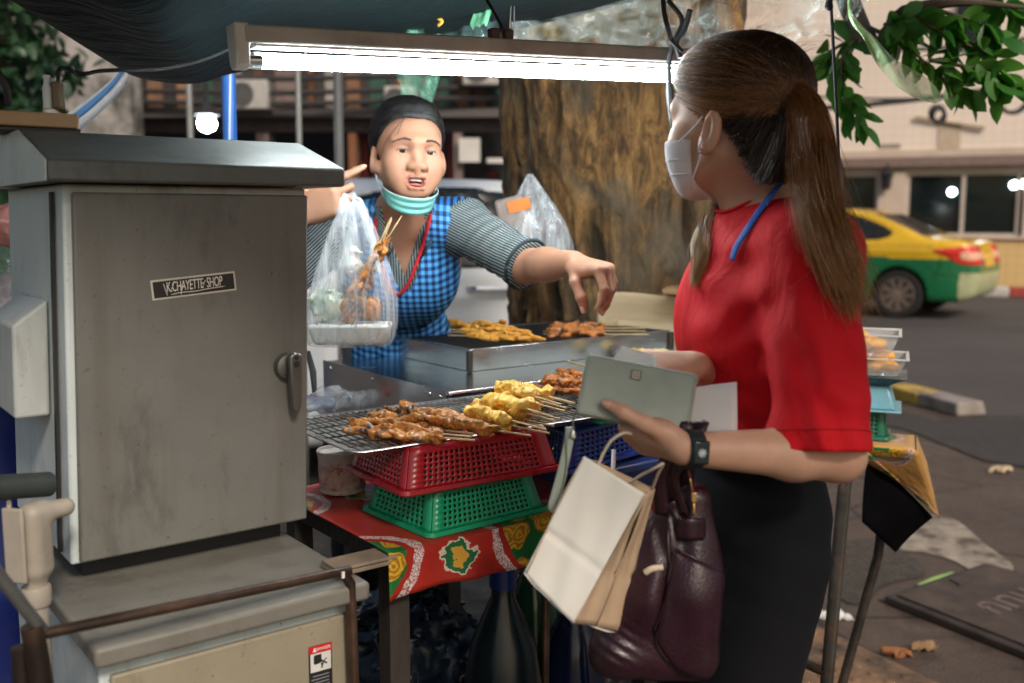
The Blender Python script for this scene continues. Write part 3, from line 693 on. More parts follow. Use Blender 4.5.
LEAF = []
def leaf_mat(name, c, c2, tr=.25):
    m, t, b = nt(name); g = N(t); n = g.noise(g.coord('Object'), 7, 2); f = g.attr('tone')
    g.put(b.inputs['Base Color'], g.mix(f, c, c2)); sets(b, Roughness=.38); b.inputs['Transmission Weight'].default_value = 0
    tl = g.new('ShaderNodeBsdfTranslucent'); g.put(tl.inputs[0], g.mix(f, tuple(i * 1.5 for i in c), tuple(i * 1.4 for i in c2)))
    mx = g.new('ShaderNodeMixShader'); mx.inputs[0].default_value = tr; t.links.new(b.outputs[0], mx.inputs[1]); t.links.new(tl.outputs[0], mx.inputs[2])
    t.links.new(mx.outputs[0], t.nodes['Material Output'].inputs[0]); return m
def leaves(name, pts, dirs, size, m, parent, wid=.5, rg=RNG):
    vs, fs, tone = [], [], []
    prof = [(0, .05), (.15, .55), (.4, .95), (.62, 1), (.82, .62), (1, 0)]
    for p, d in zip(pts, dirs):
        d = nrm(d); s = size * rg.uniform(.65, 1.2); u = nrm(V(rg.normal(), rg.normal(), 1.2 + rg.normal() * .5)); r = nrm(np.cross(d, u)); u = np.cross(r, d); n0 = len(vs); tn = rg.uniform(); cup = rg.uniform(.05, .3); dr = rg.uniform(.05, .35)
        for x, w in prof:
            c = p + d * s * x - u * s * dr * x * x
            vs += [c + r * s * wid * .5 * w + u * s * wid * .5 * w * cup, c, c - r * s * wid * .5 * w + u * s * wid * .5 * w * cup]; tone += [tn] * 3
        for k in range(len(prof) - 1):
            a = n0 + 3 * k; fs += [(a, a + 1, a + 4, a + 3), (a + 1, a + 2, a + 5, a + 4)]
    me = npmesh(name, np.array(vs), np.array(fs), {'tone': lambda q: np.array(tone)})
    return link(name, me, m, parent, smooth=180)
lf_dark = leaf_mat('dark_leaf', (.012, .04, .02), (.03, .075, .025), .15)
dt = thing('leafy_tree', (-3.4, 6.6, 0), 'dark green leafy tree behind the cabinet under the tarpaulin', 'tree')
MB().tube([V(-3.4, 6.6, 0), V(-3.38, 6.62, 1), V(-3.3, 6.6, 2.2), V(-3.25, 6.55, 3.2)], [.14, .11, .09, .05], 10).obj('trunk', mat('dark_bark', (.06, .045, .035), .9, bump=.5), dt)
pts = []; 
for k in range(2600):
    c = [V(-3.45, 6.5, 2.35), V(-3.2, 6.5, 1.75), V(-3.75, 6.7, 1.7), V(-3.1, 6.6, 2.5), V(-3.6, 6.4, 2.9)][k % 5]; q = nrm(RNG.normal(size=3)) * RNG.uniform(.2, 1) ** .4 * .52; pts.append(c + q * V(1, .9, .8))
pts = [p for p in pts if p[0] < -2.93 + .12 * math.sin(9 * p[2])]
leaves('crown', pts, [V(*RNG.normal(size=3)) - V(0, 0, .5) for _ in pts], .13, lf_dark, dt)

# ---------------------------------------------------------------- the big tree with its branch
def bark():
    m, t, b = nt('bark'); g = N(t); v = g.coord('Object', (1, 1, .36)); w = g.coord('Object', (1, 1, .8))
    n1 = g.noise(v, 21, 12, .74, .7); n2 = g.noise(w, 4.5, 7, .65, .6); n3 = g.noise(v, 60, 6, .75)
    col = g.ramp(n1, [(.32, (.02, .012, .006)), (.44, (.1, .05, .02)), (.54, (.32, .16, .05)), (.68, (.52, .32, .12))])
    col = g.mix(g.ramp(n2, [(.47, 0), (.6, .82)]), col, g.mix(n3, (.03, .024, .018), (.2, .165, .12)))
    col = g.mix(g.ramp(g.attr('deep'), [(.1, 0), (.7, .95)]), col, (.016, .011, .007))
    col = g.mix(g.math('MULTIPLY', n3, .15), col, (.4, .28, .12))
    g.put(b.inputs['Base Color'], col); sets(b, Roughness=.85); g.put(b.inputs['Normal'], g.bump(g.math('ADD', n1, g.math('MULTIPLY', n3, .5)), .9, .02)); return m
tr = thing('tree', (.36, 3.2, 0), 'large tree with rough ochre trunk behind the grill and a leafy branch', 'tree')
zz = np.concatenate([np.linspace(0, .7, 16)[:-1], np.linspace(.7, 1.95, 230), np.linspace(1.95, 4.2, 24)[1:]]); nu = 260
A = np.linspace(0, 2 * math.pi, nu, endpoint=False); ZZ, AA = np.meshgrid(zz, A, indexing='ij')
cx = .375 - .035 * (ZZ - 1.3); cy = 3.2 + 0 * ZZ; rad = .352 + .025 * (ZZ - 1.3) + .16 * np.exp(-ZZ / .35)
q = np.stack([np.cos(AA), np.sin(AA), ZZ * .35], -1).reshape(-1, 3)
big = noise3(q * V(2.0, 2.0, 3), 3); mid = 1 - np.abs(noise3(q * V(5.5, 5.5, 6.5) + .5 * big[:, None], 4)) * 2; fin = 1 - np.abs(noise3(q * V(21, 21, 24) + .8 * mid[:, None], 9)) * 2; fin2 = noise3(q * V(40, 40, 75), 6)
disp = .045 * big + .02 * mid + .013 * fin + .008 * fin2
knot = np.exp(-(((AA - 4.95) / .16) ** 2 + ((ZZ - 1.22) / .06) ** 2)).ravel(); disp += .05 * knot - .05 * np.exp(-(((AA - 5.15) / .1) ** 2 + ((ZZ - 1.33) / .11) ** 2)).ravel()
r = rad.ravel() + disp; P = np.stack([cx.ravel() + r * np.cos(AA).ravel(), cy.ravel() + r * np.sin(AA).ravel(), ZZ.ravel()], 1)
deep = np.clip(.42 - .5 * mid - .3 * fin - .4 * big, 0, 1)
I = np.arange(len(zz) - 1)[:, None] * nu; J = np.arange(nu)[None]; J2 = (J + 1) % nu
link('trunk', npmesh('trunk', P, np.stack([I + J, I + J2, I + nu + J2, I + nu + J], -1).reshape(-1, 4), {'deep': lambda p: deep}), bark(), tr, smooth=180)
bb = mat('twig_bark', (.09, .07, .05), .85, bump=.4)
tw = MB()
main = spline([V(.45, 3.15, 3.1), V(.75, 2.98, 2.55), at(862, 34, 2.8), at(905, 12, 2.75), at(960, 2, 2.7), at(1030, 8, 2.65)], 6)
tw.tube(main, list(np.linspace(.045, .004, len(main))), 8)
subs = [[at(862, 34, 2.8), at(842, 62, 2.75), at(845, 95, 2.7), at(862, 122, 2.68)], [at(862, 34, 2.8), at(825, 55, 2.8), at(806, 78, 2.8)], [at(870, 28, 2.8), at(905, 45, 2.72), at(935, 72, 2.68), at(962, 92, 2.65)],
        [at(905, 12, 2.75), at(940, 32, 2.7), at(985, 55, 2.62), at(1005, 85, 2.6)], [at(930, 8, 2.72), at(975, 22, 2.66), at(1000, 40, 2.62)], [at(885, 25, 2.78), at(900, 20, 2.7), at(893, 40, 2.68)], [at(960, 2, 2.7), at(1000, 5, 2.7), at(1015, 12, 2.7)], [at(930, 60, 2.68), at(985, 72, 2.6), at(1004, 92, 2.6)]]
lp_, ld_ = [], []
for s_ in subs:
    P = spline(s_, 6); tw.tube(P, list(np.linspace(.007, .0015, len(P))), 6)
    for i in range(2, len(P)):
        t = nrm(P[min(i + 1, len(P) - 1)] - P[i - 1])
        for sg in (1, -1) if i < len(P) - 1 else (1,):
            lp_.append(P[i] + RNG.normal(size=3) * .006); ld_.append(t * .7 + sg * V(.35, -.1, .75) * RNG.uniform(.5, 1.1) + RNG.normal(size=3) * .35 - V(0, 0, .35))
tw.obj('branch', bb, tr)
lf = leaf_mat('green_leaf', (.03, .15, .022), (.11, .3, .045), .45)
leaves('leaves', lp_, ld_, .078, lf, tr, .56)
vp, vd = [], []
for k in range(1500):
    c = V(.3, 3.2, 4.9) + nrm(RNG.normal(size=3)) * RNG.uniform(.3, 1) ** .4 * V(1.8, 1.3, .8); vp.append(c); vd.append(RNG.normal(size=3))
leaves('crown', vp, vd, .12, lf, tr, .56)
# ================================================================ STALL AND STREET OBJECTS
def hit(px, py, p0, n, out=0.0):
    "point of a plane seen at a pixel"
    o = V(0, 0, CAM_Z); d = at(px, py, 1.0) - o; n = nrm(n); return o + d * ((p0 + n * out - o) @ n) / (d @ n)
def X4(M3, p):
    X = np.eye(4); X[:3, :3] = M3; X[:3, 3] = p; return Matrix(X.tolist())

# ---------------------------------------------------------------- upper grey cabinet
CU, CV = V(.797, .604, 0), V(-.604, .797, 0); CW = nrm(UZ + .03 * V(.797, .604, 0)); C0 = at(71, 566, 1.35)
CAB = np.stack([CU, CV, CW], 1); cw_, cd_, ch_ = .357, .36, .532
def cb(u, v, w): return C0 + CU * u + CV * v + CW * w
def cabinet_mat(name, c, c2, streak=1.0):
    m, t, b = nt(name); g = N(t); v = g.coord('Object', (1, 1, 1)); vs = g.coord('Object', (9, 9, .7)); vd = g.coord('Object', (3, 3, 1.2))
    n1 = g.noise(v, 5, 8, .65); n2 = g.noise(vs, 2.2, 6, .6); n3 = g.noise(v, 130, 3, .6); n4 = g.noise(vd, 4, 6, .7)
    col = g.ramp(n1, [(.3, tuple(i * .8 for i in c)), (.7, c)])
    col = g.mix(g.ramp(n2, [(.5, 0), (.72, .55 * streak)]), col, c2); col = g.mix(g.ramp(n4, [(.58, 0), (.74, .6)]), col, tuple(i * .55 for i in c2))
    col = g.mix(g.ramp(n3, [(.66, 0), (.74, .7)]), col, tuple(i * .35 for i in c2))
    g.put(b.inputs['Base Color'], col); g.put(b.inputs['Roughness'], g.ramp(n1, [(.3, .38), (.7, .62)])); g.put(b.inputs['Normal'], g.bump(g.math('ADD', g.math('MULTIPLY', g.noise(v, 160, 3), .05), g.math('MULTIPLY', g.noise(v, 7, 2), .6)), .35, .02)); return m
grey = cabinet_mat('grey_cabinet_paint', (.155, .157, .148), (.09, .082, .07), .9); grey2 = cabinet_mat('skylit_cabinet_paint', (.6, .68, .7), (.32, .35, .34), .8)  # pale tone of the cabinet sides has the cyan skylight painted in
lidm = cabinet_mat('dull_lid_paint', (.12, .135, .132), (.085, .08, .075))
gsk = mat('black_gasket', (.012, .012, .012), .6)
cab = thing('electrical_cabinet', cb(.18, .18, 0), 'tall grey metal electrical cabinet with a sloped lid and lever handle', 'cabinet')
MB().box(cb(cw_ / 2, cd_ / 2, ch_ / 2), (cw_, cd_, ch_), CAB).obj('body', grey2, cab, bevel=.004)
dr = MB().box(cb(cw_ / 2 + .004, -.007, ch_ / 2 - .003), (cw_ - .012, .012, ch_ - .016), CAB).obj('door', grey, cab, bevel=.003)
m = MB()
prof = [(-.045, .002), (-.045, .03), (.115, .078), (.42, .078), (.42, .002)]
m.rings([[cb(-.028, v, ch_ + w) for v, w in prof], [cb(cw_ + .046, v, ch_ + w) for v, w in prof]]); m.obj('lid', lidm, cab, bevel=.004)
m = MB(); m.rings([[cb(-.0305, v, ch_ + w) for v, w in prof], [cb(-.0285, v, ch_ + w) for v, w in prof]]); m.obj('lid_end', grey2, cab, bevel=.001)  # thin plate giving the lid's left end its skylit tone
MB().box(cb(-.004, .045, ch_ / 2), (.004, .012, ch_ - .02), CAB).obj('hinge_strip', gsk, cab)
# vent box on the side
m = MB(); prof = [(.085, .19), (.085, .335), (.12, .375), (.275, .375), (.275, .19)]
a = [cb(-.002, v, w) for v, w in ((.09, .2), (.09, .37), (.27, .37), (.27, .2))]; b_ = [cb(-.05, v, w) for v, w in ((.09, .2), (.09, .335), (.27, .335), (.27, .2))]
m.rings([a, b_]); m.obj('vent_box', cabinet_mat('vent_paint', (.46, .5, .5), (.3, .3, .29)), cab, bevel=.005, bseg=3)
m = MB(); m.box(cb(-.012, .335, .27), (.02, .03, .1), CAB); m.box(cb(-.03, .335, .3), (.02, .02, .03), CAB); m.obj('side_latch', BLACK, cab, bevel=.003)
# lever handle
hm = mat('worn_handle_metal', (.17, .17, .165), .35, .8, dirt=(.06, .055, .05)); pn = -CV; dpl = cb(0, -.013, 0)
hc = hit(286, 366, dpl, pn); hd = nrm(CW * 1 - CU * .03)
h_ = MB().lathe(hc, [(.021, 0), (.021, .006), (.019, .012), (.012, .014), (.001, .014)], 24, pn).obj('handle', hm, cab)
m = MB(); c = hc + pn * .018 + CU * .004
m.rings([[c + CU * x + hd * y * .001 for x, y in pts] if False else [c + CU * x + hd * y + pn * o for x, y in ((-.011, .018), (-.006, .023), (.006, .023), (.011, .018), (.01, -.02), (.007, -.062), (.003, -.07), (-.003, -.07), (-.007, -.062), (-.01, -.02))] for o in (0, .012)])
m.obj('lever', hm, h_, bevel=.003); MB().lathe(c + pn * .012 + hd * .006, [(.005, 0), (.005, .002), (.001, .002)], 12, pn).obj('lock', gsk, h_)
MB().lathe(c + pn * .012 + hd * .016, [(.0035, 0), (.0035, .0015), (.001, .0015)], 10, pn).obj('lock', gsk, h_)
# sticker
s0, s1, s2 = (hit(*q, dpl, pn, .001) for q in ((152, 279.5), (236, 270), (153, 300.5)))
su = nrm(s1 - s0); sv = nrm(np.cross(pn, su)); sc_ = hit(194.5, 285.5, dpl, pn, .0006); sl = np.linalg.norm(s1 - s0); shh = .0285
SM = np.stack([su, sv, pn], 1)
stk = MB().box(sc_, (sl, shh, .0006), SM).obj('sticker', mat('sticker_white', (.6, .57, .48), .6), cab)
MB().box(sc_ + pn * .0006, (sl - .005, shh - .005, .0006), SM).obj('sticker_face', mat('sticker_black', (.01, .01, .01), .5), stk)
wt = mat('sticker_ink_white', (.75, .72, .64), .6, var=.2, scale=200)
letters('sticker_lettering', 'K.CHAYETTE  SHOP', sc_ + pn * .0012 + sv * .0015, SM @ np.diag([.54, 1.12, 1]), .0185, wt, stk, .0002, shear=.12, sp=.93)
m = MB(); m.tube(spline([sc_ + pn * .0012 + su * x + sv * y for x, y in ((-.036, -.009), (-.02, -.0075), (.0, -.0082), (.02, -.0068), (.045, -.0062))], 5), [.0002] + [.0006] * 19 + [.0002], 5); m.obj('underline', wt, stk)
m = MB()
for (x, y), (x2, y2) in (((-.045, .008), (-.041, -.0095)), ((-.0195, .004), (-.021, -.0105)), ((.019, .009), (.0245, .0075)), ((.012, -.002), (.0165, .006)), ((-.0305, .006), (-.034, -.001))): m.tube([sc_ + pn * .0012 + su * x + sv * y, sc_ + pn * .0012 + su * x2 + sv * y2], .0005, 4)
m.obj('flourish', wt, stk)

# ---------------------------------------------------------------- lower cabinet
LB0 = at(97, 642, 1.18); LB0[2] = 0; lp0 = LB0; zt = .832
lw_ = ((hit(352, 600, lp0, -CV) - LB0) @ CU); LD = .5
def lb(u, v, w): return LB0 + CU * u + CV * v + UZ * w
LAB = np.stack([CU, CV, UZ], 1)
bei = cabinet_mat('beige_cabinet_paint', (.29, .26, .19), (.2, .17, .12), .5); greyd = cabinet_mat('dusty_top_paint', (.18, .175, .155), (.1, .085, .07))
low = thing('utility_cabinet', lb(lw_ / 2, .2, 0), 'squat beige utility cabinet with a warning label under the grey cabinet', 'cabinet')
MB().box(lb(lw_ / 2, LD / 2, .4), (lw_, LD, .799), LAB).obj('body', grey2, low, bevel=.004)
MB().box(lb(lw_ / 2 + .004, -.006, .395), (lw_ - .016, .011, .775), LAB).obj('door', bei, low, bevel=.003)
MB().box(lb(lw_ / 2, LD / 2 - .01, zt - .0135), (lw_ + .024, LD + .05, .027), LAB).obj('lid', greyd, low, bevel=.006, bseg=3)
MB().box(cb(cw_ / 2, cd_ / 2 + .01, -.018), (cw_ - .05, cd_ - .06, .034), CAB).obj('gap_shadow', gsk, cab)  # black block filling the gap, stands for the shadow under the cabinet
lpn = -CV; ldp = lb(0, -.012, 0)
q = [hit(*p, ldp, lpn, .001) for p in ((308.5, 647.5), (331.5, 641.5), (308.5, 690))]
wu = nrm(q[1] - q[0]); wv = UZ; WM = np.stack([wu, wv, lpn], 1); ww = np.linalg.norm(q[1] - q[0]); wh = .078; wc = q[0] + wu * ww / 2 - wv * wh / 2
lab = MB().box(wc, (ww, wh, .0008), WM).obj('warning_label', mat('label_black', (.012, .014, .016), .5), low)
MB().box(wc + wv * (wh / 2 - .0055) + lpn * .0008, (ww, .011, .0008), WM).obj('label_header', mat('label_red', (.5, .015, .02), .5), lab)
MB().box(wc + wv * (wh / 2 - .025) + lpn * .0008, (ww - .004, .027, .0008), WM).obj('label_picture', mat('label_white', (.6, .6, .58), .5), lab)
letters('label_lettering', 'DANGER', wc + wv * (wh / 2 - .0056) + wu * .003 + lpn * .0014, WM, .0062, mat('label_ink_white', (.75, .72, .7), .5), lab, .0002)
m = MB(); c = wc + wv * (wh / 2 - .0056) - wu * .0095 + lpn * .0013; m.prism([c - wu * .003 - wv * .0028, c + wu * .003 - wv * .0028, c + wv * .003], lpn * .0004); m.obj('label_triangle', bpy.data.materials['label_ink_white'], lab)
m = MB(); c = wc + wv * (wh / 2 - .023) + lpn * .0012; ink = mat('label_ink_black', (.015, .015, .018), .5)
m.prism([c + wu * x + wv * y for x, y in ((-.011, .008), (-.009, .0095), (.001, .0095), (.001, -.003), (-.009, -.0045), (-.011, -.003))], lpn * .0004)
for a, b_ in (((-.002, .002), (.004, -.002)), ((.004, -.002), (.009, .002)), ((.004, -.002), (.001, -.011)), ((.004, -.002), (.009, -.006)), ((.003, -.004), (.0, -.006))): m.tube([c + wu * a[0] + wv * a[1], c + wu * b_[0] + wv * b_[1]], .0012, 5)
m.obj('label_pictogram', ink, lab)
m = MB()
for k in range(6): m.box(wc + wv * (-.006 - .005 * k) + wu * (-.001 if k % 2 else 0) + lpn * .0007, (ww * (.78 if k % 2 else .7), .0015, .0006), WM)
m.obj('label_text', mat('label_grey_ink', (.2, .2, .22), .6), lab)

# ---------------------------------------------------------------- pipe rail, conduits
rust = mat('rusty_pipe', (.1, .06, .04), .42, .6, var=.35, scale=25, dirt=(.035, .025, .022), dirt_at=(.45, .65), bump=.3, bscale=120)
rl = thing('guard_rail', at(38, 660, 1.08), 'rusty pipe rail running in front of the beige utility cabinet', 'rail')
r0, r1 = at(42, 634, 1.08), at(350, 570, 1.36)
MB().tube([r0, r1], .0068, 14).obj('rail', rust, rl)
MB().tube([r1 - nrm(r1 - r0) * .012, r1 + UZ * -.02, V(r1[0] + .01, r1[1] + .01, 0)], .008, 10).obj('post', rust, rl)
MB().tube([r0 - nrm(r1 - r0) * .01 + UZ * .012, r0 - UZ * .1, V(r0[0], r0[1], 0)], .0125, 14).obj('post', rust, rl)
MB().tube([r0 + V(-.03, .01, -.02), V(r0[0] - .03, r0[1] + .01, 0)], .011, 12).obj('post', rust, rl)
MB().tube([r0 + UZ * .005, at(-30, 538, 1.02)], .0075, 12).obj('rail', mat('grey_pipe', (.2, .21, .21), .35, .7, var=.3, scale=20), rl)
MB().box(hit(343, 575, r1, -CV, .012), (.004, .003, .009), CAB).obj('tag', wt, rl)
cream = mat('cream_fitting', (.32, .29, .245), .5, var=.12, scale=15, dirt=(.2, .16, .12), dirt_at=(.58, .8), bump=.1)
cf = thing('conduit_fitting', at(30, 560, 1.22), 'cream conduit elbow box with round cover beside the grey cabinet', 'conduit')
B = Body(.012); c = at(33, 540, 1.24)
B.box(c + V(.004, 0, -.0), V(.0165, .02, .05), .014, frame((.2, 1, 0)), k=.01); B.cap(c + UZ * -.045, c + UZ * -.14, .014); B.cap(c + V(.015, .01, .035), c + V(.03, .03, .035), .012)
B.obj('elbow', cream, cf, h=.0025)
m = MB(); fr = frame((.95, .3, 0)); cc = at(12, 540, 1.235)
m.box(cc + V(-.001, 0, 0), (.034, .006, .1), frame((-.9, -.45, 0))); m.obj('cover', cream, cf, bevel=.0029, bseg=3)
m = MB(); cc2 = c + V(-.012, -.023, 0); m.box(cc2, (.03, .006, .098), frame((.2, 1, 0))); m.obj('cover', cream, cf, bevel=.0029, bseg=3)
MB().tube([c + UZ * -.1, V(c[0], c[1], 0)], .0145, 16).obj('conduit', cream, cf); MB().lathe(c + UZ * -.075, [(.017, -.012), (.0185, -.008), (.0185, .01), (.017, .014)], 18).obj('collar', cream, cf)
tag(MB().tube([at(-40, 490, 1.2), at(51, 484, 1.3)], .0165, 18).obj('black_pipe', mat('dark_pipe', (.04, .05, .05), .45, .3, var=.3, bump=.2), bevel=.003), 'short dark pipe entering the grey cabinet above the cream fitting', 'pipe')
# block with plug on top
ps = thing('power_strip', at(30, 115, 1.42), 'tan power strip with a white plug on top of the grey cabinet', 'power strip')
pc_ = cb(.0, .2, ch_ + .0905); m = MB(); m.box(pc_ + CW * .008, (.13, .07, .022), CAB); m.obj('body', mat('tan_plastic', (.42, .27, .15), .5), ps, bevel=.003)
m = MB(); m.box(pc_ - CW * .0075, (.134, .072, .008), CAB); m.obj('base', BLACK, ps, bevel=.002)
pl_ = at(47, 92, 1.50); 
MB().lathe(pl_ + V(0, 0, -.024), [(.0062, 0), (.0062, .03), (.004, .036), (.004, .042), (.0055, .045), (.0055, .048)], 12).obj('plug', mat('plug_white', (.7, .74, .76), .4), ps)
MB().box(pl_ + V(.0115, .01, -.004), (.012, .02, .04)).obj('adapter', mat('plug_brown', (.17, .12, .07), .5), ps, bevel=.003)
pth = spline([pl_ + V(.012, .01, .012), at(60, 69, 1.52), at(72, 71, 1.54), at(84, 74, 1.55), at(100, 71, 1.57), at(125, 70, 1.6), at(160, 69, 1.66), at(195, 62, 1.72), at(222, 52, 1.78), at(243, 40, 1.83)], 8)
tag(MB().tube(pth, .0032, 8).obj('power_cable', BLACK), 'black cable running from the power strip to the lamp', 'cable')
tag(MB().tube(spline([at(88, 72, 1.555), at(78, 76, 1.55), at(70, 68, 1.53), at(62, 68, 1.52)], 6), .002, 6).obj('power_cable', BLACK), 'thin loose black wire tangled beside the white plug', 'cable')
tag(MB().tube(spline([at(-12, 60, 1.48), at(4, 82, 1.49), at(9, 105, 1.5)], 6), .005, 8).obj('power_cable', BLACK), 'thick black cable rising beside the tan power strip', 'cable')

# ---------------------------------------------------------------- fluorescent lamp
LA, LB_ = at(236, 46, 1.62), at(668, 65, 2.09); LD_ = nrm(LB_ - LA); LB_ = LA + LD_ * 1.235
LN = nrm(np.cross(LD_, UZ)); LU = np.cross(LN, LD_); LM = np.stack([LD_, LN, LU], 1)
fl = thing('fluorescent_lamp', (LA + LB_) / 2, 'long white fluorescent lamp hanging above the vendor', 'lamp')
fx = mat('lamp_housing_paint', (.42, .4, .37), .5, var=.1, dirt=(.2, .18, .15), dirt_at=(.55, .8)); LC = (LA + LB_) / 2
MB().box(LC + LU * .017, (1.22, .046, .029), LM).obj('housing', fx, fl, bevel=.004)
endm = mat('lamp_end_white', (.62, .6, .57), .45)
for s_ in (-1, 1):
    c = LC + LD_ * s_ * .613; m = MB()
    pr = [LN * x + LU * z_ for x, z_ in ((-.022, .034), (.022, .034), (.022, .0), (.017, -.029), (.008, -.037), (-.008, -.037), (-.017, -.029), (-.022, .0))]
    m.rings([[c + p - LD_ * .012 for p in pr], [c + p + LD_ * .012 for p in pr]]); m.obj('end_cap', endm, fl, bevel=.003)
MB().lathe(LC - LU * .0215 - LD_ * .598, [(.0125, 0), (.0125, 1.196)], 20, LD_).obj('tube', emit('tube_light', (.91, .985, 1.0), TUBE_EMIT), fl)
for s_ in (-1, 1): MB().lathe(LC - LU * .0215 + LD_ * s_ * .592, [(.0131, -.012), (.0138, .012)], 20, LD_).obj('tube_cap', mat('tube_metal', (.6, .6, .6), .3, 1), fl)
MB().box(LC + LU * .0005, (1.18, .036, .004), LM).obj('reflector', mat('reflector_white', (.8, .8, .8), .35), fl)
sm = mat('black_webbing', (.012, .012, .014), .7)
m = MB(); s0 = at(668, 70, 2.28)
m.tube(spline([at(662, -40, 2.0), at(664, 10, 2.02), at(672, 45, 2.03), at(669, 62, 2.035), at(671, 100, 2.05), at(673, 128, 2.05), at(668, 92, 2.12), at(672, 60, 2.14), at(674, 40, 2.06)], 6), .005, 8, flat=.5)
m.tube(spline([at(690, 10, 2.0), at(684, 30, 2.02), at(676, 44, 2.03), at(682, 52, 2.03), at(670, 40, 2.03)], 6), .006, 8); m.tube(spline([at(668, 0, 2.01), at(682, 20, 2.02), at(676, 40, 2.03), at(680, 58, 2.03)], 6), .005, 8)
tag(m.obj('strap', sm), 'black knotted strap holding up the lamp beside the customer\'s forehead', 'strap')
m = MB(); c = at(500, 34, 1.885); m.box(c - V(.012, 0, 0), (.018, .016, .02), LM); m.box(c + V(.014, .008, 0), (.018, .016, .018), LM)
wc_ = thing('wire_clip', c, 'small dark red wire clip clamped on top of the lamp housing', 'clip'); m.obj('clip_body', mat('clip_red', (.12, .04, .035), .5), wc_, bevel=.003)
MB().tube(spline([c + V(.004, 0, .01), at(497, 18, 1.89), at(488, 2, 1.9), at(478, -16, 1.92)], 6), .003, 8).obj('wire', BLACK, wc_)
MB().tube([c + V(.018, .0, .01), c + V(.02, 0, .05), c + V(.026, 0, .05), c + V(.026, 0, .0)], .0015, 6).obj('hook', STEEL, wc_)

# ---------------------------------------------------------------- tarpaulin and plastic sheets
def tarp_mat():
    m, t, b = nt('teal_tarpaulin'); g = N(t); v = g.coord('Object'); n1 = g.noise(v, 3, 5); n2 = g.noise(g.coord('Object', (1, 3, 1)), 9, 5)
    g.put(b.inputs['Base Color'], g.ramp(n1, [(.3, (.002, .007, .009)), (.7, (.005, .014, .016))])); sets(b, Roughness=.7); b.inputs['Specular IOR Level'].default_value = .2; g.put(b.inputs['Normal'], g.bump(n2, .6, .02)); return m
EDGE = [at(*q) for q in ((-260, -150, 2.3), (-60, -32, 2.3), (45, 12, 2.25), (85, 40, 2.2), (124, 70, 2.16), (160, 79, 2.15), (198, 81, 2.18), (232, 73, 2.25), (320, 58, 2.4), (420, 46, 2.5), (500, 30, 2.6), (600, 8, 2.7), (720, -30, 2.7), (900, -90, 2.6), (1060, -150, 2.5))]
NEAR = [V(x, .5 - .42 * max(0, min(1, (x - .2) / .35)), 1.99 + .03 * math.cos(5 * x)) for x in np.linspace(-1.7, 1.3, len(EDGE))]  # near edge out of view, shaped to set where the tarpaulin's shade falls
es, ns_ = spline(EDGE, 6), spline(NEAR, 6)
def tarp(u, v):
    i = u * (len(es) - 1); k = min(int(i), len(es) - 2); f = i - k; e = es[k] * (1 - f) + es[k + 1] * f; n = ns_[k] * (1 - f) + ns_[k + 1] * f
    p = n * (1 - v) + e * v; sag = .05 * math.sin(math.pi * v); w = .022 * math.sin(16 * u + 5 * v) * math.sin(2.6 * v + .4) + .012 * math.sin(41 * u - 9 * v) * v * (1 - v) * 4
    return p + V(0, 0, w - sag)
tag(MB().grid(tarp, 90, 30).obj('tarpaulin', tarp_mat(), solid=.003, smooth=180), 'dark teal tarpaulin stretched as a roof above the lamp', 'tarpaulin')
clear = film('clear_film', (.74, .84, .82), .3, .1, (1.5, 1.5, 4), 10, .32, .7, .014)
def sheet(name, top, bot, m, lab, cat, amp=.02, nu=80, nv=30, fold=14, seed=0, solid=0):
    a, b = spline([at(*q) for q in top], 8), spline([at(*q) for q in bot], 8)
    def fn(u, v):
        i = u * (len(a) - 1); k = min(int(i), len(a) - 2); f = i - k; p = a[k] * (1 - f) + a[k + 1] * f
        i = u * (len(b) - 1); k = min(int(i), len(b) - 2); f = i - k; q = b[k] * (1 - f) + b[k + 1] * f
        w = amp * (math.sin(fold * u + 3 * v + seed) + .6 * math.sin(fold * 2.7 * u - 7 * v + seed * 2) + .35 * math.sin(fold * 6.1 * u + 2 * v)); return p * (1 - v) + q * v + V(.15 * w, -w, .6 * w)
    return tag(MB().grid(fn, nu, nv).obj(name, m, solid=solid, smooth=180), lab, cat)
sheet('plastic_sheet', [(498, -70, 2.5), (600, -70, 2.4), (700, -70, 2.3), (800, -60, 2.1), (900, -60, 1.95)], [(512, 44, 2.5), (570, 50, 2.62), (640, 52, 2.66), (690, 58, 2.5), (745, 60, 2.25), (790, 50, 2.12), (828, 32, 2.05), (866, 4, 1.98)], clear, 'clear crumpled plastic sheet hanging from the roof above the customer', 'plastic sheet', .022)
olive = film('olive_film', (.2, .17, .09), .75, .2, (1, 1, 1), 6, .2, .6, .02)
sheet('plastic_sheet', [(505, -60, 2.8), (560, -70, 2.75), (640, -70, 2.7), (690, -60, 2.66)], [(508, 40, 2.78), (550, 50, 2.8), (610, 46, 2.75), (668, 30, 2.7)], olive, 'brownish plastic sheet bulging behind the clear one above the lamp', 'plastic sheet', .03, fold=7, seed=2)
pgreen = film('pale_green_film', (.42, .62, .3), .82, .25, scale=30, streak=.3)
m = MB(); P = spline([at(848, -6, 2.0), at(851, 18, 2.0), at(868, 38, 2.0), at(886, 60, 1.99), at(905, 78, 1.98), at(926, 92, 1.98), at(938, 102, 1.98)], 8); n_ = len(P); L_ = np.linspace(0, 1, n_)
wid = [.004 + .018 * max(0, math.sin(math.pi * min(1, max(0, (t - .3) / .75)))) ** .8 for t in L_]
sd_ = nrm(V(.6, .1, .75))
m.grid(lambda u, v: P[int(round(u * (n_ - 1)))] + sd_ * wid[int(round(u * (n_ - 1)))] * (v * 2 - 1) + V(0, -.008 * math.sin(6 * v + 9 * u), .003 * math.sin(14 * u + 4 * v)), n_ - 1, 8)
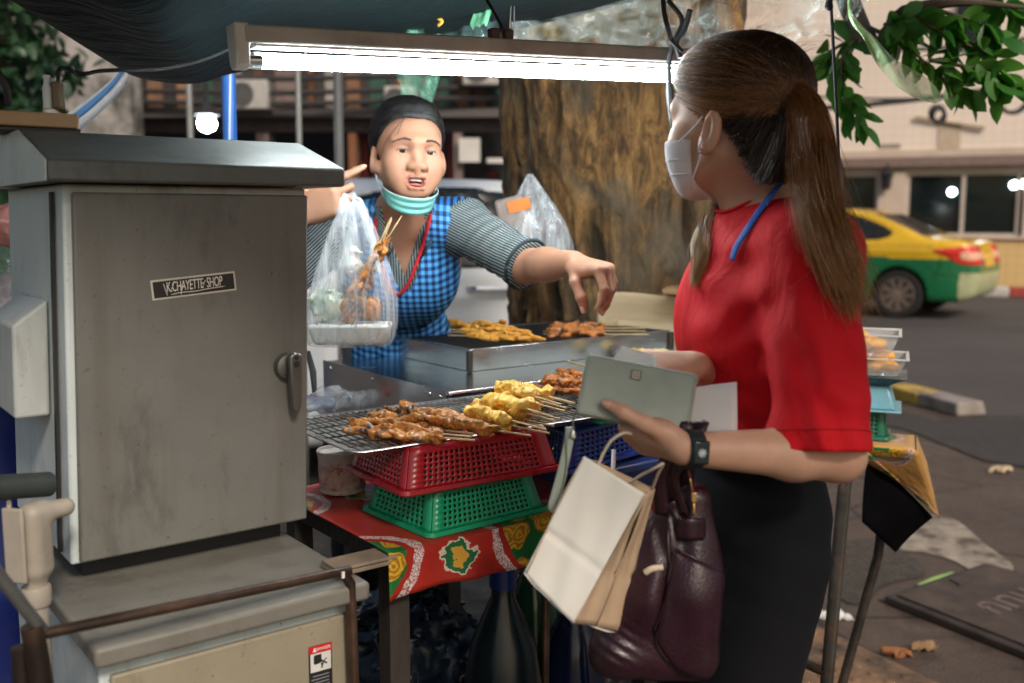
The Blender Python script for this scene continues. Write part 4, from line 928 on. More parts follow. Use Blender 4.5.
tag(m.obj('plastic_strip', pgreen, smooth=180), 'long pale green twisted plastic strip dangling in front of the leaves', 'plastic strip')
tag(MB().tube(spline([at(829, -30, 1.9), at(831, 5, 1.9), at(835, 80, 1.92), at(839, 170, 1.98), at(843, 330, 2.1), at(845, 485, 2.2)], 6), .0032, 8).obj('rope', sm), 'thin black rope hanging down behind the customer\'s ponytail', 'rope')
MB().lathe(at(829, 4, 1.9) - UZ * .012, [(.002, 0), (.008, .006), (.006, .016), (.009, .022), (.002, .03)], 10).obj('knot', sm, bpy.data.objects['rope'])
gs = film('green_bag_film', (.2, .55, .38), .5, .25, scale=25, streak=.2)
sheet('green_plastic', [(396, 74, 2.5), (420, 68, 2.5), (440, 74, 2.5)], [(402, 100, 2.5), (418, 106, 2.5), (432, 102, 2.5)], gs, 'crumpled green plastic hanging just above the vendor\'s head', 'plastic bag', .012, 20, 10, 9)
sheet('green_plastic', [(404, 12, 2.32), (415, 6, 2.3), (424, 12, 2.3)], [(400, 38, 2.3), (412, 42, 2.3), (424, 38, 2.3)], gs, 'green plastic scrap tucked behind the lamp near the yellow tie', 'plastic bag', .01, 16, 10, 8, 3)
sheet('green_plastic', [(486, -20, 2.3), (496, -20, 2.3), (504, -20, 2.3)], [(470, 24, 2.28), (478, 28, 2.28), (487, 24, 2.28)], film('mint_film', (.2, .6, .35), .75, .3), 'mint green plastic ribbon beside the dark red wire clip', 'plastic ribbon', .006, 12, 14, 6, 1)
sheet('plastic_film', [(430, -10, 2.4), (470, -20, 2.4), (500, -10, 2.4)], [(428, 38, 2.4), (462, 44, 2.4), (498, 44, 2.4)], film('teal_film', (.2, .36, .33), .45, .15, scale=20), 'crumpled greyish clear film above the lamp below the tarpaulin', 'plastic sheet', .015, 24, 14, 12, 5)
m = MB(); ym = mat('yellow_cord', (.62, .34, .03), .5)
m.tube(spline([at(441, 8, 2.25), at(436, 16, 2.25), at(442, 21, 2.25), at(438, 26, 2.25)], 5), .004, 6); m.tube(spline([at(429, 16, 2.25), at(436, 14, 2.25), at(441, 9, 2.25)], 5), .004, 6)
tag(m.obj('twist_tie', ym), 'yellow twisted tie under the tarpaulin above the lamp', 'tie')
# poles and rolled sheets
pipe = mat('pole_grey', (.3, .31, .3), .4, .5, var=.15)
def pole(px, y0, y1, Y, r, m, lab):
    a, b = at(px, y0, Y), at(px, y1, Y); return tag(MB().tube([V(b[0], b[1], 0), V(a[0], a[1], a[2])], r, 12).obj('steel_pole', m), lab, 'pole')
pole(297, 30, 135, 4.0, .012, pipe, 'thin pale steel pole between the lamp and the grey cabinet'); pole(337, 20, 140, 4.2, .02, mat('pole_dark', (.16, .17, .18), .5, .3), 'darker thick steel pole just beside the thin pale pole'); pole(188, 60, 135, 4.4, .014, pipe, 'thin steel pole standing left of the glaring street lamp')
def stripe_mat():
    m, t, b = nt('blue_white_stripes'); g = N(t); st = g.attr('st', 'Vector'); x = g.sep(st); f = g.math('FRACT', g.math('ADD', g.math('MULTIPLY', x[0], 3), g.math('MULTIPLY', x[1], 2.0)))
    g.put(b.inputs['Base Color'], g.ramp(f, [(0, (.03, .14, .5)), (.5, (.5, .6, .7)), (.62, (.04, .16, .55)), (.85, (.02, .1, .42))], 'CONSTANT')); sets(b, Roughness=.45); return m
a, b_ = at(228, 60, 2.5), at(225, 150, 2.5); m = MB()
m.grid(lambda u, v: a * (1 - v) + V(b_[0], b_[1], .0) * v + .017 * V(math.cos(6.283 * u), math.sin(6.283 * u), 0), 16, 40); tag(m.obj('striped_pole', stripe_mat(), smooth=180), 'blue and white striped pole behind the lamp end', 'pole')
m = MB(); P = spline([at(58, 140, 2.5), at(72, 124, 2.5), at(95, 105, 2.5), at(115, 86, 2.5), at(128, 68, 2.5)], 6)
m.tube(P, list(np.linspace(.03, .012, len(P))), 14); m.obj('rolled_film', film('milky_film', (.5, .55, .6), .7, .3, (1, 1, 1), 14, .2)); rf = tag(bpy.data.objects['rolled_film'], 'rolled milky plastic slanting up to the tarpaulin edge', 'plastic roll')
MB().tube([p + V(.002, -.02, .002) for p in P], list(np.linspace(.012, .004, len(P))), 8).obj('blue_stripe', mat('blue_tape', (.05, .14, .32), .5), rf)

# ---------------------------------------------------------------- stall table with cloth
TZ = .85
tA, tB = on(389, 553, TZ), on(322, 509, TZ); tu = UX; tv = UY
def tb(u, v, w=0): return tA + tu * u + tv * v + UZ * w
def cloth_mat(name, red, k=(3.0, 3.0), off=(.63, .29)):
    m, t, b = nt(name); g = N(t); st = g.attr('st', 'Vector'); x = g.sep(st); nz = g.noise(st, 38, 4); nf = g.noise(st, 9, 3)
    fx_ = g.math('SUBTRACT', g.math('FRACT', g.math('ADD', g.math('MULTIPLY', x[0], k[0]), off[0])), .5); fy_ = g.math('SUBTRACT', g.math('FRACT', g.math('ADD', g.math('MULTIPLY', x[1], k[1]), off[1])), .5)
    r = g.math('SQRT', g.math('ADD', g.math('MULTIPLY', fx_, fx_), g.math('MULTIPLY', fy_, fy_))); rr = g.math('ADD', r, g.math('MULTIPLY', g.math('SUBTRACT', nz, .5), .045))
    col = g.mix(g.noise(st, 14, 3), red, tuple(i * .6 for i in red))
    # big medallions: rose, leaves, lace ring
    sw = g.mix(.035, st, g.new('ShaderNodeTexNoise').outputs[1]) if False else st; vr = g.voro(sw, 22, 'Distance', 'F1', '2D'); vc = g.voro(sw, 22, 'Color', 'F1', '2D'); cs = g.sep(vc); petal = g.math('SINE', g.math('MULTIPLY', vr, 60.0)) if False else g.math('SINE', g.math('MULTIPLY', g.math('ADD', vr, g.math('MULTIPLY', nz, .75)), 30.0))
    rose = g.mix(g.math('MULTIPLY_ADD', petal, .5, .5), (.3, .13, .012), (.62, .4, .035)); green = g.mix(nz, (.005, .06, .02), (.02, .2, .05))
    inner = g.mix(g.math('LESS_THAN', g.math('ADD', vr, g.math('MULTIPLY', g.math('SUBTRACT', nz, .5), .3)), .5), green, rose); inner = g.mix(g.math('GREATER_THAN', cs[0], .8), inner, green)
    lace = g.mix(g.math('GREATER_THAN', g.math('SINE', g.math('MULTIPLY', g.noise(st, 90, 2), 40.0)), .25), (.6, .56, .55), (.34, .1, .11))
    col = g.mix(g.math('LESS_THAN', rr, .31), col, lace); col = g.mix(g.math('LESS_THAN', rr, .262), col, tuple(i * .75 for i in red)); col = g.mix(g.math('LESS_THAN', g.math('ADD', rr, g.math('MULTIPLY', nf, .08)), .265), col, inner)
    # small sprigs between
    gx = g.math('SUBTRACT', g.math('FRACT', g.math('ADD', g.math('MULTIPLY', x[0], k[0]), off[0] + .5)), .5); gy = g.math('SUBTRACT', g.math('FRACT', g.math('ADD', g.math('MULTIPLY', x[1], k[1]), off[1] + .08)), .5)
    q = g.math('ADD', g.math('SQRT', g.math('ADD', g.math('MULTIPLY', gx, gx), g.math('MULTIPLY', gy, gy))), g.math('MULTIPLY', g.math('SUBTRACT', g.noise(st, 60, 2), .5), .12))
    for lim, c in ((.092, (.6, .5, .4)), (.078, (.01, .12, .04)), (.045, (.55, .3, .04))): col = g.mix(g.math('LESS_THAN', q, lim), col, c)
    g.put(b.inputs['Base Color'], col); sets(b, Roughness=.38); g.put(b.inputs['Normal'], g.bump(nf, .35, .02)); return m
redc = cloth_mat('red_floral_oilcloth', (.42, .028, .018))
TL, TDp = .62, .42
tbl = thing('stall_table', tb(.3, .2, -TZ), 'dark stall table under the red floral cloth', 'table')
wood = mat('dark_wood', (.03, .024, .02), .7, var=.3, stretch=(1, 6, 1))
MB().box(tb(TL / 2, TDp / 2, -.02), (TL - .02, TDp - .02, .03), STALL).obj('tabletop', wood, tbl)
for u, v in ((.03, .04), (TL - .04, .04), (.03, TDp - .04), (TL - .04, TDp - .04)):
    MB().box(tb(u, v, -.035 - (TZ - .035) / 2), (.035, .035, TZ - .035), STALL).obj('leg', wood, tbl)
m = MB(); prof = [(.0, .3), (.1, .3)]
def clothfn(u, v):
    # v: from the bottom of the front drape up and over the top
    L = v * (TDp + .075); w = math.sin(u * 19) * .006 + math.sin(u * 43 + 1) * .003
    if L < .075: return tb(-.004 + u * (TL + .008), -.006 - .004 * (1 - L / .075) + w * (1 - L / .075), .002 - .075 + L + .006 * math.sin(u * 9) * (1 - L / .075))
    return tb(-.004 + u * (TL + .008), L - .075, .002 + (.0015 * math.sin(11 * u + 4 * v)))
m.grid(clothfn, 80, 60); tc = m.obj('tablecloth', redc, solid=.0015, smooth=60)
a_ = tc.data.attributes['st']; buf = np.zeros(len(tc.data.vertices) * 3, np.float32); a_.data.foreach_get('vector', buf); buf = buf.reshape(-1, 3) * np.array([TL, TDp + .075, 0], np.float32); a_.data.foreach_set('vector', buf.ravel())
tag(tc, 'glossy red oilcloth with yellow roses and white lace rings on the stall table', 'tablecloth')
m = MB(); 
m.box(tb(-.045, .02, -.013), (.09, .055, .006), STALL); m.box(tb(-.04, .018, -.006), (.1, .05, .005), STALL)
tag(m.obj('wooden_board', mat('grey_board', (.2, .16, .12), .8, var=.3, scale=20), bevel=.001), 'small weathered grey boards stacked at the corner of the red cloth', 'board')
# rusty rod leg
tag(MB().tube([at(546, 598, 1.78), V(at(543, 700, 1.78)[0], 1.78, 0)], .0075, 10).obj('metal_rod', rust), 'thin rusty rod standing under the table edge beside the paper bag', 'rod')

# ---------------------------------------------------------------- baskets
def basket(name, z0, h, A, Bp, Cc, m, lab, nx, ny, nz, inset=.016, parent=None, rim=.008, up=True):
    "perforated basket standing upside down: rim at the bottom"
    uu, vv = nrm(Cc - A), nrm(Bp - A); L, Wd = np.linalg.norm(Cc - A), np.linalg.norm(Bp - A)
    b = [A, A + uu * L, A + uu * L + vv * Wd, A + vv * Wd]; c = sum(b) / 4
    lo = [p + nrm(V(*(c - p))) * 0 for p in b]
    def ins(p, d, zz): q = p.copy(); q = q + uu * d * (1 if (p - c) @ uu < 0 else -1) + vv * d * (1 if (p - c) @ vv < 0 else -1); q[2] = zz; return q
    lo = [ins(p, .008, z0 + .006) for p in b]; hi = [ins(p, .008 + inset, z0 + h) for p in b]
    r = thing(name, V(c[0], c[1], z0), lab, 'basket'); mb = MB()
    for k in range(4):
        p0, p1, q0, q1 = lo[k], lo[(k + 1) % 4], hi[k], hi[(k + 1) % 4]; n = nx if k % 2 == 0 else ny
        cols = [0, .1] + [.1 + .8 * t for s_ in range(n) for t in ((s_ + .55) / n, (s_ + 1) / n)]; cols[-1] = .9; cols += [1.0]
        rows = [0, .1] + [.1 + .76 * t for s_ in range(nz) for t in ((s_ + .55) / nz, (s_ + 1) / nz)] + [1.0]
        n0 = len(mb.v); W_ = len(cols)
        for t in rows:
            for s_ in cols: mb.v.append(tuple((p0 * (1 - s_) + p1 * s_) * (1 - t) + (q0 * (1 - s_) + q1 * s_) * t))
        for j in range(len(rows) - 1):
            for i in range(W_ - 1):
                hole = 1 <= i < W_ - 2 and (i - 1) % 2 == 0 and 1 <= j < len(rows) - 2 and (j - 1) % 2 == 0
                if not hole: mb.f.append((n0 + j * W_ + i, n0 + j * W_ + i + 1, n0 + (j + 1) * W_ + i + 1, n0 + (j + 1) * W_ + i)); mb.m.append(0)
    mb.obj('wall', m, r, solid=.0022, soff=1)
    mt = MB(); mt.hexa([p + V(0, 0, .0005) for p in hi], [p + V(0, 0, .0035) for p in hi]); mt.obj('base', m, r, bevel=.001)
    rm = MB(); n_ = 6
    def rr(ofs, zz):
        out = []
        for k, p in enumerate(b):
            su = 1 if (p - c) @ uu < 0 else -1; sv = 1 if (p - c) @ vv < 0 else -1; R_ = .014; q = p + uu * su * (R_ - ofs) + vv * sv * (R_ - ofs)
            st_ = {(1, 1): 180, (-1, 1): 270, (-1, -1): 0, (1, -1): 90}[(su, sv)]
            for a in np.linspace(st_, st_ + 90, n_): out.append(V(*(q + uu * R_ * math.cos(R(a)) + vv * R_ * math.sin(R(a)))[:2], zz))
        return out
    rm.rings([rr(-.009, z0 + .006), rr(.002, z0), rr(.0045, z0 + .003), rr(.003, z0 + .0095), rr(-.007, z0 + .0085), rr(-.009, z0 + .006)], caps=False); rm.obj('rim', m, r, smooth=50)
    return r
gB = mat('green_basket_plastic', (.006, .3, .14), .32, var=.06, Subsurface_Weight=.05); rB = mat('red_basket_plastic', (.3, .012, .02), .3, var=.1)
basket('green_basket', TZ + .002, .072, on(430, 541, TZ), on(363, 512, TZ), on(548, 512, TZ), gB, 'green perforated plastic basket on the red floral tablecloth', 18, 11, 6)
z2 = TZ + .0745
basket('red_basket', z2, .071, on(404, 498, z2), on(346, 470, z2), on(562, 470, z2), rB, 'dark red perforated basket stacked on the green one under the tray', 22, 13, 6)
bB = mat('blue_basket_plastic', (.008, .04, .3), .35, var=.1)
basket('blue_basket', .90, .075, on(566, 476, .9), on(520, 455, .9), on(690, 440, .9), bB, 'blue perforated basket behind the grey wallet', 20, 9, 6)
bx = on(600, 485, .86); MB_ = MB(); MB_.box(bx + V(.05, .12, -.0), (.3, .2, .07), STALL); tag(MB_.obj('blue_crate', mat('navy_plastic', (.006, .02, .12), .4), bevel=.01), 'dark blue plastic crate under the blue basket', 'crate')
gl = on(606, 418, .985); m = MB(); m.box(gl, (.085, .06, .006), STALL @ np.array([[1, .0, 0], [0, 1, 0], [0, 0, 1.]])); tag(m.obj('green_plate', mat('bright_green_plastic', (.01, .5, .16), .35), bevel=.0025), 'bright green plastic plate edge just under the grey wallet', 'plate')
wb = MB().tube([on(613, 470, .93), on(614, 450, .96)], .004, 8); tag(wb.obj('drinking_straw', mat('straw_white', (.75, .75, .75), .4)), 'short white straw in front of the blue basket', 'straw')
# tin
tn = thing('food_tin', on(343, 508, TZ), 'round white tin with a red printed label beside the red basket', 'tin')
tcn = at(343, 500, 1.78); tcn[2] = TZ
m = MB(); m.lathe(tcn, [(.028, .0), (.04, .004), (.043, .06), (.0445, .072), (.046, .075), (.046, .08), (.043, .08), (.042, .074), (.001, .074)], 32); m.obj('tin_body', mat('tin_cream', (.5, .45, .4), .4, var=.2, scale=30, dirt=(.25, .1, .08), dirt_at=(.5, .7), dscale=30), tn)
m = MB(); m.lathe(tcn + V(0, 0, .012), [(.042, 0), (.0438, .044)], 32, caps=False); m.obj('label', mat('tin_label', (.45, .3, .26), .5, var=.4, scale=60, dirt=(.3, .08, .07), dirt_at=(.5, .6), dscale=40), tn)

# ---------------------------------------------------------------- tray with wire grid
TRZ = 1.0; T0 = on(356, 453, TRZ); t1 = on(566, 421, TRZ); t2 = on(304, 417, TRZ)
Tu = nrm(t1 - T0); Tv = nrm((t2 - T0) - Tu * ((t2 - T0) @ Tu)); TW, TH = .60, np.linalg.norm(t2 - T0)
TRM = np.stack([Tu, Tv, UZ], 1)
def tp(u, v, w=0): return T0 + Tu * u + Tv * v + UZ * w
tray = thing('grill_tray', tp(.3, .15, -.01), 'steel tray with a wire grid full of skewers on the red basket', 'tray')
m = MB()
def rrect(o, zz, r_=.02):
    out = []
    for (cx_, cy_, s_) in ((TW - r_, TH - r_, 0), (r_, TH - r_, 90), (r_, r_, 180), (TW - r_, r_, 270)):
        for a in np.linspace(s_, s_ + 90, 7): out.append(tp(cx_ + (r_ + o) * math.cos(R(a)), cy_ + (r_ + o) * math.sin(R(a)), zz))
    return out
m.rings([rrect(-.022, -.011), rrect(-.014, -.0095), rrect(-.0095, -.001), rrect(0, 0), rrect(.0015, -.001), rrect(0, -.0025), rrect(-.008, -.004), rrect(-.0155, -.0125), rrect(-.022, -.0135)], caps=True); m.obj('pan', mat('worn_aluminium', (.5, .5, .48), .35, .9, .15, 10, dirt=(.16, .12, .08), dirt_at=(.5, .75)), tray, smooth=40)
m = MB(); nwx, nwy = 46, 8
for k in range(nwx): u = .014 + (TW - .028) * k / (nwx - 1); m.tube([tp(u, .012, -.001), tp(u, TH - .012, -.001)], .0011, 5)
for k in range(nwy): v = .014 + (TH - .028) * k / (nwy - 1); m.tube([tp(.012, v, -.003), tp(TW - .012, v, -.003)], .0014, 5)
m.obj('wire_grid', mat('wire_steel', (.32, .3, .27), .4, .9, dirt=(.03, .022, .018), dirt_at=(.4, .6)), tray, smooth=60)
# ---------------------------------------------------------------- skewers
stick = mat('bamboo', (.56, .4, .2), .6, var=.2, scale=60)
def food_mat(name, c, dark, lo, hi, gloss=.32, sc=45):
    m, t, b = nt(name); g = N(t); v = g.coord('Object'); n1 = g.noise(v, sc, 6, .65); n2 = g.noise(v, sc * .45, 4); n3 = g.noise(v, sc * 5, 3)
    col = g.mix(n2, c, tuple(min(1, i * 1.35) for i in c)); col = g.mix(g.ramp(n1, [(lo, 0), (hi, 1)]), col, dark)
    g.put(b.inputs['Base Color'], col); g.put(b.inputs['Roughness'], g.ramp(n3, [(.3, gloss - .1), (.7, gloss + .25)])); sets(b, Subsurface_Weight=.12); b.inputs['Subsurface Radius'].default_value = (.01, .005, .002)
    g.put(b.inputs['Normal'], g.bump(n3, .35, .002)); return m
brn = food_mat('grilled_meat', (.44, .175, .035), (.03, .011, .006), .47, .63, .26, 50); ylw = food_mat('yellow_satay', (.8, .47, .09), (.55, .27, .04), .64, .88, .32); org = food_mat('orange_satay', (.46, .15, .025), (.04, .014, .007), .48, .64); flat = food_mat('yellow_grilled', (.85, .36, .055), (.4, .13, .02), .58, .78, .3)
def meat_body(L, n, r, flatz, jit, seed, amp=.0022, fq=160, gap=1.0):
    g = np.random.default_rng(seed); B = Body(.004)
    for k in range(n):
        c = V(L * (k + .5) / n, g.normal() * jit, g.normal() * jit * .5); rr = r * g.uniform(.8, 1.15)
        M_ = np.array(Matrix.Rotation(g.normal() * .35, 3, 'Z') @ Matrix.Rotation(g.normal() * .4, 3, 'X')); B.ell(c, (L / n * .72 * gap, rr, rr * flatz), M_)
        if g.uniform() < .6: B.ell(c + V(g.normal() * L / n * .3, g.choice((-1, 1)) * rr * .6, g.normal() * rr * .3), (L / n * .4, rr * .5, rr * .5 * flatz), M_)
    B.disp = lambda p: amp * (noise3(p * fq, seed) + .5 * noise3(p * fq * 2.3, seed + 1)); return B
def skewer_proto(m, variants, L, n, r, flatz, jit, stick_to, lab, grp, name='meat_skewer', **k):
    out = []
    for s_ in range(variants):
        t = thing(name, (0, 0, 0), lab, 'skewer', grp)
        meat_body(L, n, r, flatz, jit, 11 + s_ * 7 + n, **k).obj('meat', m, t, h=.0018 if r < .012 else .002)
        MB().tube([V(-.012, 0, 0), V(L * .5, .0005, .0006), V(stick_to, 0, 0)], [.0008, .0016, .0017], 7).obj('stick', stick, t); out.append(t)
    return out
def place(protos, k, P, Q, roll=0, label=None):
    "skewer k of a kind with its tip at P pointing towards the handle at Q"
    d = nrm(np.asarray(Q) - P); M_ = frame(-d); Mx = np.stack([d, np.cross(M_[:, 2], d), M_[:, 2]], 1); e = (Matrix(Mx.tolist()) @ Matrix.Rotation(roll, 3, 'X')).to_euler()
    p = protos[k % len(protos)]
    if not p.get('_used'):
        p['_used'] = 1; p.location = [float(c) for c in P]; p.rotation_euler = e
        if label: p['label'] = label
        return p
    c = copy_thing(p, P, tuple(e), label); return c
pb = skewer_proto(brn, 4, .155, 9, .0108, .52, .0022, .215, 'dark glazed meat skewer lying in the front row on the wire grid', 'glazed skewers on the tray', amp=.0024, fq=150, gap=1.7)
for k, (a, b_, w) in enumerate([((350, 431), (456, 439), .008), ((353, 426), (468, 436.5), .008), ((362, 421), (482, 434.5), .008), ((372, 416), (498, 433), .008), ((388, 411.5), (516, 430.5), .008)]):
    place(pb, k, on(*a, TRZ + w), on(*b_, TRZ + w), k * 1.3)
place(pb, 5, on(401, 406, TRZ + .03), on(532, 436, TRZ + .012), .5, 'dark glazed meat skewer lying on top of the glazed front row')
place(pb, 7, on(410, 417, TRZ + .024), on(540, 437, TRZ + .01), 2.2, 'dark glazed meat skewer second from top of the glazed heap')
place(pb, 4, on(470, 408, TRZ + .006), on(555, 430, TRZ + .006), 1.2, 'charred dark skewer half hidden beneath the yellow satay pile')
py = skewer_proto(ylw, 5, .125, 7, .0145, .72, .0035, .215, 'yellow satay skewer in the tall pile on the tray', 'yellow satay pile on the tray', amp=.0042, fq=105, gap=1.12)
YP = [((463, 416), (538, 431), .014), ((474, 409), (553, 426), .014), ((487, 402), (570, 421), .014), ((500, 395), (586, 416), .014), ((513, 389), (600, 410), .014),
      ((470, 410), (548, 430), .036), ((484, 402), (566, 424), .036), ((499, 394), (584, 416), .036), ((512, 387), (598, 409), .036), ((490, 397), (566, 421), .064), ((502, 390), (583, 413), .064), ((498, 386), (580, 410), .084)]
for k, (a, b_, w) in enumerate(YP): place(py, k, on(*a, TRZ + w * .72), on(*b_, TRZ + w * .72 + .004), k * 1.1, 'topmost yellow satay skewer crowning the pile on the tray' if k == 11 else None)
po = skewer_proto(org, 2, .12, 8, .0085, .8, .003, .2, 'orange brown skewer behind the yellow satay pile', 'orange skewers behind the satay pile', amp=.003, fq=180, gap=1.3)
for k, (a, b_, w) in enumerate([((530, 388), (640, 398), .01), ((540, 382), (650, 392), .01), ((548, 377), (655, 386), .012), ((556, 372), (665, 381), .012), ((545, 380), (650, 385), .028)]): place(po, k, on(*a, TRZ + w), on(*b_, TRZ + w), k)
MB_ = MB(); MB_.tube([on(568, 361, 1.03), on(600, 371, 1.03)], .003, 8); tag(MB_.obj('bamboo_stick', stick), 'single bare bamboo stick poking out behind the grey wallet', 'stick')

# ---------------------------------------------------------------- counter and upper grill
cz_ = 1.008; K0 = on(449, 392, cz_)
def kp(u, v, w=0): return K0 + UX * u + UY * v + UZ * w
ct = thing('steel_counter', kp(.4, .25, -cz_), 'stainless steel counter behind the tray carrying the grill', 'counter')
MB().box(kp(.45, .27, -.009), (.9, .54, .018), STALL).obj('top', STEEL, ct, bevel=.004, bseg=3)
MB().box(kp(.45, .275, -.055), (.87, .5, .07), STALL).obj('apron', mat('dark_steel', (.12, .13, .14), .35, .9), ct)
m = MB(); m.prism([kp(-.004, 0, .002), kp(-.004, .54, .002), kp(-.004, .54, -.13), kp(-.004, .0, -.05)], -UX * .003); m.obj('side_panel', STEEL, ct)
m = MB()
for v in (.02, .06, .3, .5): m.lathe(kp(-.0075, v, -.012), [(.005, 0), (.004, .002), (.001, .0025)], 10, -UX)
m.obj('rivets', STEEL, ct)
for u, v in ((.04, .06), (.84, .06), (.04, .5), (.84, .5)): MB().box(kp(u, v, -.091 - (cz_ - .091) / 2), (.03, .03, cz_ - .091), STALL).obj('leg', mat('cart_leg', (.06, .06, .06), .5, .5), ct)
m = MB()
for k in range(26): m.box(kp(.06 + .022 * k, -.0022, -.0095), (.012, .002, .004), STALL)
m.obj('vent_slots', gsk, ct)
gz = cz_ + .001; G0 = on(470, 371.5, gz)
def gp(u, v, w=0): return G0 + UX * u + UY * v + UZ * w
gr = thing('charcoal_grill', gp(.3, .17, 0), 'low stainless charcoal grill on the steel counter with skewers cooking', 'grill')
GL, GD, GH = .63, .36, .046
m = MB()
for (a, b_) in (((0, 0), (GL, 0)), ((GL, 0), (GL, GD)), ((GL, GD), (0, GD)), ((0, GD), (0, 0))):
    p, q = gp(*a), gp(*b_); d = nrm(q - p); n = V(-d[1], d[0], 0); p = p - n * 0; m.hexa([p + d * .0, q - d * .0023, q - d * .0023 + n * .002, p + n * .002], [x + UZ * GH for x in (p, q - d * .0023, q - d * .0023 + n * .002, p + n * .002)])
m.obj('grill_body', STEEL, gr)
MB().box(gp(GL / 2, GD / 2, .012), (GL - .01, GD - .01, .012), STALL).obj('ash_bed', mat('ash', (.05, .045, .042), .95, var=.4, scale=40, bump=.8, bscale=60, bdist=.01), gr)
m = MB(); 
for k in range(60): u = .006 + (GL - .012) * k / 59; m.tube([gp(u, .006, GH), gp(u, GD - .006, GH)], .0014, 5)
for k in range(9): v = .006 + (GD - .012) * k / 8; m.tube([gp(.006, v, GH - .0025), gp(GL - .006, v, GH - .0025)], .0014, 5)
m.obj('wire_grid', mat('black_wire', (.07, .065, .06), .5, .7), gr, smooth=60)
m = MB()
for (u0, v0, u1, v1) in ((-.001, -.001, GL + .001, .011), (-.001, GD - .011, GL + .001, GD + .001), (-.001, .0112, .011, GD - .0112), (GL - .011, .0112, GL + .001, GD - .0112)): m.box(gp((u0 + u1) / 2, (v0 + v1) / 2, GH + .002), (u1 - u0, v1 - v0, .003), STALL)
m.obj('rim', STEEL, gr, bevel=.001)
bsm = mat('burnt_steel', (.1, .09, .08), .4, .9)
for u in (-.003, GL + .003): MB().box(gp(u, -.003, GH / 2), (.012, .012, GH), STALL).obj('corner_bracket', bsm, gr, bevel=.002)
FZ = gz + GH + .007
pf = skewer_proto(flat, 3, .17, 5, .0145, .55, .003, .24, 'flat yellow skewer grilling in the row on the hot grill', 'yellow skewers on the grill', amp=.003, fq=110, gap=1.5)
for k, (a, b_) in enumerate([((537, 340), (430, 334)), ((534, 336.5), (432, 331)), ((525, 333), (436, 328.5)), ((514, 329.5), (440, 326.5)), ((505, 327), (445, 324.5))]): place(pf, k, on(*a, FZ), on(*b_, FZ), k * .2)
pd = skewer_proto(org, 2, .14, 8, .0105, .7, .003, .25, 'browned skewer grilling at the far end of the grill', 'browned skewers on the grill')
for k, (a, b_) in enumerate([((548, 334), (650, 334.5)), ((548, 331), (650, 331)), ((550, 328), (650, 328)), ((553, 325.5), (648, 325))]): place(pd, k + 1, on(*a, FZ), on(*b_, FZ), k * 1.5)
# food at the right of the grill, behind the wallet
fr_ = skewer_proto(ylw, 1, .09, 5, .012, .8, .003, .12, 'yellow skewer lying on the counter behind the wallet', 'skewers behind the wallet', amp=.002, fq=90)
for k, (a, b_) in enumerate([((630, 352), (690, 354)), ((640, 356), (700, 359))]): place(fr_, k, on(*a, cz_ + .012), on(*b_, cz_ + .012))
# cardboard
cdm = mat('cardboard', (.52, .4, .25), .85, var=.1, scale=6, dirt=(.36, .27, .16), dirt_at=(.5, .8), stretch=(1, 1, 5), bump=.2, bscale=40)
cdb = thing('cardboard_sheet', at(660, 350, 2.75), 'creased cardboard windbreak standing behind the grill', 'cardboard')
c0, c1 = at(597, 292, 2.72), at(760, 300, 2.95); cdn = nrm(np.cross(c1 - c0, UZ))
def cfn(u, v): return c0 * (1 - u) + c1 * u + UZ * (-.155 * v + .004 * math.sin(9 * u)) + cdn * (.004 * math.sin(3 * v + 4 * u) + .01 * abs(v - .45))
MB().grid(cfn, 20, 12).obj('upper_flap', cdm, cdb, solid=.004, smooth=180)
MB().grid(lambda u, v: c0 * (1 - u) + c1 * u + UZ * (-.075 - .2 * v) + cdn * (.03 + .11 * v + .006 * math.sin(7 * u)) + nrm(c1 - c0) * .045, 16, 10).obj('lower_flap', cdm, cdb, solid=.004, smooth=180)
m = MB(); m.prism([at(662, 290, 2.72), at(672, 288.5, 2.72), at(690, 292, 2.73), at(690, 295, 2.73), at(664, 293, 2.72)], V(.02, .06, .004)); m.obj('torn_corner', mat('brown_card', (.4, .25, .12), .85), cdb)
m = MB(); c = at(688, 346, 2.62); 
for k in range(5): m.box(c + V(.004 * math.sin(k * 9), 0, .02 - .009 * k), (.012, .003, .003))
m.obj('printed_mark', ink, cdb)
# tongs, bags behind the cabinet
tg = MB(); tg.tube([at(308, 352, 2.25), at(313, 372, 2.22), at(315, 398, 2.2)], [.006, .008, .005], 8); tag(tg.obj('knife_handle', BLACK), 'black knife handle beside the apron and the grey cabinet', 'knife')
tg = MB(); tg.tube([at(311, 395, 2.2), at(318, 403, 2.19)], .007, 8); tag(tg.obj('red_spatula', mat('red_plastic', (.4, .02, .03), .4)), 'small red plastic handle below the black knife handle', 'utensil')
whf = film('white_film', (.7, .74, .78), .5, .25, scale=22, streak=.3)
def crumple(name, c, r, m, lab, cat, seed=0, h=.004, amp=.012, fq=28):
    B = Body(.01); B.ell(c, r); B.disp = lambda p: amp * (np.abs(noise3(p * fq, seed)) * 1.6 + .5 * noise3(p * fq * 2.5, seed + 1)); return tag(B.obj(name, m, h=h), lab, cat)
crumple('plastic_bag', at(333, 398, 2.1), (.05, .04, .03), whf, 'crumpled clear bag lying between the cabinet and the counter', 'plastic bag', 3)
crumple('plastic_bag', at(312, 404, 2.0), (.05, .05, .018), film('bluish_film', (.5, .6, .75), .6, .25), 'bluish clear bag beside the cabinet edge behind the tray', 'plastic bag', 5)
crumple('plastic_bag', at(362, 400, 2.2), (.04, .03, .025), whf, 'small clear bag crumpled under the counter side panel', 'plastic bag', 8)

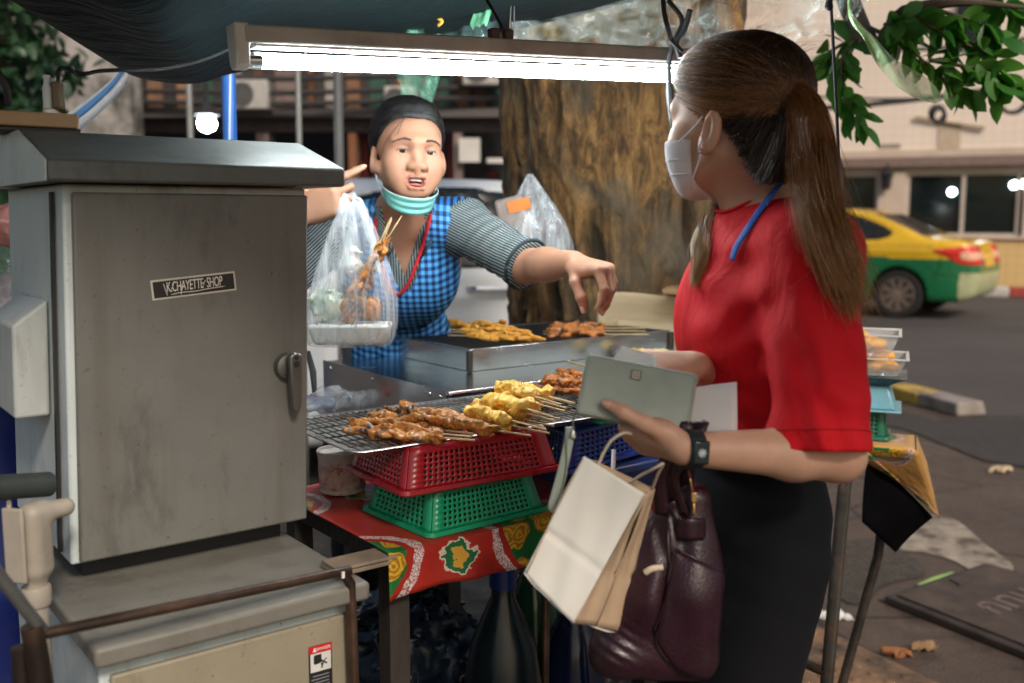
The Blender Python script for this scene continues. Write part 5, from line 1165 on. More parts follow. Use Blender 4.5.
# ---------------------------------------------------------------- bag with food, held by the vendor
def bag_loft(name, rows, m, parent, seed=1, ruffle=.006, n=72):
    "rows: (centre, half-width, half-depth, ruffle share)"
    rs = []
    for c, a, b_, k in rows:
        ring = []
        for j in range(n):
            w = 2 * math.pi * j / n; e = .72; x = math.copysign(abs(math.cos(w)) ** e, math.cos(w)); y = math.copysign(abs(math.sin(w)) ** e, math.sin(w)); rf_ = 1 + k * (ruffle / .05) * (math.sin(7 * w + seed) + .7 * math.sin(13 * w + seed * 2) + .5 * math.sin(23 * w))
            ring.append(c + V(a * x * rf_, b_ * y * rf_, 0))
        rs.append(ring)
    return MB().rings(rs, caps=False).obj(name, m, parent, smooth=180)
bagf = film('bag_film', (.8, .85, .9), .38, .14, (26, 26, 1.5), 2.2, .3, .6, .004)
fb = thing('food_bag', at(350, 340, 1.95), 'clear carrier bag of food held up by the vendor beside the cabinet', 'plastic bag')
BY = 1.95; rows = []
for py_, xc, hw, dp, k in ((345, 349, 40, .038, .25), (338, 349, 44, .045, .3), (322, 350, 45, .05, .4), (300, 351, 43, .05, .5), (275, 352, 36, .042, .8), (250, 352, 27, .032, 1.1), (228, 352, 19, .024, 1.4), (212, 352, 12, .017, 1.5), (202, 352, 7, .012, 1.2)):
    rows.append((at(xc, py_, BY), hw * BY / FPX, dp, k))
bag_loft('film', rows, bagf, fb)
m = MB(); base = [rows[0][0] + V(rows[0][1] * math.cos(w) * .98, rows[0][2] * math.sin(w), -.001) for w in np.linspace(0, 6.283, 25)[:-1]]; m.add(base, [tuple(range(24))]); m.obj('bag_bottom', bagf, fb)
for sx in (-1, 1):
    P = [at(352 + sx * 9, 226, BY), at(352 + sx * 8, 208, BY - .01), at(350 + sx * 5, 199, BY - .004), at(349 + sx * 3, 194, BY + .012)]
    MB().tube(spline(P, 6), [.016] * 6 + [.011] * 6 + [.007] * 6 + [.006], 14, caps=False, flat=.5).obj('handle', bagf, fb, smooth=180)
whp = mat('rice_white', (.7, .72, .66), .6, var=.1, Subsurface_Weight=.2)
m = MB(); c = at(351, 333, BY); z0 = c - V(0, 0, .02); lo = [z0 + V(x * .068, y * .034, 0) for x, y in ((-1, -1), (1, -1), (1, 1), (-1, 1))]; hi = [z0 + V(x * .08, y * .042, .04) for x, y in ((-1, -1), (1, -1), (1, 1), (-1, 1))]
fbx = thing('food_box', c, 'white foam food box inside the clear carrier bag', 'box'); m.hexa(lo, hi).obj('box_body', mat('foam_white', (.62, .64, .62), .5), fbx, bevel=.006)
crumple('rice_bag', at(326, 304, BY), (.038, .03, .036), mat('greenish_white', (.62, .7, .58), .5, var=.2, scale=40, dirt=(.25, .42, .15), dirt_at=(.55, .75), dscale=30), 'bag of pale greens in the carrier bag beside the cabinet', 'food', 4, .0025, .012, 45)
crumple('tissue', at(352, 262, BY), (.026, .018, .032), whp, 'crumpled white tissue near the top of the carrier bag', 'tissue', 6, .0025, .016, 55)
for k, (a, b_) in enumerate([((345, 318), (368, 268)), ((352, 322), (372, 270)), ((343, 308), (366, 272))]): place(pb, k, at(*a, BY - .03 + .01 * k), at(*b_, BY - .02 + .012 * k), k, 'dark grilled skewer standing inside the clear carrier bag')['group'] = 'skewers in the carrier bag'
crumple('meat_piece', at(370, 308, BY), (.026, .022, .026), brn, 'dark brown chunk of meat against the film of the carrier bag', 'food', 2, .0025, .009, 70)
# second bag hanging by the trunk
hb = thing('hanging_bag', at(536, 240, 2.62), 'clear bag with orange food hanging against the tree trunk', 'plastic bag'); rows = []
for py_, xc, hw, k in ((262, 536, 37, .3), (245, 536, 36, .4), (225, 535, 29, .6), (205, 533, 20, .8), (188, 531, 10, 1), (174, 530, 2.5, .6)): rows.append((at(xc, py_, 2.62), hw * 2.62 / FPX, hw * .0016, k))
bag_loft('film', rows, bagf, hb, 3); MB().tube([at(530, 175, 2.62), at(529, 60, 2.62)], .0007, 5).obj('string', wood, hb)
m = MB(); fr2 = frame((.1, 1, 0), (-.25, 0, 1)); m.box(at(514, 222, 2.6), (.075, .03, .13), fr2); m.obj('inner_packet', film('printed_packet', (.55, .45, .4), .7, .2, scale=18, streak=.2), hb, bevel=.008)
m = MB(); m.box(at(519, 205, 2.583), (.06, .004, .03), fr2); m.obj('orange_label', mat('orange_print', (.75, .22, .03), .4, var=.2), hb)

# ---------------------------------------------------------------- below the table
def bottle(px, py, Y, r, h, m, capm, lab, z0=None):
    c = at(px, py, Y); c[2] = z0 if z0 is not None else 0; t = thing('water_bottle', c, lab, 'bottle')
    MB().lathe(c, [(r * .85, 0), (r, .012), (r, h * .3), (r * .96, h * .33), (r, h * .36), (r, h * .66), (r * .8, h * .8), (r * .3, h * .92), (r * .28, h * .95)], 24).obj('bottle_body', m, t, smooth=60)
    MB().lathe(c + UZ * h * .945, [(r * .33, 0), (r * .33, h * .06), (r * .25, h * .07), (.001, h * .07)], 16).obj('cap', capm, t); return t
bt = mat('blue_bottle', (.003, .009, .014), .3, var=.2, rvar=.05); bcap = mat('blue_cap', (.006, .025, .16), .35)
bottle(503, 660, 1.75, .075, .72, bt, bcap, 'big bluish water bottle standing under the stall table')
bottle(533, 650, 2.1, .06, .66, mat('green_bottle', (.012, .06, .03), .15), bcap, 'green water bottle with a blue cap behind the big one')
bottle(575, 660, 2.0, .07, .6, mat('navy_bottle', (.005, .012, .04), .2), bcap, 'dark blue water bottle behind the paper bag')
crumple('bin_bag', V(-.22, 2.0, .3), (.2, .2, .3), mat('dark_blue_film', (.01, .018, .03), .3), 'dark bluish rubbish bag on the ground under the stall table', 'bag', 4, .012, .03)
crumple('bin_bag', V(.12, 2.3, .26), (.22, .18, .27), mat('black_film', (.008, .01, .013), .3), 'black rubbish bag on the ground behind the water bottles', 'bag', 9, .012, .03)
# ---------------------------------------------------------------- behind the cabinet, left edge
br = thing('blue_barrel', V(-1.0, 1.82, 0), 'blue plastic barrel behind the grey cabinet', 'barrel'); blu = mat('barrel_blue', (.004, .012, .1), .35, var=.1)
MB().lathe(V(-1.03, 1.95, 0), [(.13, 0), (.15, .02), (.15, .3), (.157, .32), (.15, .34), (.15, .62), (.157, .64), (.15, .66), (.15, 1.08), (.158, 1.1), (.158, 1.13), (.12, 1.14)], 36).obj('barrel_body', blu, br, smooth=50)
crumple('plastic_bag', at(4, 292, 2.0), (.06, .05, .05), film('pink_white_film', (.75, .68, .72), .8, .3), 'pinkish white plastic bag heaped on the blue barrel', 'plastic bag', 2, .005, .02)
crumple('plastic_bag', at(8, 262, 2.05), (.04, .04, .045), film('green_tint_film', (.25, .5, .35), .7, .2), 'greenish plastic bag on the heap behind the cabinet', 'plastic bag', 6, .005, .015)
crumple('plastic_bag', at(2, 225, 2.1), (.05, .05, .05), film('red_white_film', (.6, .25, .22), .8, .3, streak=.2), 'red and white plastic bag on top of the heap at the barrel', 'plastic bag', 12, .005, .02)

# ---------------------------------------------------------------- second table on the right
T2Z = .82; q0 = on(914, 436, T2Z)
st2 = thing('side_table', on(870, 436, T2Z) * V(1, 1, 0), 'small table with a yellow and red cloth behind the customer', 'table')
d1 = nrm(V(-.93, .36, 0)); d2 = nrm(V(-.36, -.93, 0)); d2 = V(-d1[1], d1[0], 0)   # along the back edge to the left, towards the camera
if d2[1] > 0: d2 = -d2
def t2p(u, v, w=0): return q0 + d1 * u + d2 * v + UZ * w
L2, D2 = .62, .17
MB().box(t2p(L2 / 2, D2 / 2, -.014), (L2 - .02, D2 - .02, .02), np.stack([d1, d2, UZ], 1)).obj('tabletop', wood, st2)
iron = mat('dark_iron', (.05, .045, .04), .45, .5, var=.3, dirt=(.12, .07, .04), dirt_at=(.5, .7), dscale=30)
pa, pb_ = at(846, 470, 2.1), at(826, 690, 2.1); pt = pa + (pb_ - pa) * 1.0; lo_ = pa + (pb_ - pa) * (pa[2] / (pa[2] - pb_[2]))
MB().tube([pa + V(0, .1, .02), pa + V(0, .02, .02), pa, lo_], .0145, 12).obj('leg', iron, st2)
MB().tube([at(826, 672, 2.1), at(770, 648, 2.25)], .012, 10).obj('stretcher', iron, st2)
l2 = at(893, 520, 2.36); MB().tube([t2p(.05, .08, -.02), at(878, 556, 2.4) * 1.0, V(at(872, 556, 2.4)[0] - .1, 2.4, 0)], .012, 10).obj('leg', iron, st2)
MB().tube([t2p(L2 - .06, .08, -.02), V(*(t2p(L2 - .06, .08)[:2]), 0)], .012, 10).obj('leg', iron, st2)
cl2 = cloth_mat('yellow_floral_oilcloth', (.62, .33, .1), (4.3, 4.3), (.1, .3))
m = MB(); eA, eB, eC = t2p(L2 * .55, D2 + .004, .003), t2p(-.004, D2 + .004, .003), t2p(-.004, -.004, .003)
m.grid(lambda u, v: t2p(u * L2, v * D2, .003), 40, 10); tc2 = m.obj('tablecloth', cl2, solid=.0015, smooth=70); tag(tc2, 'yellow and red floral cloth draped over the small side table', 'tablecloth')
def setst(o, sx, sy, ox=0, oy=0):
    a_ = o.data.attributes['st']; buf = np.zeros(len(o.data.vertices) * 3, np.float32); a_.data.foreach_get('vector', buf); buf = buf.reshape(-1, 3) * np.array([sx, sy, 0], np.float32) + np.array([ox, oy, 0], np.float32); a_.data.foreach_set('vector', buf.ravel())
setst(tc2, L2, D2)
tipC = at(939, 518, 2.34); e0 = at(866, 451, 2.27)
def drape(u, v):
    a = eA * (1 - u) + eB * u; lo = e0 * (1 - u) + tipC * u; k = v ** .9; p = a * (1 - k) + lo * k; return p + V(-.3, -.9, .2) * (.012 * math.sin(7 * u + 1) * v + .02 * math.sin(math.pi * u) * v)
m = MB(); m.grid(drape, 26, 18); o_ = m.obj('front_drape', cl2, tc2, solid=.0015, smooth=180); setst(o_, .3, .2, .1, .3)
def drape2(u, v):
    a = eB * (1 - u) + eC * u; lo = tipC * (1 - u) + (eC + V(.03, 0, -.07)) * u; return a * (1 - v) + lo * v
m = MB(); m.grid(drape2, 12, 12); o_ = m.obj('side_drape', cl2, tc2, solid=.0015, smooth=180); setst(o_, .2, .2, .4, .3)
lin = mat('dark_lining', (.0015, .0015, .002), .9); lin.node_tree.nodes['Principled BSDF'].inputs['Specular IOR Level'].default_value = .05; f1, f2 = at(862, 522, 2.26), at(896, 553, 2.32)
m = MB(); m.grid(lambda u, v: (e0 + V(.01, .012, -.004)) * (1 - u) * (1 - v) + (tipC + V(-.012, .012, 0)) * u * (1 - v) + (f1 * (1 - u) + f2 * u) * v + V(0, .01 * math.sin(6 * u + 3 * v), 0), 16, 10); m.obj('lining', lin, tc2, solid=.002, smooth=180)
dgreen = mat('dark_green_plastic', (.01, .12, .07), .35); lblue = mat('light_blue_plastic', (.16, .36, .44), .35)
zb = T2Z + .005; cB = on(856, 434, zb)
def rect2(c, a, b, zz): return [V(*(c + d1 * x * a + d2 * y * b)[:2], zz) for x, y in ((1, -1), (-1, -1), (-1, 1), (1, 1))]
A_ = rect2(cB, .075, .06, zb)
bk = basket('small_green_basket', zb, .07, A_[3], A_[0], A_[2], dgreen, 'dark green perforated basket on the yellow cloth', 10, 8, 5, .004)
z3 = zb + .071
bt_ = thing('blue_tub', cB, 'light blue plastic tub upturned on the dark green basket', 'tub')
m = MB(); m.hexa(rect2(cB, .088, .07, z3 + .004), rect2(cB, .07, .056, z3 + .06)); m.obj('tub_body', lblue, bt_, bevel=.006)
m = MB(); m.hexa(rect2(cB, .1, .08, z3), rect2(cB, .1, .08, z3 + .0045)); m.obj('tub_rim', lblue, bt_, bevel=.002)
z4 = z3 + .061
m = MB(); m.hexa(rect2(cB, .07, .058, z4), rect2(cB, .112, .086, z4 + .022)); tag(m.obj('serving_tray', mat('dark_teal_tray', (.02, .05, .06), .3), bevel=.003), 'dark serving tray between the blue tub and the clear fruit boxes', 'tray')
z5 = z4 + .024; clp = film('clear_plastic_box', (.8, .82, .82), .28, .1, scale=6, streak=.08, bump=.1)
fruit = food_mat('yellow_fruit', (.85, .36, .03), (.8, .24, .015), .6, .8, .25, 25)
def fbox(c, z_, h, lab, lab2, seed):
    t = thing('clear_box', c, lab, 'container'); mb = MB(); lo, hi = rect2(c, .086, .06, z_), rect2(c, .105, .074, z_ + h)
    for k in range(4): mb.add([lo[k], lo[(k + 1) % 4], hi[(k + 1) % 4], hi[k]], [(0, 1, 2, 3)])
    mb.add(lo, [(0, 1, 2, 3)]); mb.obj('box_walls', clp, t, solid=.0015); mb = MB(); mb.rings([rect2(c, .105, .074, z_ + h), rect2(c, .112, .081, z_ + h), rect2(c, .112, .081, z_ + h + .003), rect2(c, .105, .074, z_ + h + .003)] + [rect2(c, .105, .074, z_ + h)], caps=False); mb.obj('box_rim', mat('clear_rim', (.6, .62, .62), .2), t)
    g = np.random.default_rng(seed); B = Body(.006)
    for k in range(20): B.ell(V(*(c + d1 * g.uniform(-.07, .07) + d2 * g.uniform(-.045, .045))[:2], z_ + .012 + g.uniform(0, h * .8)), (.024, .02, .014), frame((g.normal(), g.normal(), .1)))
    tag(B.obj('yellow_fruit', fruit, h=.004), lab2, 'fruit')
fbox(cB, z5, .04, 'clear open box of yellow fruit on the dark serving tray', 'sliced yellow fruit in the lower clear box', 3); fbox(cB + V(-.02, 0, 0), z5 + .046, .05, 'clear open box of yellow fruit topmost on the stack', 'sliced yellow fruit in the topmost clear box', 8)
# ================================================================ PEOPLE
def skin_mat(name, c, lip, sheen=.42):
    m, t, b = nt(name); g = N(t); v = g.coord('Object'); n1 = g.noise(v, 22, 5, .6); n2 = g.noise(v, 420, 2); n3 = g.noise(v, 5, 2)
    col = g.ramp(n1, [(.3, tuple(i * .88 for i in c)), (.7, tuple(i * 1.06 for i in c))]); col = g.mix(g.ramp(n3, [(.4, 0), (.75, .35)]), col, (c[0] * 1.05, c[1] * .82, c[2] * .75))
    col = g.mix(g.attr('lip'), col, lip); col = g.mix(g.attr('brown'), col, tuple(i * .5 for i in c))
    g.put(b.inputs['Base Color'], col); g.put(b.inputs['Roughness'], g.ramp(n1, [(.3, sheen), (.7, sheen + .14)])); sets(b, Subsurface_Weight=.18, Subsurface_Scale=.012); b.inputs['Subsurface Radius'].default_value = (1, .35, .2)
    g.put(b.inputs['Normal'], g.bump(n2, .12, .001)); return m
class Head:
    def __init__(s, o, fwd, k=1.0, up=(0, 0, 1), ez=-.006): s.ez = ez; s.o = np.asarray(o, float); s.M = frame(fwd, up); s.k = k
    def w(s, x, y, z): return s.o + s.M @ (V(x, y, z) * s.k)
    def l(s, p): return ((p - s.o) @ s.M) / s.k
    def build(s, B, mouth=0.0, ear_z=-.012, lids=.0043, ear_w=1.0):
        ez = s.ez
        k = s.k; M = s.M
        def e(c, r, kk=.012, op='u', Mx=None): B.ell(s.w(*c), V(*r) * k, M if Mx is None else M @ Mx, kk * k, op)
        def cp(a, b, ra, rb=None, kk=.01, op='u'): B.cap(s.w(*a), s.w(*b), ra * k, (ra if rb is None else rb) * k, kk * k, op)
        e((0, -.014, .03), (.0735, .091, .076)); e((0, .022, .004), (.064, .066, .082), .02); e((0, .03, -.052), (.052, .05, .052), .025)
        for x in (-1, 1):
            cp((x * .052, -.004, -.05), (x * .022, .062, -.09), .014, .013, .022)            # jaw line
            e((x * .043, .053, -.032), (.025, .024, .024), .024); e((x * .034, .06, -.06), (.022, .018, .024), .024)    # cheek
        e((0, .07, -.093), (.019, .016, .016), .018)
        for x in (-1, 1): cp((x * .010, .0835, .021 + ez), (x * .046, .066, .022 + ez), .0095, .008, .018)
        for x in (-1, 1): e((x * .031, .0915, .002 + ez), (.0165, .014, .0095), .012, 's')
        cp((0, .0765, .006), (0, .0945, -.0365), .0066, .0086, .018)
        for x in (-1, 1): e((x * .0128, .0865, -.0405), (.0084, .0105, .0068), .010); e((x * .007, .0925, -.0475), (.0034, .006, .0026), .003, 's')
        for x in (-1, 1):
            e((x * .0312, .0685, ez), (.0142, .0142, .0132), .004); e((x * .0312, .0845, ez - .0012), (.0142, .012, lids), .0022, 's')
            cp((x * .0185, .082, -.04), (x * .0325, .0695, -.066), .0022, .0026, .008, 's')
        cp((0, .093, -.046), (0, .0885, -.057), .006, .007, .006)
        up = [(-.0255, .0755, -.0665), (-.012, .0865, -.061), (0, .0878, -.0622), (.012, .0865, -.061), (.0255, .0755, -.0665)]; dz = .005 + mouth
        lo = [(-.0255, .0755, -.0665), (-.013, .085, -.066 - dz), (0, .087, -.0675 - dz), (.013, .085, -.066 - dz), (.0255, .0755, -.0665)]
        for P, r in ((up, .0038), (lo, .0046)):
            for i in range(4): cp(P[i], P[i + 1], r * (.7 if i in (0,) else 1), r * (.7 if i == 3 else 1), .005)
        if mouth: e((0, .088, -.0655 - dz / 2), (.0195, .022, .0025 + mouth * .52), .002, 's')
        s.up, s.lo = up, lo
        s.ear_z = ear_z
        for x in (-1, 1):
            Mx = np.array(Matrix.Rotation(x * -.45, 3, 'Z') @ Matrix.Rotation(.18, 3, 'X')); c = (x * .0775, -.012, ear_z)
            e(c, (.0075, .0185 * ear_w, .031), .006, 'u', Mx); e((x * .072, .002, ear_z - .016), (.008, .01, .015), .008)
            e((x * .087, -.010, ear_z + .004), (.009, .0095 * ear_w, .0175), .004, 's', Mx); cp((x * .0775, -.002, ear_z - .012), (x * .079, -.003, ear_z - .002), .004, .003, .003)
        return B
    def lipmask(s, p):
        q = s.l(p); d = np.full(len(p), 1.0)
        for P in (s.up, s.lo):
            for a, b in zip(P[:-1], P[1:]):
                a, b = V(*a), V(*b); ba = b - a; h = np.clip((q - a) @ ba / (ba @ ba), 0, 1); d = np.minimum(d, np.linalg.norm(q - a - h[:, None] * ba, axis=1))
        return np.clip((.0058 - d) / .0026, 0, 1)
    def brownmask(s, p):
        q = s.l(p); r = np.zeros(len(p))
        for x in (-1, 1): r = np.maximum(r, np.clip(1.3 - np.linalg.norm((q - V(x * .0312, .084, .003 + s.ez)) / V(.016, .02, .0085), axis=1), 0, .45))
        return r
def eyes(h, parent, gaze, irisc):
    wm = mat('eye_white', (.46, .42, .39), .15, var=.03, rvar=.05); im = mat('iris', irisc, .12, var=.2, scale=300, rvar=.04); pm = mat('pupil', (.004, .004, .004), .08, rvar=.03)
    g_ = nrm(h.M @ V(*gaze))
    for x in (-1, 1):
        c = h.w(x * .0312, .0685, h.ez); r = .0119 * h.k; m = MB(); n_ = 9
        A = np.linspace(math.pi, .6, n_); m.lathe(c, [(r * math.sin(a), r * math.cos(a)) for a in A], 24, g_, caps=False); e = m.obj('eye', wm, parent, smooth=180)
        m = MB(); A = np.linspace(.6, .22, 4); m.lathe(c, [(r * math.sin(a), r * math.cos(a) * 1.006) for a in A], 24, g_, caps=False); m.obj('iris', im, e, smooth=180)
        m = MB(); A = np.linspace(.22, 0.01, 3); m.lathe(c, [(r * math.sin(a), r * math.cos(a) * 1.006) for a in A], 16, g_, caps=False); m.obj('pupil', pm, e, smooth=180)
def brows(h, parent, m, body, n=90, arch=.006, thick=.0042):
    bm_ = mat('brow_hair', (.05, .036, .028), .6)
    for x in (-1, 1):
        P = []
        for _ in range(n):
            t = RNG.uniform(0, 1); bx = x * (.0145 + .036 * t); bz = .0185 + h.ez + arch * math.sin(math.pi * (t * .8 + .1)) - .004 * t * t + RNG.normal() * thick * .35 * (1 - .5 * t)
            a = trace(body, h.w(bx, .16, bz), -h.M[:, 1]); b = trace(body, h.w(bx + x * .006, .16, bz + .0012 * (1 - 2 * t)), -h.M[:, 1]); o = h.M[:, 1] * .0008
            P.append([a + o * .3, (a + b) / 2 + o * 1.4, b + o * 1.2])
        strands('eyebrow', P, .00036, bm_, parent, 3, .3)
def lash(h, parent, m):
    for x in (-1, 1):
        P = [h.w(x * (.0312 + .0132 * math.cos(a)), .0802 - .006 * abs(math.cos(a)) ** 2, h.ez - .001 + .0036 * math.sin(a)) for a in np.linspace(.12, math.pi - .12, 9)]
        MB().tube(P, [.0003] + [.0012] * 7 + [.0003], 5).obj('eyelash', m, parent, smooth=180)
def hand(B, Wr, d, n, chir, curls, thumb, k=1.0, r=1.0, spread=.07, nails=None):
    "grow a hand into a body: wrist, direction to the knuckles, normal of its back, thumb side sign"
    Wr = np.asarray(Wr, float); d = nrm(d); n = nrm(np.asarray(n, float) - d * np.dot(n, d)); s = np.cross(d, n) * chir; tips = []
    off = (.027, .0085, -.0095, -.0265); base = (.088, .091, .086, .078); seg = ((.042, .026, .019), (.046, .029, .02), (.042, .027, .0195), (.032, .021, .017)); rad = (.0092, .0095, .009, .0078)
    for i in range(4):
        kn = Wr + (d * base[i] + s * off[i] + n * .001) * k; B.cap(Wr + (d * .012 + s * off[i] * .55) * k, kn, .0135 * k * r, .0108 * k * r, .012)
        v = nrm(d + s * (spread * (1.5 - i))); m_ = nrm(n - v * np.dot(n, v)); p = kn
        for j in range(3):
            a = R(curls[i][j]); v, m_ = v * math.cos(a) - m_ * math.sin(a), m_ * math.cos(a) + v * math.sin(a); q = p + v * seg[i][j] * k
            B.cap(p, q, rad[i] * (1 - .1 * j) * k * r, rad[i] * (.93 - .12 * j) * k * r, .0035); p = q
        tips.append((p, v, m_))
    B.ell(Wr + (d * .05 - n * .006) * k, V(.036, .046, .0155) * k, np.stack([s, d, n], 1), .012)
    p = Wr + (d * .022 + s * .02 - n * .004) * k; B.ell(p + (d * .016 + s * .006 - n * .006) * k, V(.016, .028, .015) * k, np.stack([s, d, n], 1), .012)
    v = None
    for (a, b, c), L, r0, r1 in zip(thumb, (.042, .034, .027), (.0135, .0108, .0098), (.0108, .0098, .0076)):
        v = nrm(d * a + s * b + n * c); q = p + v * L * k; B.cap(p, q, r0 * k * r, r1 * k * r, .006); p = q
    tn = nrm(n * .5 + s * .7); tips.append((p, v, nrm(tn - v * np.dot(tn, v)))); return tips
def nails(tips, parent, m, k=1.0, which=range(5)):
    for i in which:
        p, v, n_ = tips[i]; s = np.cross(v, n_); w = (.0045, .005, .0046, .004, .0058)[i] * k; r = (.0068, .007, .0066, .0058, .0078)[i] * k
        def fn(a, b): x = (a * 2 - 1); return p - v * (.007 * k) + v * (b * .0125 * k) + s * w * x * (1 - .25 * b * b) + n_ * (r * (1 - .35 * x * x - .1 * b) + .0006)
        MB().grid(fn, 6, 5).obj('fingernail', m, parent, smooth=180, solid=.0006)
def folds(amp, items, fine=0.0, seed=0):
    "cloth relief: (point, direction across, wavelength, reach, strength) plus soft noise"
    its = [(np.asarray(c, float), nrm(d), wl, rc, st) for c, d, wl, rc, st in items]
    def fn(p):
        r = np.zeros(len(p)); w = noise3(p * 9, seed) * .012
        for c, d, wl, rc, st in its:
            q = p - c; x = q @ d + w; r += st * np.sin(2 * math.pi * x / wl) * np.exp(-(q * q).sum(1) / (rc * rc))
        return -amp * r - fine * noise3(p * V(14, 14, 7), seed + 3)
    return fn
def cloth(name, c, rough=.8, scale=900, bump=.25, var=.08, sheen=.2, drape=0):
    m, t, b = nt(name); g = N(t); v = g.coord('Object'); n1 = g.noise(v, 8, 4); n2 = g.noise(v, scale, 2)
    g.put(b.inputs['Base Color'], g.ramp(n1, [(.3, tuple(i * (1 - var) for i in c)), (.7, tuple(i * (1 + var) for i in c))])); sets(b, Roughness=rough); b.inputs['Specular IOR Level'].default_value = .25; hh = n2
    if drape: hh = g.math('ADD', g.math('MULTIPLY', n2, .02), g.math('MULTIPLY', g.noise(g.coord('Object', (1, 1, .55)), 11, 4, .5, 1.2), drape)); bump = 1.0
    g.put(b.inputs['Normal'], g.bump(hh, bump, .03 if drape else .001)); return m
def hair_mat(name, root, mid, tip, rough=.35):
    m, t, b = nt(name); g = N(t); al = g.attr('along'); tn = g.attr('tone')
    col = g.ramp(g.math('ADD', al, g.math('MULTIPLY', g.math('SUBTRACT', tn, .5), .5)), [(.05, root), (.45, mid), (.95, tip)]); col = g.mix(g.math('MULTIPLY', tn, .55), col, tuple(i * .3 for i in mid))
    g.put(b.inputs['Base Color'], col); sets(b, Roughness=rough); b.inputs['Specular IOR Level'].default_value = .55; return m
def scalp_paths(h, starts, end, c, r, m=14, lift=.0, jit=.004, over=0.0):
    "strands combed over an ellipsoid (centre c, radii r, local) from start points to a gathering point"
    c, r = V(*c), V(*r); e0 = (V(*end) - c) / r; out = []
    for q in starts:
        a = (V(*q) - c) / r; ra = np.linalg.norm(a); a /= ra; e = nrm(e0 + RNG.normal(size=3) * jit / .09); re = np.linalg.norm(e0); w = math.acos(np.clip(a @ e, -1, 1)); L = RNG.uniform(0, lift); P = []
        for t in np.linspace(0, 1, m):
            v = (math.sin((1 - t) * w) * a + math.sin(t * w) * e) / max(math.sin(w), 1e-4); P.append(h.w(*(c + r * v * (ra * (1 - t) + re * t + L * math.sin(math.pi * t) + over * math.sin(math.pi * t)))))
        out.append(P)
    return out

# ---------------------------------------------------------------- the vendor
vh = Head(at(408.5, 151.5, 2.25), (.33, -.94, .02), .99, (.045, .02, 1))
vendor = thing('person', V(-.3, 2.62, 0), 'street vendor in a blue gingham apron holding out a food bag behind the grill', 'person')
sk1 = skin_mat('skin', (.41, .215, .135), (.33, .09, .075), .5)
NBv, CHv, WAv, HIv = at(404, 216, 2.35), at(402, 266, 2.43), at(395, 345, 2.56), at(392, 430, 2.64)
SLv, SRv = at(462, 226, 2.37), at(346, 228, 2.37)
ELv, WRv = at(527, 266, 2.20), at(573, 263, 2.02)
ER2, WR2 = at(262, 292, 2.14), at(297, 215, 2.05)
VB = Body(.02)
vh.build(VB, .0135, -.022)
VB.cap(vh.w(0, -.022, -.05), NBv, .05, .052, .03); VB.cap(NBv, CHv, .06, .09, .04)
VB.cap(NBv + UZ * -.005, SLv, .04, .05, .03).cap(NBv + UZ * -.005, SRv, .04, .05, .03)
VB.ell(CHv, (.145, .095, .13), None, .04).ell(WAv, (.14, .1, .15), None, .05).ell(HIv, (.16, .11, .13), None, .05)
VB.chain([SLv, ELv, WRv], [.044, .037, .0255], .02).chain([SRv, ER2, WR2], [.044, .037, .027], .02)
VB.cap(ELv * .6 + WRv * .4, ELv * .5 + WRv * .5, .036, .034, .02)
for sx in (-1, 1):
    hp = HIv + V(sx * .085, 0, -.05); kn = V(hp[0], hp[1] - .02, .46); an = V(hp[0], hp[1] + .02, .07); VB.chain([hp, kn, an], [.085, .055, .035], .03); VB.cap(an, V(an[0], an[1] - .13, .03), .036, .025, .02)
tipsA = hand(VB, WRv, (.66, -.6, -.12), (.1, -.1, 1), 1, [(58, 38, 20), (64, 36, 20), (66, 40, 24), (62, 44, 26)], [(.5, .5, -.62), (.55, .0, -.8), (.3, -.15, -.9)], .95, 1.06, .05)
tipsB = hand(VB, WR2, (.92, -.1, .42), (.08, -1, .05), -1, [(12, 18, 12), (48, 70, 40), (60, 80, 45), (66, 80, 45)], [(.55, .8, .1), (.9, .42, .1), (.98, .1, .05)], .97, 1.04, .06)
vb = VB.obj('body', sk1, vendor, h=.0025, attrs={'lip': vh.lipmask, 'brown': vh.brownmask})
eyes(vh, vendor, (.12, 1, -.12), (.035, .018, .01)); hk = mat('black_hair_fine', (.012, .01, .01), .4); brows(vh, vendor, hk, VB, 150, .0065); lash(vh, vendor, hk)
nm = mat('nail_pink', (.55, .33, .25), .25, var=.05); nails(tipsA, vendor, nm, .99); nails(tipsB, vendor, nm, .97, (0, 4))
# teeth and tongue
def arcbox(name, z0, z1, yc, m, rx=.0165, ry=.016):
    mb = MB(); mb.grid(lambda u, v: vh.w(rx * math.sin((u - .5) * 2.2), yc - ry * (1 - math.cos((u - .5) * 2.2)), z0 + (z1 - z0) * v - .0006 * abs(math.sin(u * 12.6)) * (1 - v)), 40, 4)
    return mb.obj(name, m, vendor, solid=.002, smooth=180)
arcbox('teeth', -.0705, -.0625, .0825, mat('tooth_white', (.68, .64, .56), .2, var=.04))
mc_ = mat('mouth_dark', (.07, .012, .01), .5); m = MB(); m.grid(lambda u, v: vh.w(.019 * (u - .5) * 2, .071 + .003 * math.cos((u - .5) * 3), -.058 - .03 * v), 8, 6); m.obj('mouth_cavity', mc_, vendor, solid=.001)
B = Body(.003); B.ell(vh.w(0, .073, -.0785), (.013, .012, .0042), vh.M); B.obj('tongue', mat('tongue_pink', (.42, .13, .11), .35), vendor, h=.0015)
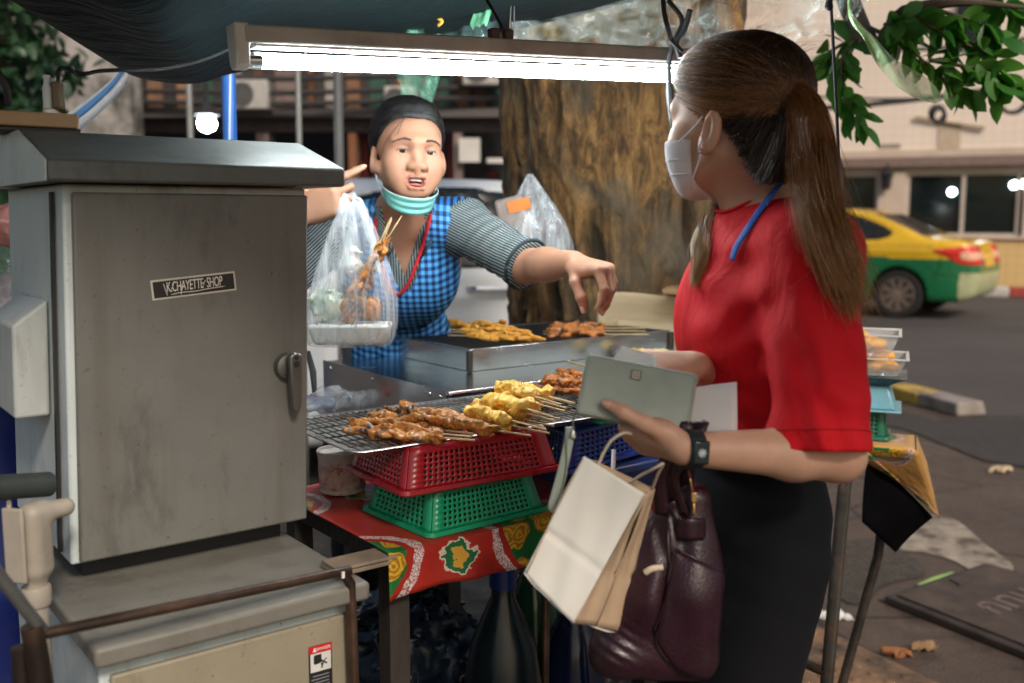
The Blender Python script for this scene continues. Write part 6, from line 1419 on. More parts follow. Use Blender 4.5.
# hair
hc_, hr_ = (0, -.014, .03), (.0745, .092, .077)
def vline(q): x, y, z = q.T; return np.where(y > -.005, .010 + .74 * np.maximum(y, 0) + .35 * np.abs(x) * np.clip((y - .03) / .03, 0, 1) - 4.0 * np.abs(x) * np.abs(x) * np.clip((y - .04) / .03, 0, 1), np.maximum(-.085, .010 + 1.6 * (y + .005)))
def vthick(q): x, y, z = q.T; e = np.clip((z - vline(q)) / .035, 0, 1); return .0008 + (.0055 + .009 * np.clip((z - .055) / .04, 0, 1) + .005 * np.clip(-y / .1, 0, 1)) * e ** .6
HB = Body(.012); HB.ell(vh.w(*hc_), V(*hr_) * vh.k, vh.M); HB.ell(vh.w(0, .022, .004), V(.064, .066, .082) * vh.k, vh.M, .02); HB.ell(vh.w(0, -.108, -.005), V(.036, .032, .036) * vh.k, vh.M, .02)
HB.cuts.append(lambda p: (lambda q: (vline(q) - q[:, 2]) * .6)(vh.l(p)))
HB.disp = lambda p: .0012 * noise3(vh.l(p) * V(140, 22, 60), 4) - vthick(vh.l(p))
hb1 = mat('black_hair', (.008, .007, .008), .6, var=.3, scale=60); HB.obj('hair', hb1, vendor, h=.003)
st_ = []
while len(st_) < 3600:
    q = nrm(RNG.normal(size=3)); q = V(*hc_) + q * V(*hr_); l0 = vline(q[None])[0]
    if q[2] > l0 + .007 and q[1] > -.09 and (q[2] < l0 + .02 or RNG.uniform() < .5): st_.append(q)
pp_ = np.array(scalp_paths(vh, st_, (0, -.115, .0), hc_, hr_, 16, .0, .016)); th_ = vthick(vh.l(pp_.reshape(-1, 3))).reshape(pp_.shape[:2])
strands('hair_strands', push(HB, pp_, th_ + .0013 + RNG.uniform(0, .0035, (len(pp_), 1)) * np.sin(np.linspace(.05, 3.0, 16))[None], 3), .0006, hair_mat('black_hair_strands', (.02, .017, .017), (.06, .054, .055), (.03, .026, .025), .34), vendor)
st_ = []
while len(st_) < 900:
    q = nrm(RNG.normal(size=3)); q = V(*hc_) + q * V(*hr_); l0 = vline(q[None])[0]
    if abs(q[2] - l0 - .002) < .006 and q[1] > -.02: st_.append(q)
pp_ = np.array(scalp_paths(vh, st_, (0, -.115, .02), hc_, hr_, 30, .0, .02))[:, :9]
strands('hairline', push(HB, pp_, .0006 + np.linspace(0, .006, 9)[None] * RNG.uniform(.3, 1, (len(pp_), 1)), 3), .00028, hk, vendor)
# mask under the chin
mk = cloth('teal_mask', (.22, .6, .55), .8, 1500, .15, .06); mki = mat('mask_edge', (.6, .75, .72), .8)
def mask1(u, v):
    a = (u - .5) * 2 * R(84); c, s_ = math.cos(a), math.sin(a); pl_ = .0018 * math.sin(v * 16) * (1 - abs(u - .5) * 1.6)
    z_ = (-.073 - .036 * max(c, 0) ** .8) * (1 - v) + (-.096 - .048 * max(c, 0) ** .7) * v; y = .008 + (.082 - .012 * v) * c ** .75 if c > 0 else .008; y += pl_
    return vh.w((.0645 - .009 * v) * s_, y - .004 - .006 * v, z_)
MB().grid(mask1, 40, 20).obj('mask', mk, vendor, solid=.0012, smooth=180)
MB().tube([mask1(u, 0) for u in np.linspace(0, 1, 30)], .0012, 6).obj('mask_edge', mki, vendor)
for u, x in ((0, -1), (1, 1)):
    for v0 in (0, 1): MB().tube(spline([mask1(u, v0), vh.w(x * .0705, .006 - .01 * v0, -.066), vh.w(x * .076, -.004 - .012 * v0, vh.ear_z + .0), vh.w(x * .08, -.02, vh.ear_z + .02)], 5), .0009, 6).obj('ear_loop', mki, vendor, smooth=180)
# striped shirt
UPv = nrm(NBv - HIv); LATv = nrm(SLv - SRv); FWv = nrm(np.cross(LATv, UPv)); FWv = -FWv if FWv[1] > 0 else FWv
CUFF = at(524, 263, 2.21)
SB = Body(.03)
SB.cap(NBv + UPv * -.03, CHv, .07, .1, .04); SB.cap(NBv + UZ * -.012, SLv, .05, .061, .03).cap(NBv + UZ * -.012, SRv, .05, .061, .03)
SB.ell(CHv, (.132, .1, .12), None, .05).ell(WAv, (.14, .105, .17), None, .09).ell(HIv, (.175, .125, .13), None, .05)
for x in (-1, 1): SB.ell(CHv + LATv * x * .056 + FWv * .05 - UPv * .03, (.058, .046, .06), None, .07)
axL = nrm(ELv - SLv); axR = nrm(ER2 - SRv)
SB.cap(SLv, ELv + axL * .03, .061, .05, .035); SB.cap(SRv, ER2, .06, .054, .03)
SB.cap(CUFF - axL * .012, CUFF + axL * .012, .058, .056, .006)
SB.disp = folds(.0045, [(SLv * .5 + ELv * .5, axL + V(.2, 0, -.5), .034, .09, 1), (SLv, axL, .045, .08, .7), (SRv * .6 + ER2 * .4, axR + V(.3, 0, .4), .036, .09, 1), (CHv, LATv, .06, .15, .4)], .003, 3)
SB.cuts += [lambda p: (p - CUFF) @ axL - .014, lambda p: -(p - HIv) @ UPv - .08]
def vneck(p):
    q = p - NBv; x = q @ LATv; z = q @ UPv; f = q @ FWv
    return np.where(f > -.02, np.maximum(np.abs(x) - np.clip((z + .115) * .36, -.1, .07), -f - .0), 1.0)
SB.cuts.append(lambda p: np.where((p - NBv) @ FWv > -.01, -vneck(p), -1.0))
def stripe(p):
    tL = (p - SLv) @ axL; tR = (p - SRv) @ axR; a = np.cross(axL, V(0, 1, 0)); b = np.cross(axR, V(0, 1, 0)); dL = np.linalg.norm(p - SLv - np.clip(tL, 0, .4)[:, None] * axL, axis=1); dR = np.linalg.norm(p - SRv - np.clip(tR, 0, .4)[:, None] * axR, axis=1)
    lat = (p - NBv) @ LATv
    return np.where((dL < .078) & (tL > .015), (p - SLv) @ nrm(a) + .12 * (p[:, 1] - SLv[1]), np.where((dR < .078) & (tR > .015), (p - SRv) @ nrm(b) + .12 * (p[:, 1] - SRv[1]), lat))
m_, t_, b_ = nt('striped_cotton'); g = N(t_); f = g.math('FRACT', g.math('MULTIPLY', g.attr('stripe'), 165.0)); 
g.put(b_.inputs['Base Color'], g.mix(g.ramp(f, [(.28, 0), (.36, 1), (.62, 1), (.7, 0)]), (.018, .028, .033), (.34, .4, .4))); sets(b_, Roughness=.8); g.put(b_.inputs['Normal'], g.bump(g.noise(g.coord('Object'), 60, 4), .3, .004))
shirtm = m_
SB.obj('shirt', shirtm, vendor, h=.0035, attrs={'stripe': stripe}, relax=1)
MB().tube([CUFF + axL * .008 + .0575 * (nrm(np.cross(axL, UZ)) * math.cos(a) + nrm(np.cross(axL, np.cross(axL, UZ))) * math.sin(a)) for a in np.linspace(0, 6.283, 40)], .0045, 8).obj('sleeve_cuff', cloth('dark_cuff', (.03, .045, .05)), vendor, smooth=180)
# collar flaps
def flap(pts, name='collar'):
    P = []
    for x, z_ in pts:
        o = NBv + LATv * x + UPv * z_ + FWv * .25; p = trace(SB, o, -FWv, .005, far=.4)
        if abs(SB.ev(p[None])[0]) > .02: p = trace(VB, o, -FWv, .01, far=.4)
        P.append(p if abs(VB.ev(p[None])[0]) < .05 else o - FWv * .22)
    c = sum(P) / len(P)
    mb = MB(); mb.add(P + [c + FWv * .006], [(i, (i + 1) % len(P), len(P)) for i in range(len(P))]); me = mb.mesh(name); a = me.attributes.new('stripe', 'FLOAT', 'POINT')
    a.data.foreach_set('value', np.array([(p - NBv) @ nrm(LATv * .8 + UPv * .6) for p in P + [c]], np.float32)); return link(name, me, shirtm, vendor, solid=.003, smooth=180, sub=0)
flap([(-.05, .055), (-.035, .0), (-.018, -.05), (-.05, -.075), (-.078, -.02), (-.07, .04)]); flap([(.05, .055), (.035, .0), (.018, -.05), (.05, -.075), (.078, -.02), (.07, .04)])
# gingham apron
AB = Body(.03); AB.p = [p for p in SB.p[:3]] + [p for p in SB.p[3:8]]; AB.disp = folds(.004, [(CHv, LATv, .07, .16, .6), (WAv, LATv + UPv * .4, .05, .14, 1), (WAv - UPv * .1, LATv, .07, .14, .8)], .0035, 8)
def apron_cut(p):
    q = p - NBv; x = q @ LATv; z = q @ UPv; f = q @ FWv
    u_neck = np.maximum(np.abs(x + .0) - .064 * np.sqrt(np.clip((z + .148) / .17, 0, 1.2)) - .004, -.148 - z)       # inside the neckline is negative
    arm = np.hypot((np.abs(x) - .205) / 1.0, (z + .055) / 1.25) - .083
    return np.maximum.reduce([np.where(f > -.03, -u_neck, np.maximum(np.abs(x) - .0, -z - .06) * 0 - 1), -arm, np.abs(x) - .15, -.62 - z])
AB.cuts.append(apron_cut)
def ging(p): q = p - NBv; return np.stack([q @ LATv, q @ UPv, q @ FWv], 1)
m_, t_, b_ = nt('blue_gingham'); g = N(t_); st = g.attr('chk', 'Vector'); x = g.sep(st); fx_ = g.math('GREATER_THAN', g.math('SINE', g.math('MULTIPLY', x[0], 400.0)), 0.0); fz_ = g.math('GREATER_THAN', g.math('SINE', g.math('MULTIPLY', x[1], 400.0)), 0.0)
s2_ = g.math('ADD', fx_, fz_); col = g.mix(g.math('GREATER_THAN', s2_, .5), (.13, .42, .75), (.012, .15, .46)); col = g.mix(g.math('GREATER_THAN', s2_, 1.5), col, (.004, .012, .04))
g.put(b_.inputs['Base Color'], col); sets(b_, Roughness=.75); g.put(b_.inputs['Normal'], g.bump(g.noise(g.coord('Object'), 50, 4), .3, .004)); ging_m = m_
ap = AB.obj('apron', ging_m, vendor, h=.0035, off=.007, attrs={'chk': ging}, relax=1)
red = cloth('red_piping', (.5, .02, .03)); P = []
for t in np.linspace(0, 1, 40):
    z_ = .025 - .173 * math.sin(math.pi * t) ** .8; x = (1 if t > .5 else -1) * .064 * math.sqrt(max(0, min(1.2, (z_ + .148) / .17))); P.append(trace(AB_ := SB, NBv + LATv * x + UPv * z_ + FWv * .3, -FWv, .008))
MB().tube(spline(P, 2), .0042, 8).obj('piping', red, vendor, smooth=180)
pk = [trace(SB, NBv + LATv * x + UPv * z_ + FWv * .3, -FWv, .0105) for x, z_ in ((-.005, -.272), (.075, -.268), (.075, -.284), (-.005, -.288))]
m = MB(); m.add(pk, [(0, 1, 2, 3)]); m.obj('pocket_trim', cloth('navy_trim', (.006, .008, .014)), vendor, solid=.003)
TB = Body(.03); TB.ell(HIv - UPv * .03, (.172, .12, .13), None, .04)
for sx in (-1, 1):
    hp = HIv + V(sx * .085, 0, -.05); kn = V(hp[0], hp[1] - .02, .46); an = V(hp[0], hp[1] + .02, .1); TB.chain([hp, kn, an], [.1, .075, .06], .03)
TB.cuts.append(lambda p: .09 - p[:, 2]); TB.obj('trousers', cloth('dark_trousers', (.012, .013, .02)), vendor, h=.007)
for sx in (-1, 1):
    hp = HIv + V(sx * .085, 0, -.05); B = Body(.01); B.ell(V(hp[0], hp[1] - .03, .02), (.045, .125, .022)); B.cuts.append(lambda p: .002 - p[:, 2]); B.obj('sandal', mat('sandal_brown', (.05, .03, .02), .6), vendor, h=.006)

# ---------------------------------------------------------------- the customer
ch = Head(at(734, 118, 1.45), (-.72, .69, -.03), 1.0)
cust = thing('person', V(.39, 1.5, 0), 'customer in a red tee with a brown ponytail and white face mask seen from behind', 'person')
sk2 = skin_mat('skin', (.58, .34, .235), (.45, .2, .17), .45)
FC = nrm(V(-.97, -.2, 0)); LC_ = V(-FC[1], FC[0], 0)           # body forward and her left
NBc = at(768, 208, 1.47); CHc = at(770, 300, 1.49); WAc = at(768, 410, 1.5); HIc = at(757, 510, 1.5)
SLc = at(812, 254, 1.315); SRc = CHc - LC_ * .145 + UZ * .035 + V(.04, 0, 0)
ELc, WRc = at(838, 455, 1.255), at(686, 449, 1.205)
ERc, WRc2 = CHc - LC_ * .17 - UZ * .2 - FC * .05, at(698, 366, 1.40)
CB = Body(.02); ch.build(CB, 0, -.024, .003, .74)
CB.cap(ch.w(0, -.025, -.05), NBc, .05, .053, .03); CB.cap(NBc, CHc, .06, .085, .04)
CB.cap(NBc, SLc, .04, .046, .03).cap(NBc, SRc, .04, .046, .03)
BM = np.stack([-LC_, FC, UZ], 1)
CB.ell(CHc, (.135, .085, .13), BM, .04).ell(WAc, (.125, .083, .13), BM, .05).ell(HIc, (.143, .095, .12), BM, .05)
CB.chain([SLc, ELc], [.041, .033], .02).chain([ELc, ELc * .7 + WRc * .3, WRc], [.031, .0325, .0205], .02); CB.chain([SRc, ERc, WRc2], [.038, .03, .0195], .02)
for sg in (1, -1):
    hp = HIc + LC_ * .08 * sg - UZ * .06; kn = V(hp[0] - .045, hp[1], .47); an = V(hp[0] - .02, hp[1], .075); CB.chain([hp - V(.008, 0, 0), kn - V(.025, 0, 0), an], [.066, .048, .033], .03); CB.cap(an, an + FC * .13 - UZ * .045, .035, .025, .02)
tipsC = hand(CB, WRc, (-.74, .62, .05), (-.36, -.55, -.74), 1, [(50, 62, 35), (58, 66, 38), (62, 70, 40), (66, 70, 40)], [(.5, .82, .15), (.78, .6, -.02), (.9, .36, -.12)], .88, 1.02, .05)
tipsD = hand(CB, WRc2, (-.97, -.18, .02), (.05, -.45, .9), -1, [(22, 28, 18), (26, 30, 18), (30, 34, 20), (34, 36, 20)], [(.6, .55, -.5), (.85, .25, -.45), (.95, .05, -.3)], .92, .95, .05)
CB.obj('body', sk2, cust, h=.0025, attrs={'lip': ch.lipmask, 'brown': ch.brownmask})
eyes(ch, cust, (-.1, 1, -.1), (.03, .016, .01)); brows(ch, cust, hk, CB, 60); lash(ch, cust, hk); nails(tipsC, cust, mat('nail_bare', (.58, .36, .28), .22, var=.05), .93, (4,)); 
MB().lathe(ch.w(-.0795, .004, ch.ear_z - .026), [(.001, 0), (.0028, .001), (.0028, .002), (.001, .0035)], 12, ch.M @ V(-1, .3, 0)).obj('earring', mat('silver_stud', (.8, .8, .82), .1, 1), cust)
# white mask
MK = Body(.01); MK.p = list(CB.p)
def mask2(p):
    q = ch.l(p); x, y, z = q.T; return np.maximum.reduce([.036 - y - .1 * (z + .06) - .0 * x, z + .026 + .12 * np.abs(x) , -.118 - z, -(ch_sd(p) + .004)])
ch_sd = lambda p: CB.ev(p)
MK.cuts.append(mask2); MK.ell(ch.w(0, .066, -.058), V(.04, .024, .045) * ch.k, ch.M, .012)
wmk = cloth('white_mask', (.74, .73, .76), .8, 1500, .15, .03)
MK.obj('mask', wmk, cust, h=.003, off=.0035, only=lambda c: np.linalg.norm(c - ch.w(0, .06, -.06), axis=1) < .13, relax=1, keep=True)
for x in (-1, 1):
    for z0, z1, y0 in ((-.034, .006, -.004), (-.098, -.035, -.006)):
        P = [trace(CB, ch.w(x * .2, y0 + (.045 - y0) * t, z1 + (z0 - z1) * t), ch.M @ V(-x, 0, 0), .0025) for t in np.linspace(0.02, 1, 14)]; MB().tube(P, .0014, 6).obj('ear_loop', wmk, cust, smooth=180)
for z_ in (-.058, -.078):
    P = []
    for a in np.linspace(-1.15, 1.15, 22):
        d = V(math.sin(a), math.cos(a), 0); q = trace(MK, ch.w(*(d * .2 + V(0, .01, z_))), -(ch.M @ d), .0036)
        if np.linalg.norm(q - ch.w(0, .05, z_)) < .09: P.append(q)
    if len(P) > 4: MB().tube(P, .0011, 6).obj('mask_pleat', wmk, cust, smooth=180)
# red tee
CT = Body(.03)
CT.cap(NBc - UZ * .055 + V(.012, 0, 0), CHc, .064, .1, .05); CT.cap(NBc - UZ * .025, SLc + UZ * .0, .05, .054, .04).cap(NBc - UZ * .025, SRc, .05, .056, .04)
CT.ell(CHc + UZ * .01, (.155, .105, .15), BM, .06).ell(WAc, (.155, .112, .17), BM, .08).ell(HIc + UZ * .05, (.16, .112, .1), BM, .06)
for x in (-1, 1): CT.ell(CHc + LC_ * x * .06 + FC * .042 - UZ * .035, (.062, .055, .075), None, .08)
axc = nrm(ELc - SLc); HEM = at(818, 449, 1.25); axh = nrm(HEM - SLc); axr = nrm(ERc - SRc)
CT.cap(SLc, HEM + axh * .02, .054, .0665, .05); CT.cap(SRc, SRc * .25 + ERc * .75, .064, .066, .04)
CT.disp = folds(.0048, [(at(845, 400, 1.22), V(.2, 0, 1), .06, .06, .8), (at(800, 420, 1.22), V(.95, 0, .25), .05, .07, 1.2), (at(735, 440, 1.4), V(.3, 0, .95), .05, .07, 1), (at(800, 330, 1.28), V(.9, -.2, .35), .055, .1, .9), (at(770, 300, 1.38), V(.75, 0, -.65), .05, .09, 1), (HEM + UZ * .05, V(1, -.4, .1), .048, .08, 1), (at(740, 380, 1.42), V(.5, .2, .85), .06, .1, .9), (at(720, 300, 1.43), V(.3, 0, .95), .07, .08, .7), (SLc, V(.8, 0, .6), .05, .06, .5)], .0022, 5)
CT.cuts += [lambda p: np.where(np.linalg.norm((p - SLc) - ((p - SLc) @ axh)[:, None] * axh, axis=1) < .12, (p - HEM) @ nrm(axh + V(.0, 0, -.25)) - .002, -1.0) * np.where((p - CHc) @ LC_ > .105, 1, 0) - .0 + np.where((p - CHc) @ LC_ > .105, 0, -1), lambda p: HIc[2] + .1 - p[:, 2]]
NKd = nrm(UZ + FC * .55); CT.cuts.append(lambda p: -(np.hypot(np.linalg.norm((p - NBc) - ((p - NBc) @ NKd)[:, None] * NKd, axis=1) - 0, 0) - .0605) * np.where((p - NBc) @ NKd > -.045, 1, 0) + np.where((p - NBc) @ NKd > -.045, 0, -1))
redt = cloth('red_jersey', (.62, .006, .014), .75, 1100, .2, .05, .3, .38)
CT.obj('shirt', redt, cust, h=.0038, relax=1, keep=True)
P = []
e1 = nrm(np.cross(axh, V(0, 1, 0))); e2 = np.cross(axh, e1)
for a in np.linspace(0, 6.283, 60):
    d = e1 * math.cos(a) + e2 * math.sin(a); q = trace(CT, HEM - axh * .022 + d * .13, -d, .0004, far=.13)
    if abs(CT.ev(q[None])[0]) < .003: P.append(q)
    elif len(P) > 6: break
if len(P) > 6: MB().tube(P, .0007, 6).obj('hem_stitch', cloth('dark_red_thread', (.3, .004, .008)), cust, smooth=180)
# neckband
u1 = nrm(np.cross(NKd, V(0, 1, 0))); u2 = np.cross(NKd, u1)
MB().tube([trace(CT, NBc + NKd * .1 + (u1 * math.cos(a) + u2 * math.sin(a)) * .0665, -NKd, .0005, far=.22) for a in np.linspace(0, 6.283, 60)], .005, 8, flat=.6).obj('neckband', redt, cust, smooth=180)
# lanyard
blue = cloth('blue_ribbon', (.03, .14, .52), .6, 900)
P = [at(786, 182, 1.40), at(778, 188, 1.395), at(764, 207, 1.39), at(750, 229, 1.39), at(739, 248, 1.40), at(734, 262, 1.41)]
def tr2(p):
    o = p + V(-.1, -.28, .05); d = nrm(p - o); c = []
    for b in (CT, CB):
        q = trace(b, o, d, .004, far=.6)
        if abs(b.ev(q[None])[0] - .004) < .004: c.append(q)
    return min(c, key=lambda q: np.linalg.norm(q - o)) if c else p
P = [p if i < 1 else tr2(p) for i, p in enumerate(P)]
MB().tube(spline(P, 6), .0062, 8, flat=.22).obj('lanyard', blue, cust, smooth=180)
# trousers and shoes
PT = Body(.03); PT.ell(HIc + UZ * .01 - V(.006, 0, 0), (.155, .102, .12), BM, .05)
for sg in (1, -1):
    hp = HIc + LC_ * .08 * sg - UZ * .06; kn = V(hp[0] - .045, hp[1], .47); an = V(hp[0] - .02, hp[1], .09); PT.chain([hp - V(.008, 0, 0), kn - V(.025, 0, 0), an], [.08, .064, .06], .03)
PT.cuts.append(lambda p: .075 - p[:, 2]); PT.disp = folds(.004, [(HIc, V(.3, .2, 1), .06, .15, .6)], .004, 2)
PT.obj('trousers', cloth('black_trousers', (.0035, .004, .0065), .9), cust, h=.006)
for sg in (1, -1):
    an = HIc + LC_ * .08 * sg; B = Body(.015); B.ell(V(an[0] - .05, an[1] - .01, .035), (.125, .045, .04)); B.cuts.append(lambda p: .003 - p[:, 2]); B.obj('shoe', mat('white_shoe', (.5, .5, .5), .6), cust, h=.006)
# hair: cap, combed strands, ponytail
hc2, hr2 = (0, -.016, .033), (.0805, .0985, .081)
TIE = ch.l(at(786, 97, 1.376)[None])[0]
def cline(q): x, y, z = q.T; return np.where(y > .012, -.012 + 1.05 * (y - .012) + .0 * x, np.where(y > -.022, -.012 + 0 * y, np.maximum(-.1, -.012 + 1.75 * (y + .022))))
HC = Body(.012); HC.ell(ch.w(*hc2), V(*hr2) * ch.k, ch.M); HC.ell(ch.w(0, .02, .058), V(.066, .06, .05) * ch.k, ch.M, .02); HC.ell(ch.w(0, -.07, -.035), V(.058, .042, .055) * ch.k, ch.M, .02)
HC.cap(ch.w(*TIE), ch.w(0, -.06, .02), .024, .05, .02)
HC.cuts.append(lambda p: (lambda q: (cline(q) - q[:, 2]) * .6)(ch.l(p)))
HC.disp = lambda p: .0012 * noise3(ch.l(p) * V(60, 25, 90), 4)
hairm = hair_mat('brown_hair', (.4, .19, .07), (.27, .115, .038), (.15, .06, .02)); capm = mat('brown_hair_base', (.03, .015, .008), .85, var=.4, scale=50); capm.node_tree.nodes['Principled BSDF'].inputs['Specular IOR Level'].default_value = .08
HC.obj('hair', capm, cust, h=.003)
st_ = []
while len(st_) < 6500:
    q = nrm(RNG.normal(size=3)); q = V(*hc2) + q * V(*hr2) * 1.012; l0 = cline(q[None])[0]
    if q[2] > l0 and (q[2] < l0 + .012 or RNG.uniform() < .55): st_.append(q)
side = [q for q in st_ if q[2] < .07 + .02 * RNG.normal()]; top = [q for q in st_ if q[2] >= .07 + .02 * RNG.normal()]
for nm_, ss, mm in (('hair_strands', side, hairm), ('crown_strands', top, hair_mat('crown_hair', (.09, .042, .018), (.045, .022, .012), (.06, .028, .012), .38))):
    pp_ = scalp_paths(ch, ss, TIE * V(1, .97, 1), hc2, hr2, 18, .03, .009, .006); strands(nm_, push(HC, pp_, RNG.uniform(.0004, .0045, (len(pp_), 1)) * np.sin(np.linspace(.15, 3.0, 18))[None] + .0004), .00062, mm, cust)
nape = []
for _ in range(2600):
    q = V(RNG.choice((-1, 1)) * RNG.uniform(.02, .075), RNG.uniform(-.1, -.018), 0); q[2] = cline(q[None])[0] + RNG.uniform(-.002, 1) ** 1 * .05 * RNG.uniform(0, 1); nape.append(q)
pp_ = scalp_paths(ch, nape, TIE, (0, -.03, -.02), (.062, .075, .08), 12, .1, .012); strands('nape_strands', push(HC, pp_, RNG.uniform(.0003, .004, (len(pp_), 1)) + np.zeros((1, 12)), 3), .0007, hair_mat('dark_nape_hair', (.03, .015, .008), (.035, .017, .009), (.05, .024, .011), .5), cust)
tie_w = ch.w(*TIE)
MB().tube([tie_w + .0185 * (ch.M[:, 0] * math.cos(a) + nrm(ch.M[:, 2] + ch.M[:, 1] * .5) * math.sin(a)) for a in np.linspace(0, 6.283, 24)], .0062, 8).obj('hair_tie', mat('black_elastic', (.008, .008, .009), .7), cust, smooth=180)
def on_tee(px, py, Y, off=.013):
    o = V(0, 0, CAM_Z); d = nrm(at(px, py, 1.0) - o); p = trace(CT, o + d * .8, d, off); return p if abs(CT.ev(p[None])[0] - off) < .004 else at(px, py, Y)
PTL = spline([tie_w, at(797, 98, 1.352), at(807, 120, 1.335), at(813, 160, 1.315), on_tee(822, 210, 1.29), on_tee(835, 250, 1.28), on_tee(849, 285, 1.27), on_tee(861, 318, 1.27)], 4); nP = len(PTL); Tn = np.gradient(np.array(PTL), axis=0)
wide = np.interp(np.linspace(0, 1, nP), [0, .08, .25, .5, .75, 1], [.013, .018, .027, .029, .02, .006])
paths = []
for k in range(1700):
    a = RNG.uniform(0, 6.283); r_ = math.sqrt(RNG.uniform(0, 1)); ph = RNG.uniform(0, 6.283); L_ = int(nP * RNG.uniform(.6, 1.0)); P = []; jj = RNG.normal(size=3) * .012
    for i in range(nP):
        j = i * (L_ - 1) / (nP - 1); i0 = min(int(j), nP - 2); f_ = j - i0; c = PTL[i0] * (1 - f_) + PTL[i0 + 1] * f_; w_ = wide[i0] * (1 - f_) + wide[i0 + 1] * f_; t = nrm(Tn[i0]); sx = nrm(np.cross(t, V(.3, 1, 0))); sy = np.cross(t, sx)
        aa = a + .25 * math.sin(ph + 5 * i / nP); P.append(c + sx * w_ * r_ * math.cos(aa) + sy * w_ * .75 * r_ * math.sin(aa) + jj * (i / nP) ** 2)
    paths.append(P)
strands('ponytail', push(CT, paths, np.full((len(paths), nP), .002), 2), .0007, hair_mat('ponytail_hair', (.17, .068, .023), (.36, .15, .048), (.5, .24, .085)), cust)
# loose lock over the far shoulder, stray hairs
LK = spline([at(768, 178, 1.5), at(757, 208, 1.52), at(740, 240, 1.5), at(724, 266, 1.47), at(706, 292, 1.45)], 4); paths = []
for k in range(420):
    o = V(RNG.normal() * .009, RNG.normal() * .012, RNG.normal() * .006); L_ = RNG.uniform(.75, 1); n_ = len(LK); P = []
    for i in range(12):
        j = L_ * (n_ - 1) * i / 11; i0 = min(int(j), n_ - 2); f_ = j - i0; P.append(LK[i0] * (1 - f_) + LK[i0 + 1] * f_ + o * math.sin(math.pi * (.12 + .76 * i / 11)) * 1.2)
    paths.append(P)
strands('loose_lock', push(CT, paths, RNG.uniform(.003, .014, (len(paths), 1)) + np.zeros((1, 12)), 3), .0006, hair_mat('golden_hair', (.18, .09, .035), (.4, .23, .08), (.55, .33, .12)), cust)
paths = []
for k in range(140):
    a = RNG.uniform(.3, .95); c = PTL[int(a * (nP - 1))] + RNG.normal(size=3) * .012; d = V(RNG.normal() * .5, RNG.normal() * .4, -1) * RNG.uniform(.02, .05); P = [c, c + d * .5 + RNG.normal(size=3) * .004, c + d + RNG.normal(size=3) * .008]; paths.append([p for p in spline(P, 4)])
for k in range(90):
    q = V(*hc2) + nrm(V(RNG.normal(), RNG.normal() - .3, abs(RNG.normal()) + .1)) * V(*hr2) * 1.03; p = ch.w(*q); d = ch.M @ V(RNG.normal() * .01, -.025, RNG.uniform(0, .012)); paths.append([p for p in spline([p, p + d * .5 + UZ * .003, p + d], 4)])
sh_ = strands('stray_hairs', [p[:9] for p in paths], .0003, hairm, cust); sh_['kind'] = 'stuff'
# watch on the left wrist
fa = nrm(WRc - ELc); wc = WRc - fa * .008; su = nrm(np.cross(fa, UZ)); sv = np.cross(su, fa)
wtm = mat('black_strap', (.01, .018, .02), .5); wt_ = thing('wristwatch', wc, 'black fitness watch with a pale motif on the customer\'s wrist', 'watch')
ringp = lambda r_, off: [wc + fa * off + r_ * (su * math.cos(a) + sv * math.sin(a)) for a in np.linspace(0, 6.283, 33)[:-1]]
m = MB(); m.rings([ringp(.0222, -.0105), ringp(.0245, -.0095), ringp(.025, 0), ringp(.0245, .0095), ringp(.0222, .0105), ringp(.0222, -.0105)], caps=False); m.obj('strap', wtm, wt_, smooth=60)
fd = nrm(-su * .0 + V(-.25, -.95, .1)); fd = nrm(fd - fa * (fd @ fa)); ft = np.cross(fa, fd)
FM = np.stack([fa, ft, fd], 1); m = MB(); m.box(wc + fd * .0265, (.022, .03, .006), FM); m.obj('watch_face', mat('watch_glass', (.008, .02, .024), .15), wt_, bevel=.003)
m = MB()
for a in range(4): d = fa * math.cos(a * .785) + ft * math.sin(a * .785); m.tube([wc + fd * .0298 - d * .0055, wc + fd * .0298 + d * .0055], .0011, 5)
m.obj('motif', mat('pale_motif', (.5, .55, .55), .4), wt_)
# wallet, paper, strap
wq = [at(590, 353, 1.245), at(699, 374, 1.235), at(690, 438, 1.215), at(571, 413, 1.225)]
wU = nrm(wq[1] - wq[0]); wN = nrm(np.cross(wq[2] - wq[3], wq[0] - wq[3])); wN = wN if wN[1] < 0 else -wN; wV = np.cross(wN, wU); wV = wV if wV[2] > 0 else -wV; wcn = sum(wq) / 4 - wN * .009; WLM = np.stack([wU, wV, wN], 1)
WL = np.linalg.norm(wq[1] - wq[0]) * 1.02; WH = np.linalg.norm(wq[0] - wq[3]) * .99
sage = mat('sage_leather', (.3, .345, .3), .55, var=.06, scale=30, bump=.25, bscale=380, bdist=.001)
wal = thing('wallet', wcn, 'sage green zip wallet held in the customer\'s hand', 'wallet')
B = Body(.002)
for s_ in (-1, 1): B.box(wcn + wN * s_ * .0068, (WL / 2, WH / 2, .0062), .005, WLM)
B.disp = lambda p: .0006 * noise3(p * 30, 2); B.obj('wallet_body', sage, wal, h=.002)
m = MB(); m.box(wcn, (WL - .005, WH - .005, .013), WLM); m.obj('zip_band', mat('zip_grey', (.2, .23, .2), .6), wal, bevel=.004)
def rl_(o, zz): return [wcn + wU * x + wV * y + wN * zz for x, y in [(sx * (WL / 2 - .008) + (.008 - o) * math.cos(a), sy * (WH / 2 - .008) + (.008 - o) * math.sin(a)) for sx, sy, a0 in ((1, 1, 0), (-1, 1, 90), (-1, -1, 180), (1, -1, 270)) for a in np.radians(np.linspace(a0, a0 + 90, 6))]]
